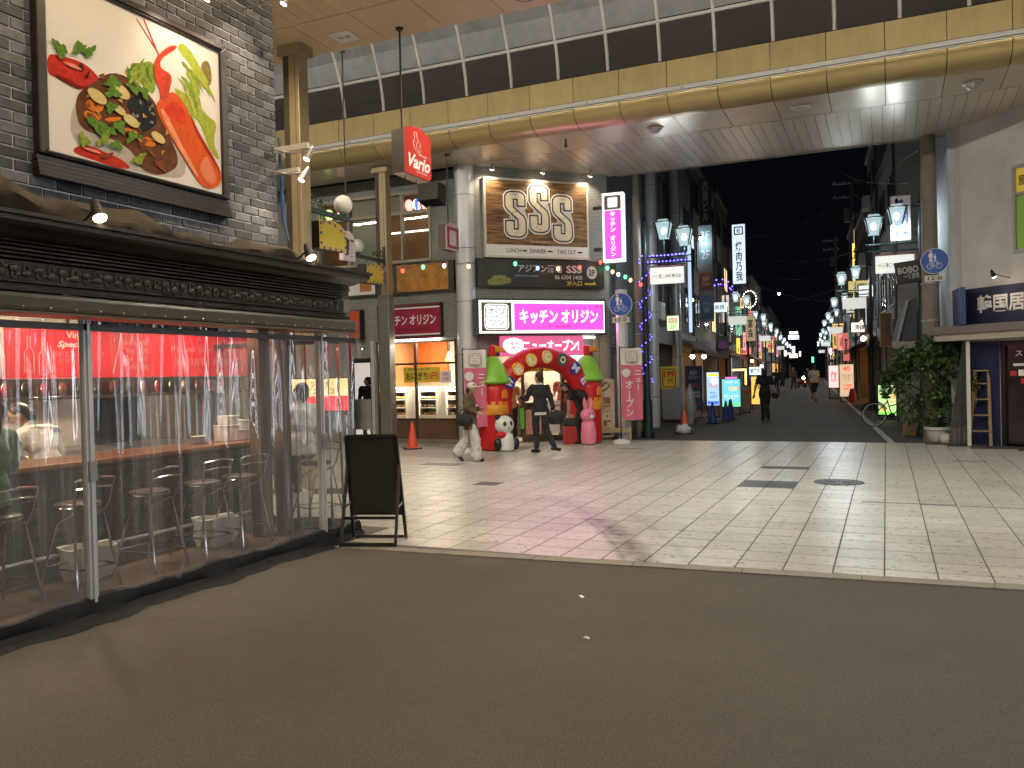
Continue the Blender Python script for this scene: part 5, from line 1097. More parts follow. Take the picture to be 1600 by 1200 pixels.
def wm(n, c): return mat(n, c, .75, var=.22, scale=1.2, bump=.15, bscale=25)
W1, W2, W3, W4, W5 = wm('wall_slate', (.16, .165, .18)), wm('wall_beige', (.30, .26, .20)), wm('wall_grey', (.24, .24, .24)), wm('wall_brown', (.15, .10, .07)), wm('wall_pale', (.36, .35, .33))
WARMF = glow('warm_shop_front', (1, .55, .2), .7, (.4, .2, .08)); COOLF = glow('cool_shop_front', (.8, .9, 1), .45, (.4, .4, .4)); DIMF = glow('dim_shop_front', (1, .6, .3), .12, (.15, .1, .06))
AWB = mat('brown_awning', (.10, .035, .02), .7, var=.15); AWR = mat('red_awning', (.4, .04, .03), .6); AWG = mat('green_awning', (.03, .10, .05), .6)
Lb = [(3.2, 9.0, 12.5, W1, 3, 2, DIMF, 'dark slate building with twin silver columns next to the corner shop', None), (9.0, 14.5, 9.5, W3, 2, 2, WARMF, 'grey building with brown awning behind the twin silver columns', AWB),
      (14.6, 24, 10.6, W2, 3, 3, DIMF, 'beige building behind the blue and orange column sign', None), (24.1, 31, 11, W4, 3, 2, WARMF, 'brown building carrying the tall white lit sign', AWR), (31.1, 41, 9, W3, 2, 3, COOLF, 'grey building past the tall white lit sign', None),
      (41.1, 52, 8, W5, 2, 3, WARMF, 'pale low building past the ring of small lights', AWR), (52.1, 66, 9.5, W2, 2, 4, WARMF, 'beige building far down the street with amber shop front', None), (66.1, 84, 8, W1, 2, 4, COOLF, 'slate building far down the street with white shop front', None), (84.1, 130, 9, W4, 2, 6, WARMF, 'long brown building at the far end of the street', None)]
for i, (a, b, h, m_, fl, nw, fr, lb, aw) in enumerate(Lb): house(lb, -1, a, b, h, m_, fl, nw, fr, None, .10, i, awn=aw)
Rb = [(6.4, 13, 8.5, W5, 2, 2, DIMF, 'pale building behind the potted tree across from the twin columns', None), (13.1, 19, 10.5, W1, 3, 2, DIMF, 'slate building behind the brown rounded sign', AWG), (19.1, 28, 9, W4, 2, 3, WARMF, 'brown building with warm lamp lit front', AWB),
      (28.1, 38, 10, W1, 3, 3, DIMF, 'dark building behind the tall yellow sign', AWG), (38.1, 50, 8, W3, 2, 3, WARMF, 'grey low building past the tall yellow sign', None), (50.1, 64, 9, W2, 2, 4, COOLF, 'beige building on the far side with white shop front', None), (64.1, 82, 8, W4, 2, 4, WARMF, 'brown building on the far side with amber shop front', None), (82.1, 130, 9, W1, 2, 6, COOLF, 'long slate building at the far end across the street', None)]
for i, (a, b, h, m_, fl, nw, fr, lb, aw) in enumerate(Rb): house(lb, 1, a, b, h, m_, fl, nw, fr, None, .06, 20+i, awn=aw)
house('dark building closing the end of the street', -1, 140, 150, 9, W1, 2, 3, WARMF, None, .2, 50)
bpy.data.objects[[o.name for o in bpy.data.objects if o.get('label') == 'dark building closing the end of the street'][0]].location = SP(140, 1.0)
for s, lb in ((3.9, 'first'), (8.6, 'second')):
    p = SP(s, .22); column(p.x, p.y, .17, 11, 'tall silver column on the slate building '+('beside the green lamp post' if s < 5 else 'beside the brown awning'))
# ---- lamp posts
IRON = mat('green_iron', (.012, .028, .030), .45, .5); LANT = glow('lantern_bulb', (.86, .98, 1), 70); LSG = glow('lamp_sign', (.95, .98, .92), .52)
def lantern_pane():
    ma = bpy.data.materials.new('lantern_glass'); ma.use_nodes = True; t = ma.node_tree; t.nodes.clear(); o = t.nodes.new('ShaderNodeOutputMaterial'); tr = N(t, 'ShaderNodeBsdfTransparent'); em = N(t, 'ShaderNodeEmission', Strength=.62); em.inputs[0].default_value = (.72, .95, 1, 1)
    mx = t.nodes.new('ShaderNodeMixShader'); mx.inputs[0].default_value = .72; t.links.new(tr.outputs[0], mx.inputs[1]); t.links.new(em.outputs[0], mx.inputs[2]); t.links.new(mx.outputs[0], o.inputs[0]); return ma
LPANE = lantern_pane()
def lamp_post(loc, side, label, grp, near=True, txt='十三東二仲町商店会'):
    t = thing('street_lamp', label, 'street lamp', loc, SRZ, grp); k = -side
    q = MB(); q.lathe([(.17, 0), (.17, .12), (.13, .2), (.11, .9), (.075, 1.0), (.06, 4.9), (.05, 5.0), (.03, 5.3)], 12); q.sph((0, 0, 5.42), .06, 8, 6); q.cyl((0, 0, 5.45), (0, 0, 5.62), .02, .004, 6); q.build('post', IRON, t, True)
    for z in (4.36, 4.52):
        q = MB(); q.cyl((0, 0, z), (k*1.15, 0, z), .022, n=8); q.sph((k*1.17, 0, z), .03, 6, 5); q.build('arm', IRON, t)
    for (x, zb) in ((.5, 4.86), (1.0, 4.66)):
        q = MB(); q.cyl((k*x, 0, 4.36), (k*x, 0, zb+.1), .016, n=6); q.build('stem', IRON, t); h = .38
        l = MB(); vs = [(k*x+a*.11, b*.11, zb+.1) for a, b in ((-1, -1), (1, -1), (1, 1), (-1, 1))]+[(k*x+a*.185, b*.185, zb+.1+h) for a, b in ((-1, -1), (1, -1), (1, 1), (-1, 1))]; l.add(vs, [(0, 1, 5, 4), (1, 2, 6, 5), (2, 3, 7, 6), (3, 0, 4, 7), (3, 2, 1, 0)]); ln = l.build('lantern', LPANE, t); q = MB(); q.sph((k*x, 0, zb+.30), (.06, .06, .085), 8, 6); q.build('bulb', LANT, ln, True); lamp('POINT', (k*x, 0, zb+.05), 42 if near else 48, (.82, .95, 1), .06, name='lantern_lamp', parent=t)
        q = MB(); z1 = zb+.1+h
        for a, b in ((-1, -1), (1, -1), (1, 1), (-1, 1)): q.bar((k*x+a*.112, b*.112, zb+.1), (k*x+a*.188, b*.188, z1), .022)
        q.box(k*x-.23, k*x+.23, -.23, .23, z1+.002, z1+.022); q.lathe([(.15, z1+.022), (.12, z1+.09), (.04, z1+.11), (.02, z1+.17), (.035, z1+.19), (.005, z1+.25)], 8, (k*x, 0, 0)); q.build('cage', IRON, ln)
        q = MB(); q.add([(k*x-.15, -.15, z1+.024), (k*x+.15, -.15, z1+.024), (k*x+.11, -.12, z1+.09), (k*x-.11, -.12, z1+.09)], [(0, 1, 2, 3)]); q.build('crown_glass', LPANE, ln)
    if txt:
        q = MB(); q.tube([(k*.06, 0, 4.28), (k*1.0, 0, 4.28), (k*1.0, 0, 4.26)], .014, 6); q.tube([(k*.1, 0, 4.28), (k*.1, 0, 3.82)], .02, 6); q.build('sign_bracket', mat('red_bracket', (.28, .1, .1), .5) if 'red_bracket' not in bpy.data.materials else bpy.data.materials['red_bracket'], t)
        xc = k*.56; q = MB(); q.box(xc-.41, xc+.41, -.06, .06, 3.84, 4.24); sg = q.build('sign_panel', LSG, t)
        if near: text(txt, xc, 4.02, .72, .11, MT['black'], sg, -.061, .008)
    return t
lamp_post(SP(0.15, .72), -1, 'green iron street lamp with two lanterns and lit sign beside the corner shop', 'street lamps along the street')
lamp_post((.78, 21.5, 0), 1, 'green iron street lamp with two lanterns beside the concrete utility pole', 'street lamps along the street')
pA = lamp_post(SP(21, .75), -1, 'green street lamp below the tall white lit sign', 'street lamps along the street', False, 'x'); pB = lamp_post(SP(13, 6.75), 1, 'green street lamp beside the brown rounded sign', 'street lamps along the street', False, 'x')
GL_ = 'distant green street lamp with two bright lanterns and white sign'
pC = lamp_post(SP(35.5, .8), -1, GL_.replace(' and white sign', ''), 'street lamps along the street', False, None); pC['label'] = 'distant green street lamp with two bright lanterns and no sign'
for k, s in enumerate((47, 57, 71, 80, 95, 106, 119)): dup(pA if k % 3 == 0 else pC, SP(s, .75+.1*(k % 2)), SRZ, GL_ if k % 3 == 0 else None)
pD = lamp_post(SP(25, 6.8), 1, 'distant green street lamp with two bright lanterns and no sign', 'street lamps along the street', False, None)
for k, s in enumerate((37, 46, 60, 69, 84, 97, 109)): dup(pB if k % 3 == 0 else pD, SP(s, 6.75-.1*(k % 2)), SRZ, GL_ if k % 3 == 0 else None)
# blue led strings on the first lamp post and arches
LEDB = glow('blue_led', (.10, .06, 1), 14)
f = thing('led_string', 'blue led string wound down the green lamp post beside the corner shop', 'string light', SP(.15, .72)); q = MB(); q.tube([(.13*math.cos(k*.8), .13*math.sin(k*.8), 1.4+k*.07) for k in range(46)], .005, 4); q.build('cable', MT['black'], f)
for k in range(46):
    q = MB(); q.sph((.14*math.cos(k*.8), .14*math.sin(k*.8), 1.4+k*.07), .013, 6, 4); q.build('led', LEDB, f)
f = thing('led_arm_string', 'blue led string along the arms of the lamp beside the corner shop', 'string light', SP(.15, .72))
for k in range(22): q = MB(); q.sph((.1+.047*k, -.035, 4.39+(.15 if k % 2 else 0)), .015, 6, 4); q.build('led', LEDB, f)
for s, r, lb in ((23, .7, 'blue led arch on the far lamp below the tall white sign'),):
    f = thing('led_arch', lb, 'string light', SP(s, .3, 5.6))
    for k in range(22): a = PI*k/21; q = MB(); q.sph((r*math.cos(a), 0, r*math.sin(a)-(.25 if k % 3 else 0)), .03, 6, 4); q.build('led', LEDB, f)
t, z, w_, h_ = rect_s(1160, 455, 1182, 480, 40); f = thing('led_ring', 'ring of small white lights hung over the pale low building', 'string light', SP(40, t, z), SRZ); LEDW = glow('white_led', (1, .9, .75), 8)
for k in range(18): a = 2*PI*k/18; q = MB(); q.sph((w_/2*math.cos(a), 0, h_/2*math.sin(a)), .035, 6, 4); q.build('led', LEDW, f)
# ---- signs, left side
LB = mat('pale_blue_panel', (.22, .34, .42), .5); OR = mat('dull_orange', (.45, .12, .05), .5); BLU = mat('sky_blue_panel', (.13, .24, .40), .5)
f, fc, w_, h_ = street_sign('column_sign', 'tall projecting column sign with pale blue and orange panels', (1090, 352, 1116, 502), 13, mat('column_sign_grey', (.30, .32, .34), .5))
for (y0, y1, m_, tx) in ((356, 380, LB, '3F'), (385, 412, LB, '2F'), (426, 453, OR, '居酒屋\nだんらん'), (462, 498, BLU, 'テナント\n募集')):
    z0, z1 = [(427-y)/150*h_ for y in (y1, y0)]; q = MB(); q.box(-w_*.44, w_*.44, -.011, -.0065, z0, z1); p = q.build('panel', m_, fc); text(tx, 0, (z0+z1)/2, w_*.6, (z1-z0)*.5, WHT, p, -.0115, .01)
f, fc, w_, h_ = street_sign('building_name_sign', 'dark vertical building name sign above the column sign', (1092, 280, 1112, 350), 14.2, mat('dark_sign', (.07, .07, .075), .5)); text(vert('西栄ビル'), 0, 0, w_*.55, h_*.85, LG, fc, -.007, .02)
f, fc, w_, h_ = street_sign('lit_wall_sign', 'narrow blue white lit vertical sign behind the first lanterns', (1073, 378, 1083, 520), 7.5, glow('pale_lit', (.55, .72, 1), .8), None, .1)
f, fc, w_, h_ = street_sign('grill_sign', 'tall white lit vertical sign with dark kanji above the street', (1143, 351, 1166, 443), 27, glow('white_blue_lit', (.72, .88, 1), .9), mat('lit_case', (.5, .5, .5), .5), .25); text(vert('焼肉乃我'), 0, -h_*.12, w_*.52, h_*.66, mat('slate_print', (.05, .06, .10), .5), fc, -.007, .02)
q = MB(); o = rrect(-w_*.3, w_*.3, h_*.33, h_*.45, .03); q.tube([(x, -.01, z) for x, z in o], .035, 4, True); q.build('crest', mat('slate_print2', (.05, .06, .10), .5), fc); text('松', 0, h_*.39, w_*.3, h_*.08, mat('slate_print3', (.05, .06, .10), .5), fc, -.007, .02)
q = MB(); q.box(-.6, 0, .1, .16, -1, -.9); q.box(-.6, 0, .1, .16, .9, 1); q.build('bracket', MT['black'], f)
f, fc, w_, h_ = street_sign('square_lit_sign', 'small square lit sign in green and pink on the slate building', (1041, 493, 1062, 517), 5.5, glow('green_lit', (.75, .9, .55), .9)); text('SSS', 0, .08, w_*.7, h_*.3, mat('pink_r', (.7, .1, .2), .5, emit=(.8, .1, .2), estr=.5), fc, -.007, .03); text('2F', 0, -.1, w_*.5, h_*.3, glow('lime', (.3, .8, .1), .8), fc, -.007, .03)
for (bx, s, c, e, lb, tx) in (((1164, 493, 1181, 533), 33, (.8, .62, .38), .35, 'tan lit board on the grey building past the tall white sign', '宴会'), ((1150, 528, 1157, 556), 30, (1, .75, .1), 1.3, 'thin yellow lit vertical sign beside the tan board', '酒場'), ((1160, 519, 1166, 548), 31, (1, .35, .35), 1.2, 'thin red and white lit vertical sign beside the tan board', '焼鳥'), ((1156, 465, 1163, 482), 26, (1, .65, .25), 1.1, 'small amber lit sign below the tall white sign', '鍋'), ((1118, 525, 1140, 560), 19, (.32, .32, .3), 0, 'grey shuttered box sign before the beige building', None), ((1121, 533, 1136, 545), 18.6, (.2, .05, .2), .25, 'dim purple round sign plate on the grey shutter', None)):
    f, fc, w_, h_ = street_sign('wall_sign', lb, bx, s, glow('ws%d' % bx[0], c, e, tuple(x*.6 for x in c)) if e else mat('ws%d' % bx[0], c, .6, var=.1))
    if tx: text(vert(tx), 0, 0, w_*.5, h_*.7, MT['black'], fc, -.007, .02)
WB = glow('warm_lamp', (1, .72, .4), 30)
for (x, y, s, lb) in ((1082, 557, 10.2, 'round warm lamp under the brown awning'), (1100, 557, 11.0, 'round warm lamp beside the white curtain under the awning'), (1095, 373, 12.5, 'upper white floodlight on the column sign arm'), (1098, 381, 12.6, 'lower white floodlight on the column sign arm'), (1081, 469, 9, 'white spot lamp on the slate building'), (1175, 564, 34, 'warm lamp under the red awning'), (1190, 572, 40, 'amber lamp at the pale low building')):
    t, z = on_s(x, y, s); f = thing('wall_lamp', lb, 'lamp', SP(s, t, z)); q = MB(); q.sph((0, 0, 0), .085 if 'warm' in lb or 'amber' in lb else .06, 10, 7); q.build('bulb', WB if 'warm' in lb or 'amber' in lb else LANT, f, True); q = MB(); q.cyl((0, 0, .07), (0, 0, .16), .05, .02, 8); q.cyl((0, 0, .12), (-.5, 0, .2), .012, n=6); q.build('holder', MT['black'], f)
# ---- things standing along the left side
def cone(loc, col, label, h=.62, grp=None, bag=False):
    c = thing('traffic_cone', label, 'traffic cone', loc, random.uniform(0, 1), grp); q = MB(); q.lathe([(.13*h/.62*1.25, .03), (.10*h/.62*1.25, .05), (.03, h-.02), (.02, h)], 18); q.build('body', col, c, True); q = MB(); q.box(-.19, .19, -.19, .19, 0, .03); q.build('base', MT['black'] if not bag else col, c, bevel=.01)
    return c
CO = mat('cone_red', (.68, .07, .025), .45); CBL = mat('cone_blue', (.012, .03, .20), .5)
cone((-9.93, 16.35, .011), CO, 'orange red traffic cone on the pavement before the shop window')
c_ = cone((-4.86, 21.7, 0), CO, 'orange red traffic cone weighted with a white sack by the road edge')
q = MB(); q.sph((0, 0, .12), (.20, .18, .14), 14, 9)
for i, v in enumerate(q.v): q.v[i] = (v[0]*(1+.12*math.sin(v[2]*40+v[1]*20)), v[1]*(1+.1*math.sin(v[0]*35)), max(.0, v[2]*(1+.1*math.sin(v[0]*30+v[1]*25))))
q.build('white_sack', mat('white_sack', (.55, .54, .52), .7, var=.12, bump=.5, bscale=22), None, True, loc=(-4.86, 21.55, 0), label='white plastic sack lying over the base of the orange cone', cat='sack')
for k, (s, t) in enumerate(((5.6, 1.72), (6.9, 2.0), (7.8, 2.05), (8.7, 2.0))): cone(SP(s, t), CBL, ['blue traffic cone standing alone before the lit posters', 'blue traffic cone next to the white stake', 'blue traffic cone before the lit menu screen', 'blue traffic cone at the far end of the blue row'][k], .66)
q = MB(); q.box(-.28, .28, -.2, .2, .1, 1.15); cbn = thing('grey_cabinet', 'grey metal cabinet with yellow sign on top beside the lamp post', 'cabinet', SP(6.2, -.05+.45)); q.build('body', mat('grey_paint', (.28, .29, .30), .5), cbn, bevel=.02); q = MB(); q.box(-.25, .25, -.18, .18, 0, .1); q.build('plinth', MT['black'], cbn)
f, fc, w_, h_ = street_sign('yellow_sign', 'yellow sign board with red figures on the grey cabinet', (1032, 573, 1059, 608), 6.0, YEL, YEL, .05); text('199', 0, .12, w_*.6, h_*.3, REDP, fc, -.007, .03); q = MB(); o = rrect(-w_*.38, w_*.38, -h_*.4, h_*.38, .05); q.tube([(x, -.008, z) for x, z in o], .012, 4, True); q.build('border', BLK, fc); text('円', .05, -.1, w_*.3, h_*.2, REDP, fc, -.007, .03)
def stand(label, bx, s, face, txts, base=.0, name='lit_menu_stand', legs=True, body=None):
    f, fc, w_, h_ = street_sign(name, label, bx, s, face, body or MT['black'], .1, 'sign stand'); z = f.location.z
    q = MB(); q.box(-w_/2+.02, -w_/2+.06, .01, .09, -z, -h_/2); q.box(w_/2-.06, w_/2-.02, .01, .09, -z, -h_/2); q.box(-w_/2, w_/2, -.15, .25, -z, -z+.04); q.build('stand_base', MT['black'], f)
    for (tx, x, zz, ww, hh, m_) in txts: text(tx, x*w_, zz*h_, ww*w_, hh*h_, m_, fc, -.007, .02)
    return f, fc, w_, h_
LW = LETW; RE = glow('lit_red', (1, .1, .05), .8); BLl = glow('lit_blue', (.1, .2, .9), .8)
stand('navy chalk menu board with red and white lettering before the awning', (1070, 572, 1098, 640), 8.6, mat('navy_board', (.02, .05, .13), .5), [('本日の\nメニュー', 0, .3, .6, .2, LG), ('日替り', 0, .05, .6, .1, REDP), ('定食 880円\n丼物 780円', 0, -.15, .7, .16, LG), ('焼鳥 串カツ', 0, -.38, .7, .08, REDP)], name='menu_board_stand')
f, fc, w_, h_ = stand('tall lit blue and white menu poster stand with yellow header', (1103, 581, 1125, 634), 9.2, glow('lit_bluewhite', (.42, .66, 1), .95), [('飲み放題', 0, .1, .7, .16, RE), ('90分\n1500円', .0, -.18, .6, .22, BLl)])
q = MB(); q.box(-w_*.42, w_*.42, -.011, -.0065, h_*.36, h_*.45); q.build('header', glow('lit_yellow', (1, .9, .1), 1), fc); q = MB(); q.box(-w_*.42, w_*.42, -.011, -.0065, -h_*.46, -h_*.36); q.build('footer', BLl, fc); q = MB(); q.prism(ell(.05, h_*.22, w_*.25, h_*.11, .4, 16, .1), -.011, -.0065); q.build('food_photo', glow('lit_dish', (1, .95, .9), 1.2), fc)
f, fc, w_, h_ = stand('wide lit turquoise menu screen tilted on a stand', (1127, 592, 1158, 636), 10.6, glow('lit_turq', (.18, .66, .80), .95), [('150', .1, .15, .45, .16, glow('lit_orange', (1, .6, .1), 1.1)), ('円', .4, .15, .12, .12, RE), ('ハイボール', 0, .38, .7, .1, LW), ('生ビール 焼鳥\nサワー', 0, -.16, .75, .22, LW)])
q = MB(); q.box(-w_*.46, w_*.46, -.011, -.0065, -h_*.46, -h_*.34); q.build('green_strip', glow('lit_green', (.2, 1, .3), 1), fc); q = MB(); q.box(-w_*.3, w_*.3, .02, .1, h_*.5, h_*.56); q.build('pink_header', glow('lit_magenta', (1, .2, .7), 1), f)
stand('red and white leaflet stand beside the turquoise screen', (1159, 603, 1173, 640), 12.5, mat('leaflet', (.3, .28, .26), .5), [('お品書', 0, .25, .7, .2, REDP), ('ランチ', 0, -.1, .6, .1, BLK)], name='leaflet_stand')
stand('orange lit lantern board behind the walking man', (1173, 588, 1192, 632), 15, glow('lit_amber', (1, .55, .12), 1.0), [('居酒屋', 0, .1, .5, .2, BLK)], name='amber_stand')
f, fc, w_, h_ = street_sign('white_lit_sign', 'white and navy lit sign above the amber lantern board', (1170, 573, 1190, 586), 17, glow('lit_w2', (.7, .9, 1), 1.3)); text('営業中', 0, 0, w_*.8, h_*.5, mat('navy_ink', (.02, .04, .15), .5), fc, -.007, .03)
t, z, w_, h_ = rect_s(1143, 574, 1168, 602, 13.5); f = thing('arrow_bulb_sign', 'arrow shaped sign outlined with amber bulbs above the turquoise screen', 'sign', SP(13.5, t, z), SRZ); q = MB(); q.prism([(-w_/2, h_*.35), (-w_*.3, h_*.5), (w_/2, h_*.5), (w_/2, -h_/2), (w_*.28, -h_/2), (w_*.28, h_*.2), (-w_*.3, h_*.2)], 0, .08); q.build('board', MT['dark'], f); ABm = glow('amber_bulb', (1, .55, .12), 9)
for k in range(9): q = MB(); q.sph((-w_*.4+k*w_*.1, -.02, h_*.35), .035, 6, 5); q.build('bulb', ABm, f)
for k in range(6): q = MB(); q.sph((w_*.4, -.02, h_*.2-k*h_*.12), .035, 6, 5); q.build('bulb', ABm, f)
q = MB(); q.cyl((0, .04, -z), (0, .04, h_*.2), .03, n=8); q.build('post', MT['black'], f)
q = MB(); q.tube([(x_, .0, z_) for x_, z_ in ((-.02, 0), (.03, .5), (-.03, 1.0), (0, 1.25))], [.09, .16, .14, .02], 10); q.build('wrapped_bundle', mat('clear_wrap', (.30, .31, .32), .35, var=.3, bump=.5), None, True, loc=SP(5.2, 1.1), label='plastic wrapped bundle standing behind the orange cone', cat='bundle')
# ---- right side signs
f, fc, w_, h_ = street_sign('tall_yellow_sign', 'tall yellow lit vertical sign with black kana above the street', (1331, 380, 1343, 497), 29.5, glow('lit_yel', (1, .66, .10), 1.4)); text(vert('ぢどり家'), 0, 0, w_*.7, h_*.9, BLK, fc, -.007, .02)
for k in range(4): q = MB(); q.box(-w_*.5, w_*.5, -.012, -.0065, -h_*.3+k*h_*.2-.03, -h_*.3+k*h_*.2+.03); q.build('divider', MT['dark'], fc)
f, fc, w_, h_ = street_sign('clinic_sign', 'white clinic sign with blue vertical kanji panel on the utility pole', (1391, 307, 1424, 375), 1.0, WHT, MT['whitemetal'], .14); q = MB(); q.box(-w_*.34, w_*.34, -.010, -.0065, -h_*.36, h_*.29); bp2 = q.build('blue_panel', mat('clinic_blue', (.03, .06, .36), .5), fc); text(vert('高田医院'), .07, -.03, w_*.3, h_*.58, WHT, bp2, -.0105, .015); text(vert('整形外科・内科'), -.09, -.03, w_*.15, h_*.56, WHT, bp2, -.0105, .01)
q = MB(); q.prism([(-.07, .36), (.01, .36), (.01, .32), (.07, .39), (.01, .46), (.01, .42), (-.07, .42)], -.01, -.0065); q.build('arrow', mat('clinic_blue2', (.03, .06, .36), .5), fc)
lt, lz = on_s(1425, 340, 1.0); q = MB(); q.box(w_/2, w_/2+.25, .04, .1, -.3, -.25); q.box(w_/2, w_/2+.25, .04, .1, .25, .3); q.build('bracket', MT['black'], f)
f, fc, w_, h_ = street_sign('bar_sign', 'dark hair salon board with pale latin letters behind the round blue sign', (1399, 409, 1440, 441), .3, mat('bar_black', (.035, .032, .03), .5)); f.rotation_euler.y = R_(-6); text('BOBO', 0, .05, w_*.8, h_*.3, LG, fc, -.007, .02); text('一番酒場', .05, -.1, w_*.6, h_*.25, LG, fc, -.007, .01)
f, fc, w_, h_ = street_sign('rounded_brown_sign', 'plain brown rounded sign board on a post before the slate building', (1374, 489, 1395, 541), 8, mat('brown_board', (.26, .12, .035), .5), MT['whitemetal'], .05); q = MB(); q.cyl((.0, .03, -f.location.z), (.0, .03, -h_/2), .025, n=8); q.build('post', MT['black'], f)
f, fc, w_, h_ = street_sign('small_yellow_sign', 'small amber lit vertical sign over the pale building', (1389, 433, 1396, 465), 11, glow('lit_y3', (1, .7, .15), 1.2)); text(vert('中華'), 0, 0, w_*.6, h_*.8, BLK, fc, -.007, .02)
f, fc, w_, h_ = street_sign('grey_panel_sign', 'blank grey panel hung beside the tall yellow sign', (1343, 465, 1366, 497), 22, mat('blank_grey', (.12, .10, .085), .6))
f, fc, w_, h_ = street_sign('white_lamp_sign', 'white lit lamp sign beside the tall yellow sign', (1341, 446, 1365, 464), 15, LSG); text('十三東', 0, 0, w_*.6, h_*.4, LG, fc, -.007)
f, fc, w_, h_ = street_sign('green_banner', 'green vertical banner tied to the utility pole above the potted tree', (1441, 473, 1452, 540), .2, mat('green_banner', (.16, .42, .24), .6, var=.1), None, .01); text(vert('さぬき'), 0, -.05, w_*.6, h_*.6, BLK, fc, -.007, .02)
aw_ = thing('grey_awning', 'grey sloped shop awning with pale frame behind the potted tree', 'awning', SP(4.6, 6.75), SRZ); q = MB(); q.prism([(.1, 2.3), (.55, 2.3), (.55, 3.5), (.35, 3.35)], -.7, 1.5); q.build('cover', mat('awning_grey', (.10, .10, .105), .6), aw_); q = MB(); q.box(-.05, .5, -.76, -.7, 2.12, 2.3); q.bar((.06, -.73, 2.3), (.32, -.73, 3.4), .12, .06); q.build('frame', mat('awning_frame', (.42, .38, .32), .6), aw_)
for (x, y, s, lb) in ((1347, 505, 24, 'upper amber bulb on the brown building front'), (1349, 529, 20, 'bright amber globe on the brown building front'), (1217, 459, 60, 'lone white lamp over the street')):
    t, z = on_s(x, y, s); f = thing('wall_lamp', lb, 'lamp', SP(s, t, z)); q = MB(); q.sph((0, 0, 0), .11, 10, 7); q.build('bulb', WB if 'amber' in lb else LANT, f, True); q = MB(); q.cyl((0, 0, .09), (.5, 0, .25), .012, n=6); q.build('holder', MT['black'], f)
stand('cream lit menu stand with red figures before the brown building', (1311, 569, 1335, 620), 21.5, glow('lit_cream', (1, .75, .5), .55), [('40', .0, .36, .5, .16, RE), ('スペシャル\nコース', 0, .1, .7, .2, mat('olive_ink', (.2, .15, .03), .5)), ('飲み放題\n2980円', 0, -.2, .7, .2, RE)])
stand('pink lit sign framed with amber bulbs beside the cream menu stand', (1294, 571, 1311, 606), 26, glow('lit_pinkw', (1, .6, .6), 1.0), [('焼肉', 0, 0, .5, .5, RE)], name='amber_frame_stand')
q = MB(); q.lathe([(.16, 0), (.18, .3), (.1, .62), (.02, .66)], 12); q.build('red_cover', mat('red_cover', (.35, .03, .04), .6), None, True, loc=SP(21.2, on_s(1332, 615, 21.2)[0]), label='red cloth cover standing beside the cream menu stand', cat='cover')
f, fc, w_, h_ = stand('green and white lit menu box behind the bicycle', (1371, 601, 1406, 650), 7.2, glow('lit_lime', (.62, .95, .38), .85), [('ダイビ', -.1, .33, .5, .12, mat('olive2', (.2, .3, .05), .5)), ('飲み放題', .05, .1, .6, .14, RE), ('90分 980円', .1, -.05, .5, .08, RE)], name='green_menu_box')
q = MB(); q.prism(ell(-w_*.25, -h_*.25, w_*.12, h_*.1, 0, 14), -.011, -.0065); q.build('food_photo', glow('lit_org', (1, .5, .1), 1), fc); q = MB(); q.box(-w_*.47, w_*.47, -.010, -.0065, -h_*.47, -h_*.36); q.build('green_strip', glow('lit_g2', (.3, .9, .1), 1), fc)
# distant shop lights in the vanishing point of the street
for (x, y, ww, hh, s, c, e, lb) in ((1240, 556, 13, 6, 110, (1, .7, .35), 3, 'amber lit food stall at the end of the street'), (1240, 527, 17, 6, 80, (.85, .95, 1), 3, 'white lit shop gate sign over the far street'), (1240, 520, 14, 4, 80.3, (.85, .95, 1), 2.5, 'white arched top of the far gate sign'), (1240, 548, 5, 14, 95, (.5, .7, 1), 3, 'blue white lit vertical sign far down the street'), (1270, 562, 4, 9, 90, (.1, 1, .3), 3, 'small green lit sign far down the street'), (1227, 552, 4, 9, 85, (.9, .95, 1), 3, 'small white lit vertical sign far down the street'), (1250, 553, 3, 8, 100, (1, .9, .8), 3, 'thin cream lit sign far down the street'), (1298, 549, 4, 10, 60, (.9, .95, 1), 2.5, 'narrow white lit sign by the far lamps')):
    f, fc, w_, h_ = street_sign('far_lit_sign', lb, (x-ww/2, y-hh/2, x+ww/2, y+hh/2), s, glow('far%d%d' % (x, y), c, e))
# more lit signs hung along the far fronts
rs = random.Random(5)
for k in range(26):
    side = -1 if k % 2 else 1; s = 17+k*3.1+rs.uniform(-1, 1); t = rs.uniform(.15, .6) if side < 0 else 7.1-rs.uniform(.15, .6); z = rs.uniform(2.9, 5.6); tall = rs.random() < .6; w_, h_ = (.42, rs.uniform(1.0, 1.9)) if tall else (rs.uniform(.7, 1.0), .5)
    ci = rs.randrange(7); c = ([(1, .62, .2), (1, .9, .75), (1, .25, .2), (.75, .9, 1), (1, .78, .3), (.35, .8, .5), (1, .45, .55)])[ci]; bn = [x[7] for x in (Lb if side < 0 else Rb) if x[0] <= s][-1]; bn = ' '.join(bn.split()[:2] if bn.split()[1] == 'building' else bn.split()[:3])
    f, fc = sign_box('shop_sign', 'small '+['amber', 'cream', 'red', 'cool white', 'golden', 'green', 'pink'][ci]+(' upright' if tall else ' wide')+' lit sign on the '+bn+(' across the street' if side > 0 else ' on the corner shop side'), 'sign', SP(s, t, z), SRZ, w_, h_, .14, MT['black'], glow('farsign%d' % k, c, rs.uniform(.45, 1.1), tuple(x*.5 for x in c)), 'small lit signs along the far street')
    wd = ('酒', '串焼', '麺', '寿司', '焼肉', '居酒屋', '薬', '餃子', '鍋', '珈琲')[k % 10]; text(vert(wd) if tall else wd, 0, 0, w_*.5 if tall else w_*.6, h_*.6 if tall else h_*.5, MT['dark'], fc, -.007, .01)
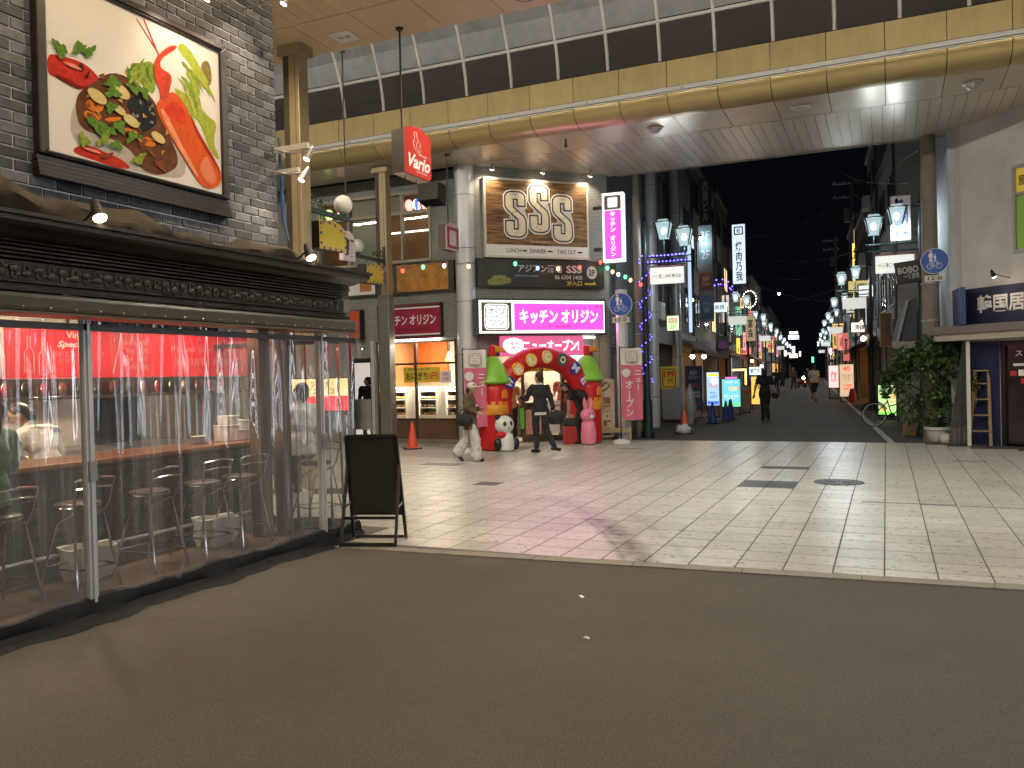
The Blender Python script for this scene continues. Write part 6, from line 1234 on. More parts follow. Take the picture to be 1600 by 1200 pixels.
# utility poles, wires
CONC = mat('pole_concrete', (.20, .175, .145), .8, var=.2, scale=3, bump=.2)
def utility(loc, h, label, arms=True, r=.17):
    u = thing('utility_pole', label, 'utility pole', loc, SRZ); q = MB(); q.cyl((0, 0, 0), (0, 0, h), r, r*.7, 16); q.build('shaft', CONC, u, True)
    if arms:
        for z in (h-.4, h-1.2):
            q = MB(); q.box(-1.1, .3, -.05, .05, z, z+.09); ar = q.build('cross_arm', MT['alu'], u)
            for x in (-1.0, -.5, .15): q = MB(); q.lathe([(.04, z+.09), (.05, z+.14), (.03, z+.2)], 8, (x, 0, 0)); q.build('insulator', MT['white'], ar)
        q = MB(); q.cyl((-.3, 0, h-2.6), (-.3, 0, h-1.8), .22, n=14); q.build('transformer', mat('transformer', (.16, .16, .16), .6), u, True)
    for z in (1.9, 2.6, 3.4): q = MB(); q.lathe([(r+.004, z), (r+.004, z+.03)], 16); q.build('band', MT['alu'], u)
    return u
utility((.90, 20.1, 0), 9, 'thick concrete utility pole carrying the round blue sign by the potted tree', False, .19)
utility((-5.72, 20.55, 0), 9.5, 'slim brown utility pole beside the corner shop banner', False, .12)
t, z = on_s(1332, 250, 31); utility(SP(31, t), 12.6, 'distant utility pole with cross arms against the night sky')
t, z = on_s(1306, 400, 60); utility(SP(60, t), 13.5, 'far slim utility pole beyond the tall yellow sign')
for i, (x0, y0, s0, x1, y1, s1) in enumerate(((1165, 372, 24, 1340, 300, 31), (1165, 398, 24, 1338, 392, 31), (1180, 430, 40, 1330, 420, 45), (1170, 440, 40, 1335, 470, 40), (1290, 247, 31, 1420, 285, 4), (1338, 245, 31, 1435, 235, 1), (1200, 470, 60, 1330, 440, 50))):
    a = on_s(x0, y0, s0); b = on_s(x1, y1, s1); pa, pb_ = SP(s0, *a), SP(s1, *b); q = MB(); q.tube([pa.lerp(pb_, k/10)-Vector((0, 0, .5*(1-(2*k/10-1)**2))) for k in range(11)], .018, 4)
    q.build('overhead_wire', mat('wire', (.05, .05, .055), .5) if i == 0 else bpy.data.materials['wire'], None, label='thin overhead wire crossing the night sky over the street', cat='wire', group='overhead wires')
# round pedestrian signs
def ped_sign(loc, rz, label, pole_h=None):
    f = thing('pedestrian_sign', label, 'road sign', loc, rz); q = MB(); q.prism(ell(0, 0, .275, .275, 0, 40), 0, .02); q.build('rim', WHT, f); q = MB(); q.prism(ell(0, 0, .262, .262, 0, 40), -.004, -.001); fc = q.build('blue_disc', mat('sign_blue', (.015, .09, .42), .4) if 'sign_blue' not in bpy.data.materials else bpy.data.materials['sign_blue'], f)
    y = -.006; q = MB()
    def fig(cx, cz, s):
        q.prism(ell(cx, cz+.085*s, .022*s, .024*s, 0, 10), y-.001, y); q.prism([(cx-.035*s, cz+.05*s), (cx+.035*s, cz+.05*s), (cx+.04*s, cz-.03*s), (cx+.02*s, cz-.03*s), (cx+.025*s, cz-.13*s), (cx-.03*s, cz-.13*s), (cx-.02*s, cz-.03*s), (cx-.045*s, cz-.03*s)], y-.001, y)
    fig(-.07, .12, 1.05); fig(.01, .075, .62); q.build('walker_symbols', WHT, fc); q = MB()
    for cx in (-.085, .085): q.tube([(cx+.058*math.cos(a), y, -.105+.058*math.sin(a)) for a in [k*PI/7 for k in range(14)]], .006, 4, True)
    q.tube([(-.085, y, -.105), (-.04, y, -.03), (.05, y, -.03), (.0, y, -.11), (-.04, y, -.03)], .006, 4); q.tube([(.0, y, -.11), (-.085, y, -.105)], .006, 4); q.tube([(.085, y, -.105), (.04, y, .0), (.07, y, .01)], .006, 4); q.tube([(-.06, y, -.005), (-.02, y, -.005)], .008, 4); q.build('bicycle_symbol', WHT, fc)
    q = MB(); q.box(-.2, .2, 0, .015, -.43, -.30); pl_ = q.build('time_plate', mat('plate_cream', (.55, .53, .47), .5) if 'plate_cream' not in bpy.data.materials else bpy.data.materials['plate_cream'], f); text('12-0', -.0, -.365, .27, .08, BLK, pl_, -.001, .015)
    if pole_h: q = MB(); q.cyl((0, .17, -loc[2]), (0, .17, pole_h-loc[2]), .14, n=20); q.build('pole', MT['silver'], f, True)
    return f
ped_sign((-5.70, 18.95, 3.26), R_(10), 'round blue walker and bicycle sign on a thick silver pole by the corner shop', 3.62)
ped_sign((.98, 19.88, 3.87), R_(-8), 'round blue walker and bicycle sign strapped to the concrete utility pole')
# ================================================================ concrete corner building on the far right
RC = Vector((1.4, 19.8, 0)); RRZ = -PI/4
rbd = thing('concrete_building', 'stained pale concrete corner building above the navy korean pub front', 'building', RC, RRZ)
conc = mat('stained_concrete', (.52, .52, .51), .8, var=.22, scale=.9, bump=.15, bscale=40)
q = MB(); wallgrid(q, 0, 6, 0, 11, [(1.32, 2.2, 3.85, 5.45), (.95, 2.6, 0, 2.1)], 0, .2); q.build('wall', conc, rbd)
q = MB(); q.box(-.02, .1, -.012, 0, 3.2, 6.6); q.build('corner_strip', mat('concrete_strip', (.45, .44, .42), .7), rbd)
q = MB(); q.box(0, 4, 0, .15, 0, 11, Matrix.Rotation(SRZ+PI/2-RRZ, 4, 'Z')@Matrix.Diagonal((1, 1, 1, 1))); q.build('street_wall', mat('pale_side_wall', (.42, .45, .48), .7, var=.15), rbd)  # bluish tint puts a cool wash of light into the wall colour
wn = MB(); wn.box(1.30, 2.22, -.03, .0, 3.80, 3.86); wn.box(1.30, 1.36, -.03, .05, 3.86, 5.45); wn.box(1.30, 2.22, -.03, .05, 5.44, 5.5); wn.box(1.36, 2.2, -.02, .05, 4.92, 4.97)
wn = wn.build('window_frame', MT['alu'], rbd); q = MB(); q.box(1.36, 2.2, .02, .03, 3.86, 4.92); q.build('green_pane', glow('green_window', (.20, .36, .07), .14), wn); q = MB(); q.box(1.36, 2.2, .02, .03, 4.97, 5.44); yp = q.build('yellow_pane', glow('yellow_window', (.6, .45, .05), .25), wn); text('居酒屋', 1.6, 5.2, .4, .2, BLK, yp, .018, .02)
sb_ = thing('pub_sign_band', 'navy sign band with big white brush kanji over the pub front', 'sign', RC, RRZ); q = MB(); q.box(-.02, 6, -.1, -.003, 2.45, 3.2); fc = q.build('band', mat('navy_band', (.020, .026, .060), .5, var=.1), sb_); text('韓国居酒屋', 1.42, 2.86, 1.75, .36, WHT, fc, -.101, .03)
q = MB(); q.box(-.9, 0, -.003, .1, 2.45, 3.2, Matrix.Rotation(PI/2+PI/4+SRZ, 4, 'Z')@Matrix.Diagonal((1, 1, 1, 1))); q.build('side_band', mat('blue_band', (.02, .045, .16), .5), sb_)
for k in range(6): q = MB(); q.sph((.0, -.105, 2.55+.11*k), .012, 6, 4); q.build('rivet', MT['alu'], sb_)
ev = thing('pub_eave', 'grey brown projecting eave below the navy sign band', 'eave', RC, RRZ); q = MB(); q.prism([(-.25, 2.28), (6, 2.28), (6, 2.44), (-.25, 2.44)], -.55, -.105); q.build('fascia', mat('eave_brown', (.17, .15, .135), .6), ev); q = MB(); q.box(-.18, 6, -.5, -.02, 2.14, 2.278); q.build('lower_fascia', mat('eave_beige', (.40, .36, .30), .6), ev)
spotlight('small black swan neck lamp over the navy sign band', tuple(RC+Vector((math.cos(RRZ), math.sin(RRZ), 0))*1.2+Vector((-.5, -.5, 0))*.6+Vector((0, 0, 3.35))), (.35, .35, -.02), (.4, .4, -1), 2, None, MT['black'], 80, r=.045)
pd = thing('pub_door', 'dark pub doorway with stickers and hanging things on its glass', 'door', RC, RRZ); q = MB(); q.box(.95, 1.05, .02, .12, .0, 2.1); q.box(2.5, 2.6, .02, .12, 0, 2.1); q.box(.95, 2.6, .02, .12, 2.0, 2.1); q.build('frame', WOOD, pd); q = MB(); q.box(1.05, 2.5, .06, .07, .05, 2.0); gl_ = q.build('glass_panel', mat('door_glass', (.02, .018, .018), .1, spec=.8), pd)
for (x, z, w_, h_, m_) in ((1.2, 1.45, .14, .1, REDP), (1.38, 1.46, .14, .12, WHT), (1.55, 1.5, .12, .14, WHT), (1.42, 1.3, .12, .1, REDP), (1.6, 1.28, .14, .12, WHT), (1.58, 1.12, .1, .08, mat('sticker_green', (.1, .4, .1), .5)), (1.35, 1.62, .3, .05, WHT)):
    q = MB(); q.box(x-w_/2, x+w_/2, .052, .058, z-h_/2, z+h_/2); q.build('sticker', m_, gl_)
text('スミビ', 1.5, 1.85, .5, .12, WHT, gl_, .057, .02)
q = MB(); q.box(.0, .95, -.02, -.002, 0, 2.1); q.build('navy_wall_panel', mat('navy_panel', (.012, .022, .075), .5), rbd)
# clear curtain, tied back, on a white post
cv = thing('tied_curtain', 'clear vinyl curtain gathered against a white post at the pub corner', 'curtain', (1.42, 19.15, 0)); q = MB(); q.box(.06, .13, -.04, .04, 0, 2.13); q.build('post', mat('white_post', (.62, .60, .55), .5), cv)
q = MB(); n = 60; zs = [.03, .3, .7, 1.1, 1.5, 1.9, 2.12]
for i in range(n+1):
    for z in zs:
        wd = (.62*(1-z/2.3)+.05); f_ = i/n; q.v.append((.06-wd*f_*.55, .04*math.sin(i*1.1)*(1-z/3)-.25*wd*f_, z))
m_ = len(zs)
for i in range(n):
    for k in range(m_-1): q.f.append((i*m_+k, (i+1)*m_+k, (i+1)*m_+k+1, i*m_+k+1))
q.build('vinyl_sheet', glass_mat('hazy_vinyl', (.9, .9, .88), .05, .16, .1, (.6, .6, .55)), cv, True)
# step ladder
ld = thing('step_ladder', 'worn wooden step ladder standing by the navy wall', 'ladder', (1.78, 19.35, 0), R_(-20)); LWD = mat('ladder_wood', (.30, .19, .085), .7, var=.25, scale=9)
for s in (-1, 1): q = MB(); q.bar((s*.2, -.22, 0), (s*.12, 0, 1.5), .035, .055); q.build('front_rail', LWD, ld); q = MB(); q.bar((s*.2, .24, 0), (s*.12, .02, 1.45), .035, .045); q.build('rear_rail', LWD, ld)
for k in range(4): z = .28+.32*k; q = MB(); q.box(-.2+.016*k, .2-.016*k, -.23+.045*k, -.11+.045*k, z, z+.025); q.build('step', LWD, ld)
q = MB(); q.box(-.14, .14, -.07, .08, 1.5, 1.53); q.build('top_step', LWD, ld); q = MB(); q.bar((-.19, .2, .3), (.19, .2, .3), .025); q.build('rear_brace', LWD, ld)
# potted tree
pt = thing('plant_pot', 'round white plastic plant pot holding the bushy tree', 'pot', (.98, 19.75, 0)); q = MB(); q.lathe([(.15, 0), (.19, .04), (.23, .26), (.27, .28), (.27, .34), (.24, .34), (.22, .27)], 26); q.build('body', mat('pot_white', (.50, .49, .45), .5, var=.1), pt, True); q = MB(); q.lathe([(.225, .26), (.225, .29)], 20); q.build('soil', MT['dark'], pt)
tr = thing('potted_tree', 'dense dark green bushy tree growing from the white pot', 'tree', (.98, 19.75, .28)); BARK = mat('bark', (.05, .04, .03), .9)
q = MB(); q.tube([(0, 0, 0), (.02, .01, .4), (-.03, .03, .9), (-.05, 0, 1.5)], [.035, .03, .024, .012], 7)
for k in range(9):
    a = k*2.4; z = .3+.14*k; q.tube([(0, 0, z), (.2*math.cos(a), .15*math.sin(a), z+.18), (.42*math.cos(a), .34*math.sin(a), z+.32)], [.016, .011, .005], 5)
q.build('trunk', BARK, tr, True)
LFM = [mat('leaf_%d' % i, c, .42, var=.25, scale=20) for i, c in enumerate(((.026, .062, .018), (.045, .10, .024), (.075, .135, .03)))]
rn = random.Random(11); CL = []
for k in range(46):
    a = rn.uniform(0, 2*PI); zz = rn.random()**.85; R__ = (.30+.46*math.sin(PI*min(1, zz*.95+.05))**.8)*rn.uniform(.35, 1.12); CL.append((Vector((R__*1.15*math.cos(a)-.16, R__*.85*math.sin(a), .12+1.68*zz)), rn.uniform(.13, .27)))
CL += [(Vector((-.95, .1, 1.15)), .13), (Vector((-1.0, 0, .85)), .1), (Vector((.55, 0, 1.75)), .16), (Vector((.2, -.1, 1.92)), .15)]
for li in range(3):
    q = MB()
    for c0, rad in CL:
        for k in range(34):
            v = Vector((rn.gauss(0, 1), rn.gauss(0, 1), rn.gauss(0, 1))).normalized()*rad*rn.random()**.45; c = c0+v; l = rn.uniform(.06, .115); d = (v.normalized()+Vector((rn.uniform(-.7, .7), rn.uniform(-.7, .7), rn.uniform(-.8, .3)))).normalized(); s_ = d.cross(Vector((rn.uniform(-.3, .3), rn.uniform(-.3, .3), 1))).normalized()*l*.36; up = s_.cross(d).normalized()*l*.14
            q.add([c, c+d*l*.5+s_+up, c+d*l, c+d*l*.5-s_+up], [(0, 1, 2), (0, 2, 3)])
    q.build('crown', LFM[li], tr)
q = MB()
for c0, rad in CL[::2]: q.tube([(0, 0, max(.2, c0.z-.5)), (c0.x*.5, c0.y*.5, c0.z-.2), tuple(c0)], [.012, .008, .004], 4)
q.build('twigs', BARK, tr)
q = MB(); q.sph((0, 0, .1), (.14, .1, .12), 12, 8); q.build('small_white_bag', mat('white_bag', (.5, .49, .46), .6, bump=.5, bscale=20), None, True, loc=(1.12, 19.5, -.005), label='small white bag leaning on the plant pot', cat='bag')
q = MB(); q.box(-.2, .2, -.16, .16, 0, .28); q.build('crate', mat('tan_crate', (.26, .17, .09), .7, var=.2), None, bevel=.015, loc=(.55, 21.8, 0), rz=SRZ, label='tan crate on the ground between bicycle and plant pot', cat='crate')
# bicycle
bk = thing('bicycle', 'city bicycle with pale rims parked before the green lit menu box', 'bicycle', SP(4.2, 6.72), SRZ+R_(14)); TYR = mat('tyre', (.02, .02, .02), .7); FRM = mat('bike_black', (.02, .02, .022), .35)
def wheel(x):
    q = MB(); q.tube([(x+.32*math.cos(a), 0, .33+.32*math.sin(a)) for a in [k*PI/16 for k in range(32)]], .014, 6, True); wh = q.build('wheel', TYR, bk, True); q = MB(); q.tube([(x+.298*math.cos(a), 0, .33+.298*math.sin(a)) for a in [k*PI/16 for k in range(32)]], .011, 5, True); q.build('rim', MT['whitemetal'], wh, True)
    q = MB()
    for k in range(14): a = k*PI/7; q.bar((x, 0, .33), (x+.29*math.cos(a), 0, .33+.29*math.sin(a)), .004)
    q.build('spokes', MT['alu'], wh); q = MB(); q.cyl((x, -.04, .33), (x, .04, .33), .025, n=8); q.build('hub', MT['alu'], wh)
wheel(-.52); wheel(.52)
q = MB()
for a, b in (((-.52, 0, .33), (-.05, 0, .30)), ((-.52, 0, .33), (-.16, 0, .68)), ((-.05, 0, .30), (-.18, 0, .75)), ((-.05, 0, .30), (.34, 0, .62)), ((-.14, 0, .55), (.34, 0, .66)), ((.52, 0, .33), (.33, 0, .85))): q.tube([a, b], .016, 6)
q.build('frame', FRM, bk); q = MB(); q.sph((-.2, 0, .80), (.13, .085, .045), 10, 6); q.build('saddle', FRM, bk, True); q = MB(); q.tube([(.2, -.26, .98), (.3, -.2, .97), (.33, 0, .93), (.3, .2, .97), (.2, .26, .98)], .012, 6); q.tube([(.33, 0, .85), (.33, 0, .93)], .014, 6); q.build('handlebar', MT['alu'], bk, True)
q = MB(); q.box(.42, .72, -.16, .16, .62, .64); q.box(.42, .44, -.16, .16, .64, .86); q.box(.70, .72, -.16, .16, .64, .86); q.box(.44, .70, -.16, -.14, .64, .86); q.box(.44, .70, .14, .16, .64, .86); q.build('basket', MT['alu'], bk); q = MB(); q.tube([(-.52+.36*math.cos(a), 0, .33+.36*math.sin(a)) for a in [k*.2+.4 for k in range(13)]], .02, 5); q.build('rear_mudguard', FRM, bk); q = MB(); q.cyl((-.05, -.03, .30), (-.05, .03, .30), .075, n=14); q.build('crank', FRM, bk)
# bicycle wheel peeping out at the lamp post
b2 = dup(bk, SP(1.6, .42), SRZ+PI/2+.15, 'dark bicycle parked half hidden behind the green lamp post')
# ================================================================ banners, standing board and rack at the corner shop
PKB = mat('pink_cloth', (.58, .13, .22), .7, var=.06); WCL = mat('white_cloth', (.62, .60, .57), .7)
def nobori(loc, rz, label, hh=2.25):
    f = thing('banner_flag', label, 'banner', loc, rz); q = MB(); q.cyl((0, 0, .05), (0, 0, hh), .013, n=8); q.cyl((0, 0, hh-.03), (.52, 0, hh-.03), .009, n=6); q.build('pole', MT['black'], f); q = MB(); q.lathe([(.2, 0), (.2, .05), (.06, .09)], 18); q.build('base', MT['white'], f)
    def sheet(z0, z1, nm, m_):
        q = MB(); n = 10
        for j in range(7):
            z = z1+(z0-z1)*j/6
            for i in range(n+1): q.v.append((.03+.48*i/n, .025*math.sin(i*.7+z*2.2)*(1+.5*(hh-z)), z+.006*math.sin(i)))
        for j in range(6):
            for i in range(n): q.f.append((j*(n+1)+i, j*(n+1)+i+1, (j+1)*(n+1)+i+1, (j+1)*(n+1)+i))
        return q.build(nm, m_, f, True)
    sheet(hh-.44, hh-.05, 'white_header', WCL); pkp = sheet(hh-1.72, hh-.44, 'pink_sheet', PKB); logo(f, .27, hh-.24, .13, -.05, WCL, mat('logo_brown', (.12, .06, .05), .6) if 'logo_brown' not in bpy.data.materials else bpy.data.materials['logo_brown'])
    text(vert('ニュー'), .41, hh-.80, .14, .46, WCL, pkp, -.052, .03); text(vert('オープン'), .21, hh-1.22, .19, .84, WCL, pkp, -.052, .03); q = MB(); q.prism(ell(.14, hh-.62, .1, .1, 0, 20, .05), -.052, -.05); q.build('heart_badge', WCL, pkp)
    for z in (hh-.1, hh-.5, hh-.9, hh-1.3, hh-1.7): q = MB(); q.box(-.02, .05, -.003, .003, z-.012, z+.012); q.build('tab', WCL, f)
    return f
nobori((-8.35, 15.9, .011), R_(22), 'white and pink cloth banner on a pole beside the corner column'); nobori((-5.64, 18.58, .011), R_(20), 'white and pink cloth banner on a pole before the silver sign pole')
wsb = thing('wooden_signboard', 'upright pale wooden signboard with brush kanji beside the arch', 'sign board', (-6.05, 18.75, .011), R_(22)); q = MB(); q.prism(rrect(-.2, .2, .12, 1.5, .08), 0, .035); fc = q.build('plank', mat('pale_wood', (.42, .34, .24), .7, var=.2, scale=5, stretch=(6, 6, .5)), wsb); text(vert('蒲焼・鰻重'), .02, .62, .2, .9, mat('brown_ink', (.16, .05, .02), .6), fc, -.001, .03); q = MB(); q.tube([(-.1, -.006, 1.32), (.02, -.006, 1.42), (.1, -.006, 1.34), (.03, -.006, 1.26), (-.08, -.006, 1.2)], .014, 5); q.build('brush_drawing', BLK, fc)
q = MB()
for x in (-.42, .52): q.box(x, x+.05, -.12, -.07, 0, 1.0 if x < 0 else .7); q.box(x, x+.05, .12, .17, 0, .7)
q.box(-.42, .57, -.13, -.08, .28, .33); q.box(-.42, .57, .12, .17, .28, .33); q.box(-.42, .57, -.13, .17, .23, .27); q.build('rack_frame', mat('rack_wood', (.34, .26, .16), .7, var=.2), wsb)
bs = thing('broom', 'blue plastic scoop with long wooden handle leaning on the sign rack', 'scoop', (-6.33, 18.62, .28), R_(22)); q = MB(); q.cyl((0, 0, .2), (-.06, .1, .85), .014, n=8); q.build('handle', LWD, bs); q = MB(); q.lathe([(.05, .24), (.10, .12), (.09, .03), (.02, .01)], 12); q.build('scoop', CBL, bs, True)
sbx = thing('red_supply_box', 'red box with grey blower lid beside the arch tower', 'box', (-6.75, 18.2, .011), R_(30)); q = MB(); q.box(-.17, .17, -.15, .15, 0, .42); q.build('body', mat('red_box', (.38, .02, .02), .5), sbx, bevel=.02); q = MB(); q.box(-.19, .19, -.17, .17, .43, .56); q.build('lid', MT['black'], sbx, bevel=.02); q = MB(); q.sph((0, 0, .62), (.17, .13, .07), 12, 6); q.build('parcel', mat('parcel', (.35, .25, .2), .7, var=.2), sbx, True)
# ================================================================ inflatable welcome arch (local x runs along the arch, -y is its front)
AL, AR = Vector((-7.90, 16.45, .011)), Vector((-6.44, 18.55, .011)); AC = (AL+AR)/2; ARZ = math.atan2(AR.y-AL.y, AR.x-AL.x); HW = (AR-AL).length/2
arch = thing('inflatable_arch', 'red inflatable castle arch reading WELCOME with panda and rabbit figures', 'inflatable arch', AC, ARZ)
def infl(n, c, e=.10): return mat('vinyl_'+n, c, .38, var=.05, emit=c, estr=e)  # slight glow added to the vinyl's own colour, with no lamp inside
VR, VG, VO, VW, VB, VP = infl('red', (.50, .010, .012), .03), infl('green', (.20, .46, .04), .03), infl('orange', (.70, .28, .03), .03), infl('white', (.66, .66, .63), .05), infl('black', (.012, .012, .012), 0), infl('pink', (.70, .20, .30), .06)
q = MB(); pts = [(-HW+.2, 0, z) for z in (.1, .5, .9, 1.15)]+[((HW-.2)*-math.cos(a), 0, 1.15+.88*math.sin(a)) for a in [k*PI/24 for k in range(1, 24)]]+[(HW-.2, 0, z) for z in (1.15, .9, .5, .1)]
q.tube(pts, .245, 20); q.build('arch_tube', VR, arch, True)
SEAM = mat('vinyl_seam', (.30, .008, .008), .5)
for k in range(3, len(pts)-3, 3):
    a_, b_, d_ = Vector(pts[k]), None, (Vector(pts[k+1])-Vector(pts[k-1])).normalized(); n1 = Vector((0, 1, 0)); n2 = d_.cross(n1)
    q = MB(); q.tube([a_+n1*(.246*math.cos(t))+n2*(.246*math.sin(t)) for t in [j*PI/10 for j in range(20)]], .0045, 4, True); q.build('seam', SEAM, arch)
for s in (-1, 1):
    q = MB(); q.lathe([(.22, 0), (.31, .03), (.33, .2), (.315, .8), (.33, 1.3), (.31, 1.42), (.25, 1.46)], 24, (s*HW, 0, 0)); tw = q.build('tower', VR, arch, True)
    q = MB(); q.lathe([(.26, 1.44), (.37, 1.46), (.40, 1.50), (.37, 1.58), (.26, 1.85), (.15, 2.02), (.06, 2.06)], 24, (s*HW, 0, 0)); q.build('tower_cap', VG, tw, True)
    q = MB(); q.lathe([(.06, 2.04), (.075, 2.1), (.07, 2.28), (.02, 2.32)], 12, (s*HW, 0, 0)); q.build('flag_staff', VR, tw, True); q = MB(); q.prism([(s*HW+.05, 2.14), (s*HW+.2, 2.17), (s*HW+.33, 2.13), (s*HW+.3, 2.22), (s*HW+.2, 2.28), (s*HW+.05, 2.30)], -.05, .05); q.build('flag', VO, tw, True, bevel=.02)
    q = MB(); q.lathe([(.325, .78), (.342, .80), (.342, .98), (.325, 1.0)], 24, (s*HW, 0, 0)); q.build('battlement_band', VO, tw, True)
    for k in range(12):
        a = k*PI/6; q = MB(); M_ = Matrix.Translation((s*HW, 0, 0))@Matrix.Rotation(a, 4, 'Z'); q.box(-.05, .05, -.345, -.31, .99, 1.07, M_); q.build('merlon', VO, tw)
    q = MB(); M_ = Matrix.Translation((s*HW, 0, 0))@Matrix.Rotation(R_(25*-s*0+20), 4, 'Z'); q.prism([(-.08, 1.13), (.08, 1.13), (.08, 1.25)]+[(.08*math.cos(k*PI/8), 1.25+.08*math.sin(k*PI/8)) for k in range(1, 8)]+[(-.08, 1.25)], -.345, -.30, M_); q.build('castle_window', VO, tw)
LC = [(.02, .03, .20), (.70, .35, .05), (.65, .45, .1), (.60, .45, .15), (.05, .09, .06), (.02, .04, .28), (.35, .02, .12)]
for k, ch in enumerate('WELCOME'):
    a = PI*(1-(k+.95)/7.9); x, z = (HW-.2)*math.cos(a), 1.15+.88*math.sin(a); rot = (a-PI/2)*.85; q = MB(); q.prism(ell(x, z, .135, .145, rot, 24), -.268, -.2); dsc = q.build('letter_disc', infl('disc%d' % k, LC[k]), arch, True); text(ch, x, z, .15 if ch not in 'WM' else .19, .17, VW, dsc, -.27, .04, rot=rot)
# panda
px_, py_ = -HW+.02, -.44
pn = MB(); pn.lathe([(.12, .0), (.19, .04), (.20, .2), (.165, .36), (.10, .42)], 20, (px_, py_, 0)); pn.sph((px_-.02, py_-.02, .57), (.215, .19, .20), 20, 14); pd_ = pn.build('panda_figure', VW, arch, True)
for s in (-1, 1):
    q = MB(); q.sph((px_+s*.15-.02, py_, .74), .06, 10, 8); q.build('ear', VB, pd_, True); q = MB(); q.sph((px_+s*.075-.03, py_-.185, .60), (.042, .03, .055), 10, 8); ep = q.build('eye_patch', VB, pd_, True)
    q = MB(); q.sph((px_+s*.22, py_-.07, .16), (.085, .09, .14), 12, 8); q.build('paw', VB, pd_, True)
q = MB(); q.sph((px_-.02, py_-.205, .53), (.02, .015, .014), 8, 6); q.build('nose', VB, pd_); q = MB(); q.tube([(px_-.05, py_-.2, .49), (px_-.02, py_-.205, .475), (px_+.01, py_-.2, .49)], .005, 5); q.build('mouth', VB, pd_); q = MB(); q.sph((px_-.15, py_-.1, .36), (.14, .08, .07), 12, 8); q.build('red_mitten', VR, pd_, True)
# rabbit
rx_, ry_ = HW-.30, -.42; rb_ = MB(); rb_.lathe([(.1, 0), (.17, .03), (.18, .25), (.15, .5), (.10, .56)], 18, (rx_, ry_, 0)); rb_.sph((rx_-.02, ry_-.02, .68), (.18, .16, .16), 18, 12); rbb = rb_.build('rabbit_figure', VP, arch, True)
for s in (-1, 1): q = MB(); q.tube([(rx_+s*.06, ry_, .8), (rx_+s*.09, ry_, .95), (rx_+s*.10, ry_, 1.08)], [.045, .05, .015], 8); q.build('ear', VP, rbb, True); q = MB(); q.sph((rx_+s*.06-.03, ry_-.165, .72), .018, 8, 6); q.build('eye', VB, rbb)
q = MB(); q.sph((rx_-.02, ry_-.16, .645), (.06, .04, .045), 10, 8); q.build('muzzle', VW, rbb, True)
# ================================================================ people
SKN = mat('skin', (.42, .25, .17), .55); HAIR = mat('black_hair', (.012, .010, .009), .5); EYE = mat('eye_dark', (.01, .01, .01), .3)
def capsule(mb, a, b, r0, r1=None):
    r1 = r0 if r1 is None else r1; mb.cyl(a, b, r0, r1, 12); mb.sph(a, r0, 12, 8); mb.sph(b, r1, 12, 8)
FOLD = bpy.data.textures.new('cloth_folds', 'CLOUDS'); FOLD.noise_scale = .10; FOLD.noise_depth = 2
def rmesh(mb, name, ma, parent, vox=.012, sm=6):
    o = mb.build(name, ma, parent, True); m_ = o.modifiers.new('r', 'REMESH'); m_.mode = 'VOXEL'; m_.voxel_size = vox; m_.use_smooth_shade = True
    if sm: s = o.modifiers.new('s', 'SMOOTH'); s.iterations = sm; s.factor = .5
    if name in ('jacket', 'shirt', 'trousers'): s = o.modifiers.new('d', 'DISPLACE'); s.texture = FOLD; s.strength = .045; s.mid_level = .42; s.texture_coords = 'LOCAL'
    return o
V = Vector
def base_pose():
    return dict(head=V((0, 0, 1.555)), neck=V((0, .02, 1.42)), chest=V((0, .01, 1.2)), belly=V((0, 0, 1.03)), hip=V((0, 0, .9)), shl=V((-.18, .02, 1.36)), shr=V((.18, .02, 1.36)), ell=V((-.23, .03, 1.09)), elr=V((.23, .03, 1.09)), wrl=V((-.22, -.06, .86)), wrr=V((.22, -.06, .86)),
                hpl=V((-.09, 0, .87)), hpr=V((.09, 0, .87)), knl=V((-.1, -.02, .47)), knr=V((.1, -.02, .47)), anl=V((-.1, .03, .08)), anr=V((.1, .03, .08)), face=V((0, -1, 0)), toel=V((0, -1, 0)), toer=V((0, -1, 0)))
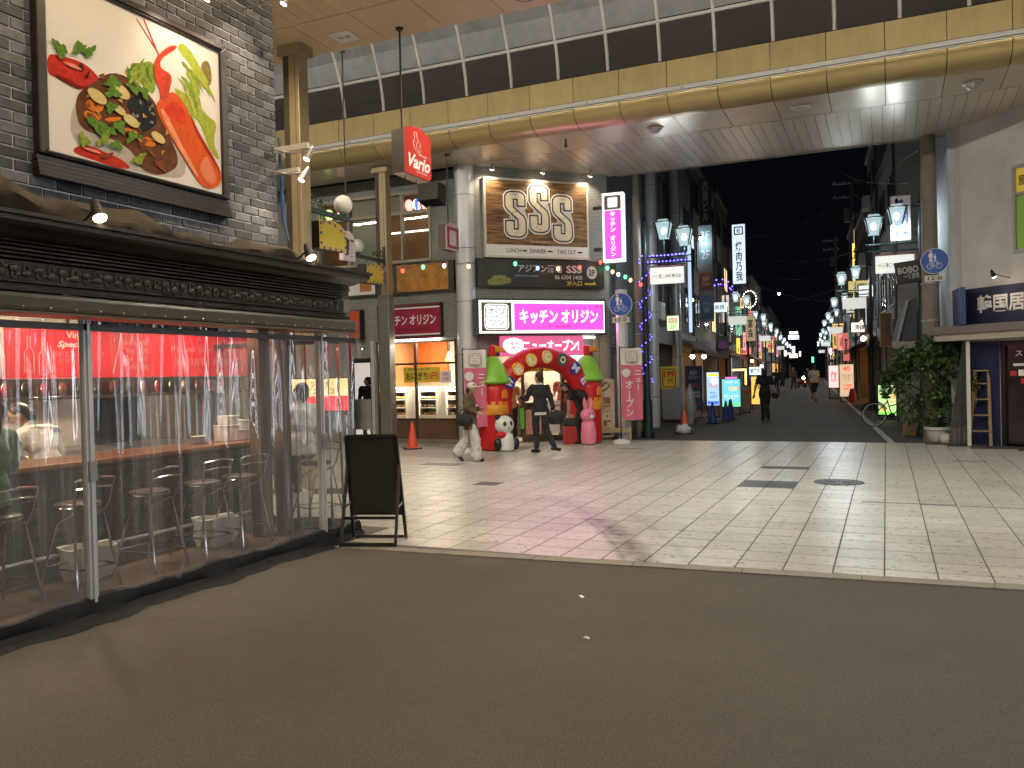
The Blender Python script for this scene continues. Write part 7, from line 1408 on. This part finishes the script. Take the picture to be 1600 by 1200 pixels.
def person(label, loc, J, top, bottom, shoe, rz=YAW, scale=1, sleeve=1.0, hair='short', hem=.86, wide=1.0, skirt=False, group=None, shorts=False, detail=True, skin=None, jacket='shirt'):
    skin = skin or SKN; f = J['face'].normalized(); sd = V((f.y, -f.x, 0)).normalized() if abs(f.z) < .95 else V((1, 0, 0)); q = MB(); hd = J['head']
    upv = (hd-J['neck']).normalized()
    Mh = Matrix((sd, f, upv)).transposed().to_4x4(); Mh.translation = hd
    q.sph((0, 0, .01), (.076, .092, .108), 18, 14, Mh); q.sph((0, .035, -.055), (.056, .055, .06), 12, 8, Mh); q.sph((0, .098, -.012), (.014, .02, .024), 8, 6, Mh); q.sph((0, .085, -.058), (.028, .012, .008), 8, 5, Mh)
    for s in (-1, 1): q.sph((s*.078, -.005, -.005), (.012, .022, .032), 8, 6, Mh)
    capsule(q, J['neck'], hd-upv*.05, .05, .048); capsule(q, J['chest'], J['hip'], .075, .075); capsule(q, J['neck'], J['chest'], .05, .075); capsule(q, J['shl'], J['shr'], .045)
    for s in 'lr':
        capsule(q, J['sh'+s], J['el'+s], .042, .036); capsule(q, J['el'+s], J['wr'+s], .035, .026); capsule(q, J['hp'+s], J['kn'+s], .07, .05); capsule(q, J['kn'+s], J['an'+s], .05, .035)
        w_, e = J['wr'+s], J['el'+s]; d = (w_-e).normalized(); pc = w_+d*.05; lat = d.cross(f if abs(d.dot(f)) < .9 else V((0, 0, 1))).normalized(); nrm_ = lat.cross(d).normalized()
        capsule(q, w_, pc+d*.02, .026, .03); capsule(q, pc+lat*.018, pc+d*.03+lat*.02, .018); capsule(q, pc-lat*.018, pc+d*.03-lat*.02, .018)
        for k in range(4):
            b0 = pc+d*.035+lat*(.027-.018*k); ln = (.062, .072, .068, .052)[k]; mid = b0+d*ln*.55+nrm_*.012; capsule(q, b0, mid, .0095, .009); capsule(q, mid, mid+d*ln*.4+nrm_*.025, .009, .0078)
        t0 = pc-d*.02+lat*.03; capsule(q, t0, t0+lat*.025+d*.028+nrm_*.01, .011, .01); capsule(q, t0+lat*.025+d*.028+nrm_*.01, t0+lat*.03+d*.058+nrm_*.018, .01, .008)
    body = rmesh(q, 'person', skin, None, .0095 if detail else .014, 3); body.location = loc; body.rotation_euler.z = rz; body.scale = (scale,)*3; tag(body, label, 'person', group)
    for s in (-1, 1): q = MB(); q.sph((s*.032, .083, .018), (.011, .008, .007), 8, 6, Mh); q.build('eye', EYE, body)
    if hair:
        q = MB(); q.sph((0, -.018, .035), (.085, .092, .098), 16, 10, Mh); q.sph((0, -.05, -.02), (.078, .06, .09), 12, 8, Mh)
        if hair == 'long': q.sph((0, -.06, -.11), (.085, .055, .13), 12, 8, Mh)
        rmesh(q, 'hair', HAIR, body, .012, 3)
    # upper garment
    q = MB(); c, b_ = J['chest'], J['belly']; h_ = J['hip']; ax = (J['neck']-h_).normalized(); sx = (J['shr']-J['shl']).normalized(); fx = sx.cross(ax).normalized(); Mt = Matrix((sx, fx, ax)).transposed().to_4x4()
    for p, r in ((c+ax*.04, (.175*wide, .115*wide, .17)), (b_, (.155*wide, .108*wide, .15)), (h_+ax*.03, (.162*wide, .115*wide, .10))):
        M_ = Mt.copy(); M_.translation = p; q.sph((0, 0, 0), r, 18, 12, M_)
    M_ = Mt.copy(); M_.translation = h_; drop = .87-hem; q.lathe([(.165*wide, -drop-.03), (.168*wide, 0), (.15*wide, .1)], 20, M=M_@Matrix.Diagonal((1, .72, 1, 1)))
    capsule(q, J['shl'], J['shr'], .068*wide); capsule(q, J['neck']-ax*.03, J['neck'], .07, .062)
    for s in 'lr':
        e = J['el'+s]; capsule(q, J['sh'+s], e if sleeve >= .5 else J['sh'+s].lerp(e, .62), .066*wide, .053*wide)
        if sleeve >= 1: capsule(q, e, e.lerp(J['wr'+s], .9), .052*wide, .04*wide)
    rmesh(q, jacket, top, body, .0125, 6)
    # lower garment
    q = MB(); q.sph(h_, (.155, .115, .1), 16, 10)
    for s in 'lr':
        w2 = wide if not skirt else 1.12
        capsule(q, J['hp'+s], J['kn'+s], .088*w2, (.066 if not skirt else .092)*w2)
        if not shorts: capsule(q, J['kn'+s], J['an'+s]+V((0, 0, .02)), (.064 if not skirt else .092)*w2, .052*(w2 if not skirt else 2.1))
    rmesh(q, 'trousers', bottom, body, .0125, 5)
    for s in 'lr':
        a, t = J['an'+s], J['toe'+s].normalized(); q = MB(); capsule(q, a+V((0, 0, -.035))-t*.04, a+t*.13+V((0, 0, -.045))+V((0, 0, t.z*.02)), .042, .036); capsule(q, a+V((0, 0, .03)), a+V((0, 0, -.03)), .04); rmesh(q, 'shoe', shoe, body, .012, 3)
    return body
def cloth(n, c, r=.8): return mat('cloth_'+n, c, r, var=.12, scale=14, bump=.25, bscale=30)
BLKC, OLV, WTR, SUIT, TEE, MAR, ORC, WSH = cloth('black', (.014, .014, .015)), cloth('olive', (.10, .065, .028)), cloth('white_trousers', (.50, .50, .50)), cloth('charcoal', (.010, .011, .014)), cloth('black_tee', (.012, .012, .013)), cloth('maroon', (.16, .02, .025)), cloth('orange', (.55, .22, .08)), cloth('white_shirt', (.60, .57, .52))
SHB = mat('shoe_black', (.012, .012, .012), .4)
def bag(label, loc, rz, s, ma, name='shoulder_bag'):
    b = thing(name, label, 'bag', loc, rz); q = MB(); q.sph((0, 0, 0), (.17*s, .075*s, .14*s), 16, 10)
    for i, v in enumerate(q.v): q.v[i] = (v[0]*(1+.1*math.sin(v[2]*30)), v[1], v[2] if v[2] > -.11*s else -.11*s)
    q.build('pouch', ma, b, True); q = MB(); q.tube([(-.11*s, 0, .09*s), (-.07*s, 0, .22*s), (.07*s, 0, .22*s), (.11*s, 0, .09*s)], .011, 6); q.build('strap', ma, b, True); return b
def L2W(loc, v, rz=YAW, sc=1): return Vector(loc)+Matrix.Rotation(rz, 3, 'Z')@(Vector(v)*sc)
# woman in olive jacket striding past the arch
J = base_pose(); J.update(head=V((.05, -.02, 1.50)), neck=V((.01, .02, 1.38)), chest=V((-.01, .01, 1.17)), face=V((.9, -.3, -.1)), shl=V((-.06, -.13, 1.33)), shr=V((-.02, .14, 1.33)), ell=V((-.05, -.19, 1.08)), elr=V((.05, .17, 1.07)), wrl=V((.13, -.16, 1.02)), wrr=V((.2, .08, 1.08)), hpl=V((-.02, -.08, .87)), hpr=V((.0, .08, .87)), knl=V((.10, -.08, .47)), anl=V((.12, -.09, .08)), knr=V((-.08, .08, .46)), anr=V((-.28, .09, .17)), toel=V((1, -.1, 0)), toer=V((.8, 0, -.75)))
WL = Vector((-7.30, 14.15, .011)); wo = person('woman in olive jacket, white cap and wide white trousers walking past the arch', WL, J, OLV, WTR, SHB, scale=.93, hem=.66, wide=1.16, skirt=True, jacket='jacket'); Mh = V((.05, -.02, 1.50))
q = MB(); q.sph(Mh+V((0, 0, .055)), (.10, .10, .085), 16, 10); q.sph(Mh+V((.1, -.03, .035)), (.075, .07, .015), 12, 6); rmesh(q, 'cap', cloth('cream_cap', (.55, .53, .48)), wo, .011, 3)
bag('black shoulder bag hanging on the walking woman', L2W(WL, (-.10, -.26, .86), sc=.93), YAW+.3, .95, BLKC)
# man in charcoal suit
J = base_pose(); J.update(face=V((-.75, .6, -.15)), head=V((-.02, .0, 1.565)), shl=V((-.165, -.02, 1.36)), shr=V((.155, .03, 1.35)), ell=V((-.29, .02, 1.13)), wrl=V((-.40, .10, 1.16)), elr=V((.24, .04, 1.08)), wrr=V((.27, -.02, .88)), knl=V((-.10, .04, .47)), anl=V((-.09, -.02, .08)), knr=V((.12, .02, .47)), anr=V((.27, -.06, .12)), toel=V((-.6, .6, 0)), toer=V((.7, .3, -.1)))
ML = Vector((-6.62, 16.05, .011)); mo = person('man in charcoal jacket seen from behind walking toward the arch with a black bag', ML, J, SUIT, cloth('grey_trousers', (.015, .016, .019)), SHB, scale=1.0, hem=.87, wide=1.03, jacket='jacket')
q = MB(); q.lathe([(.160, .79), (.165, .81), (.160, .85)], 22, M=Matrix.Diagonal((1.0, .74, 1, 1))); q.build('shirt_hem', WSH, mo, True); q = MB(); q.lathe([(.062, 1.425), (.066, 1.44), (.058, 1.455)], 16); q.build('shirt_collar', WSH, mo, True)
bag('black holdall held by the man in the charcoal jacket', L2W(ML, (.33, .0, .72)), YAW+.2, 1.2, BLKC, 'holdall')
# person in black bending toward the shop
J = base_pose(); J.update(head=V((-.25, .02, 1.36)), neck=V((-.15, .02, 1.29)), chest=V((-.02, .02, 1.14)), belly=V((.07, .02, 1.0)), hip=V((.12, .02, .88)), face=V((-.8, .1, -.6)), shl=V((-.12, -.15, 1.24)), shr=V((-.10, .18, 1.24)), ell=V((-.17, -.19, .98)), elr=V((-.15, .2, .98)), wrl=V((-.18, -.15, .76)), wrr=V((-.17, .15, .76)), hpl=V((.12, -.07, .85)), hpr=V((.12, .1, .85)), knl=V((.05, -.08, .46)), knr=V((.09, .12, .46)), anl=V((.10, -.08, .08)), anr=V((.17, .13, .08)), toel=V((-.8, -.3, 0)), toer=V((-.9, -.1, 0)))
BL = Vector((-6.62, 18.2, .011)); person('person in black t-shirt bending down beside the arch tower', BL, J, TEE, BLKC, mat('shoe_bw', (.03, .03, .03), .5), sleeve=.4, scale=.98, hem=.84)
bp3 = thing('backpack', 'black backpack on the person bending beside the arch', 'backpack', L2W(BL, (.13, -.12, 1.16), sc=.98), YAW); q = MB(); q.sph((0, 0, 0), (.18, .15, .13), 16, 10, Matrix.Rotation(R_(35), 4, 'Y')); q.build('pack', BLKC, bp3, True); q = MB(); q.sph((.06, -.02, -.06), (.11, .1, .07), 12, 8, Matrix.Rotation(R_(35), 4, 'Y')); q.build('pocket', BLKC, bp3, True)
# people in the shop
def at_px(x, d, z=.016): p = at_depth(x, 600, d); return Vector((p.x, p.y, z))
J = base_pose(); J.update(face=V((.5, .8, -.2)), wrr=V((.25, .15, 1.0)), elr=V((.24, .05, 1.12))); person('shopper in orange shirt and black trousers inside the shop entrance', at_px(797, 20.3), J, ORC, BLKC, SHB, scale=.95)
J = base_pose(); J.update(face=V((-.5, .8, 0)), wrl=V((-.28, .2, 1.0))); person('shop clerk in maroon shirt behind the glass entrance', at_px(879, 22.0), J, MAR, BLKC, SHB, sleeve=.4)
J = base_pose(); J.update(face=V((.3, -.9, -.2))); person('customer in beige jacket deep inside the shop', at_px(812, 22.6), J, cloth('beige', (.35, .28, .2)), BLKC, SHB)
J = base_pose(); J.update(face=V((-.9, -.2, 0))); person('person in black behind the side door of the arcade', (-12.75, 18.75, .016), J, BLKC, BLKC, SHB)
# people in the street
J = base_pose(); J.update(face=V((0, 1, -.25)), head=V((0, .05, 1.53)), wrl=V((-.33, .02, .86)), ell=V((-.28, .0, 1.1)), wrr=V((.36, .0, .80)), elr=V((.29, 0, 1.08)), knl=V((-.06, .0, .47)), knr=V((.06, -.02, .47)), anl=V((-.05, .04, .08)), anr=V((.08, -.08, .10)), toel=V((0, 1, 0)), toer=V((0, 1, 0)))
DM = Vector((-3.52, 27.2, 0)); person('man in black t-shirt and trousers walking away down the street', DM, J, TEE, BLKC, SHB, sleeve=.4, wide=1.08); bag('black pouch carried by the man walking away down the street', L2W(DM, (.33, .0, .80)), YAW, .75, BLKC, 'pouch')
J = base_pose(); J.update(face=V((0, 1, 0)), knr=V((.03, .0, .47)), anr=V((.06, .0, .08)), knl=V((-.08, .05, .47)), anl=V((-.02, .2, .2)), toel=V((0, 1, 0)), toer=V((0, 1, 0)))
person('man in white t-shirt and dark shorts walking away in the middle of the street', (-3.25, 43.4, 0), J, WSH, cloth('dark_shorts', (.03, .028, .025)), SHB, sleeve=.4, shorts=True, scale=1.06, wide=1.1, detail=False)
for (x, d, lb, tp, sc) in ((1222, 57, 'woman in dark dress far down the street', BLKC, 1.0), (1213, 56, 'person in black far down the street beside the woman in dark dress', SUIT, 1.0), (1240, 66, 'person in grey coat standing far down the street', cloth('grey_coat', (.08, .08, .085)), 1.05), (1262, 68, 'person in black far down the street past the white t-shirt', BLKC, 1.0)):
    J = base_pose(); J.update(face=V((0, 1, 0)) if x < 1230 else V((0, -1, 0)), anl=V((-.12, .08, .08)), anr=V((.12, -.08, .08))); person(lb, at_px(x, d, 0), J, tp, BLKC, SHB, scale=sc, detail=False, hem=.6 if x == 1222 else .86, shorts=x == 1222)
sc_ = thing('scooter', 'motor scooter with lit headlamp coming up the far street', 'scooter', at_px(1252, 70, 0), YAW)
q = MB(); q.sph((0, 0, .55), (.2, .75, .28), 12, 8); q.build('body', MT['dark'], sc_, True); q = MB(); q.sph((0, -.62, .85), .13, 10, 7); q.build('headlamp', glow('headlamp', (1, .85, .65), 30), sc_, True)
for y in (-.62, .62): q = MB(); q.tube([(0, y+.24*math.cos(a), .26+.24*math.sin(a)) for a in [k*PI/8 for k in range(16)]], .06, 6, True); q.build('wheel', TYR, sc_, True)
q = MB(); q.sph((.25, -.3, .5), .07, 8, 6); q.build('indicator', glow('indicator', (1, .1, .03), 10), sc_)
# people in the bistro
J = base_pose(); J.update(head=V((-.12, .0, 1.36)), neck=V((-.04, .02, 1.26)), chest=V((.06, .02, 1.06)), belly=V((.10, .02, .93)), hip=V((.12, .03, .82)), face=V((-.9, -.3, -.5)), shl=V((-.0, -.17, 1.19)), shr=V((.06, .19, 1.19)), ell=V((-.08, -.24, .98)), elr=V((.10, .26, .95)), wrl=V((-.24, -.2, .96)), wrr=V((-.08, .24, .93)), hpl=V((.12, -.06, .8)), hpr=V((.12, .12, .8)), knl=V((.12, -.06, .44)), knr=V((.12, .12, .44)), anl=V((.12, -.06, .08)), anr=V((.12, .12, .08)))
person('cook in white shirt leaning over the bar counter', (-7.40, 5.30, .02), J, WSH, BLKC, SHB, scale=1.0)
def seated(face, lean=0): 
    J = base_pose(); d = -.10; J.update(head=V((-.03, -.02, 1.46+d*.3)), neck=V((-.02, .02, 1.31)), chest=V((0, .03, 1.10)), belly=V((.0, .04, .93)), hip=V((.0, .05, .80)), shl=V((-.19, .0, 1.25)), shr=V((.17, .04, 1.25)), ell=V((-.25, .1, 1.02)), elr=V((.22, .12, 1.02)), wrl=V((-.2, .32, 1.0)), wrr=V((.12, .34, 1.0)), hpl=V((-.09, .08, .78)), hpr=V((.09, .08, .78)), knl=V((-.12, .46, .76)), knr=V((.10, .46, .76)), anl=V((-.12, .42, .36)), anr=V((.10, .42, .36)), face=face, toel=V((0, 1, 0)), toer=V((0, 1, 0))); return J
person('customer in white shirt seated on a bar stool with back turned', (-6.05, 7.58, .02), seated(V((-.4, .9, -.2))), WSH, BLKC, SHB, rz=R_(62), scale=1.03)
person('customer in green knit seated at the bar by the curtain', (-5.98, 3.93, .02), seated(V((-.3, .9, -.1))), cloth('green_knit', (.12, .22, .11)), BLKC, SHB, rz=R_(85), hair='long')
# small poster light seen through the curtain
f, fc = sign_box('lit_poster_stand', 'yellow and red lit poster stand seen through the curtain corner', 'sign stand', (-7.45, 9.75, 1.43), YAW, .84, .5, .1, MT['dark'], glow('lit_straw', (1, .72, .3), .8)); q = MB(); q.box(-.4, .4, -.011, -.007, -.23, -.02); q.build('red_half', glow('lit_red2', (1, .04, .06), .7), fc); q = MB(); q.box(-.38, -.33, .02, .08, -1.42, -.25); q.box(.33, .38, .02, .08, -1.42, -.25); q.box(-.4, .4, -.12, .2, -1.42, -1.38); q.build('stand', MT['dark'], f)
text('ランチ\nビストロ', 0, .1, .4, .18, mat('ochre', (.5, .25, .05), .6), fc, -.0115, .01)
# tiny or distant emitters are left out of the light sampling (they still show and glow)
for ma in bpy.data.materials:
    if ma.name.startswith(('blue_led', 'white_led', 'bulb_', 'far', 'amber_bulb', 'lantern_', 'indicator', 'spot_bulb', 'downlight_lens', 'ws', 'lit_letter', 'vinyl_', 'lit_pane', 'shop_tube', 'light_strip')) and ma.name != 'lantern_glass': ma.cycles.emission_sampling = 'NONE'
flush_texts()
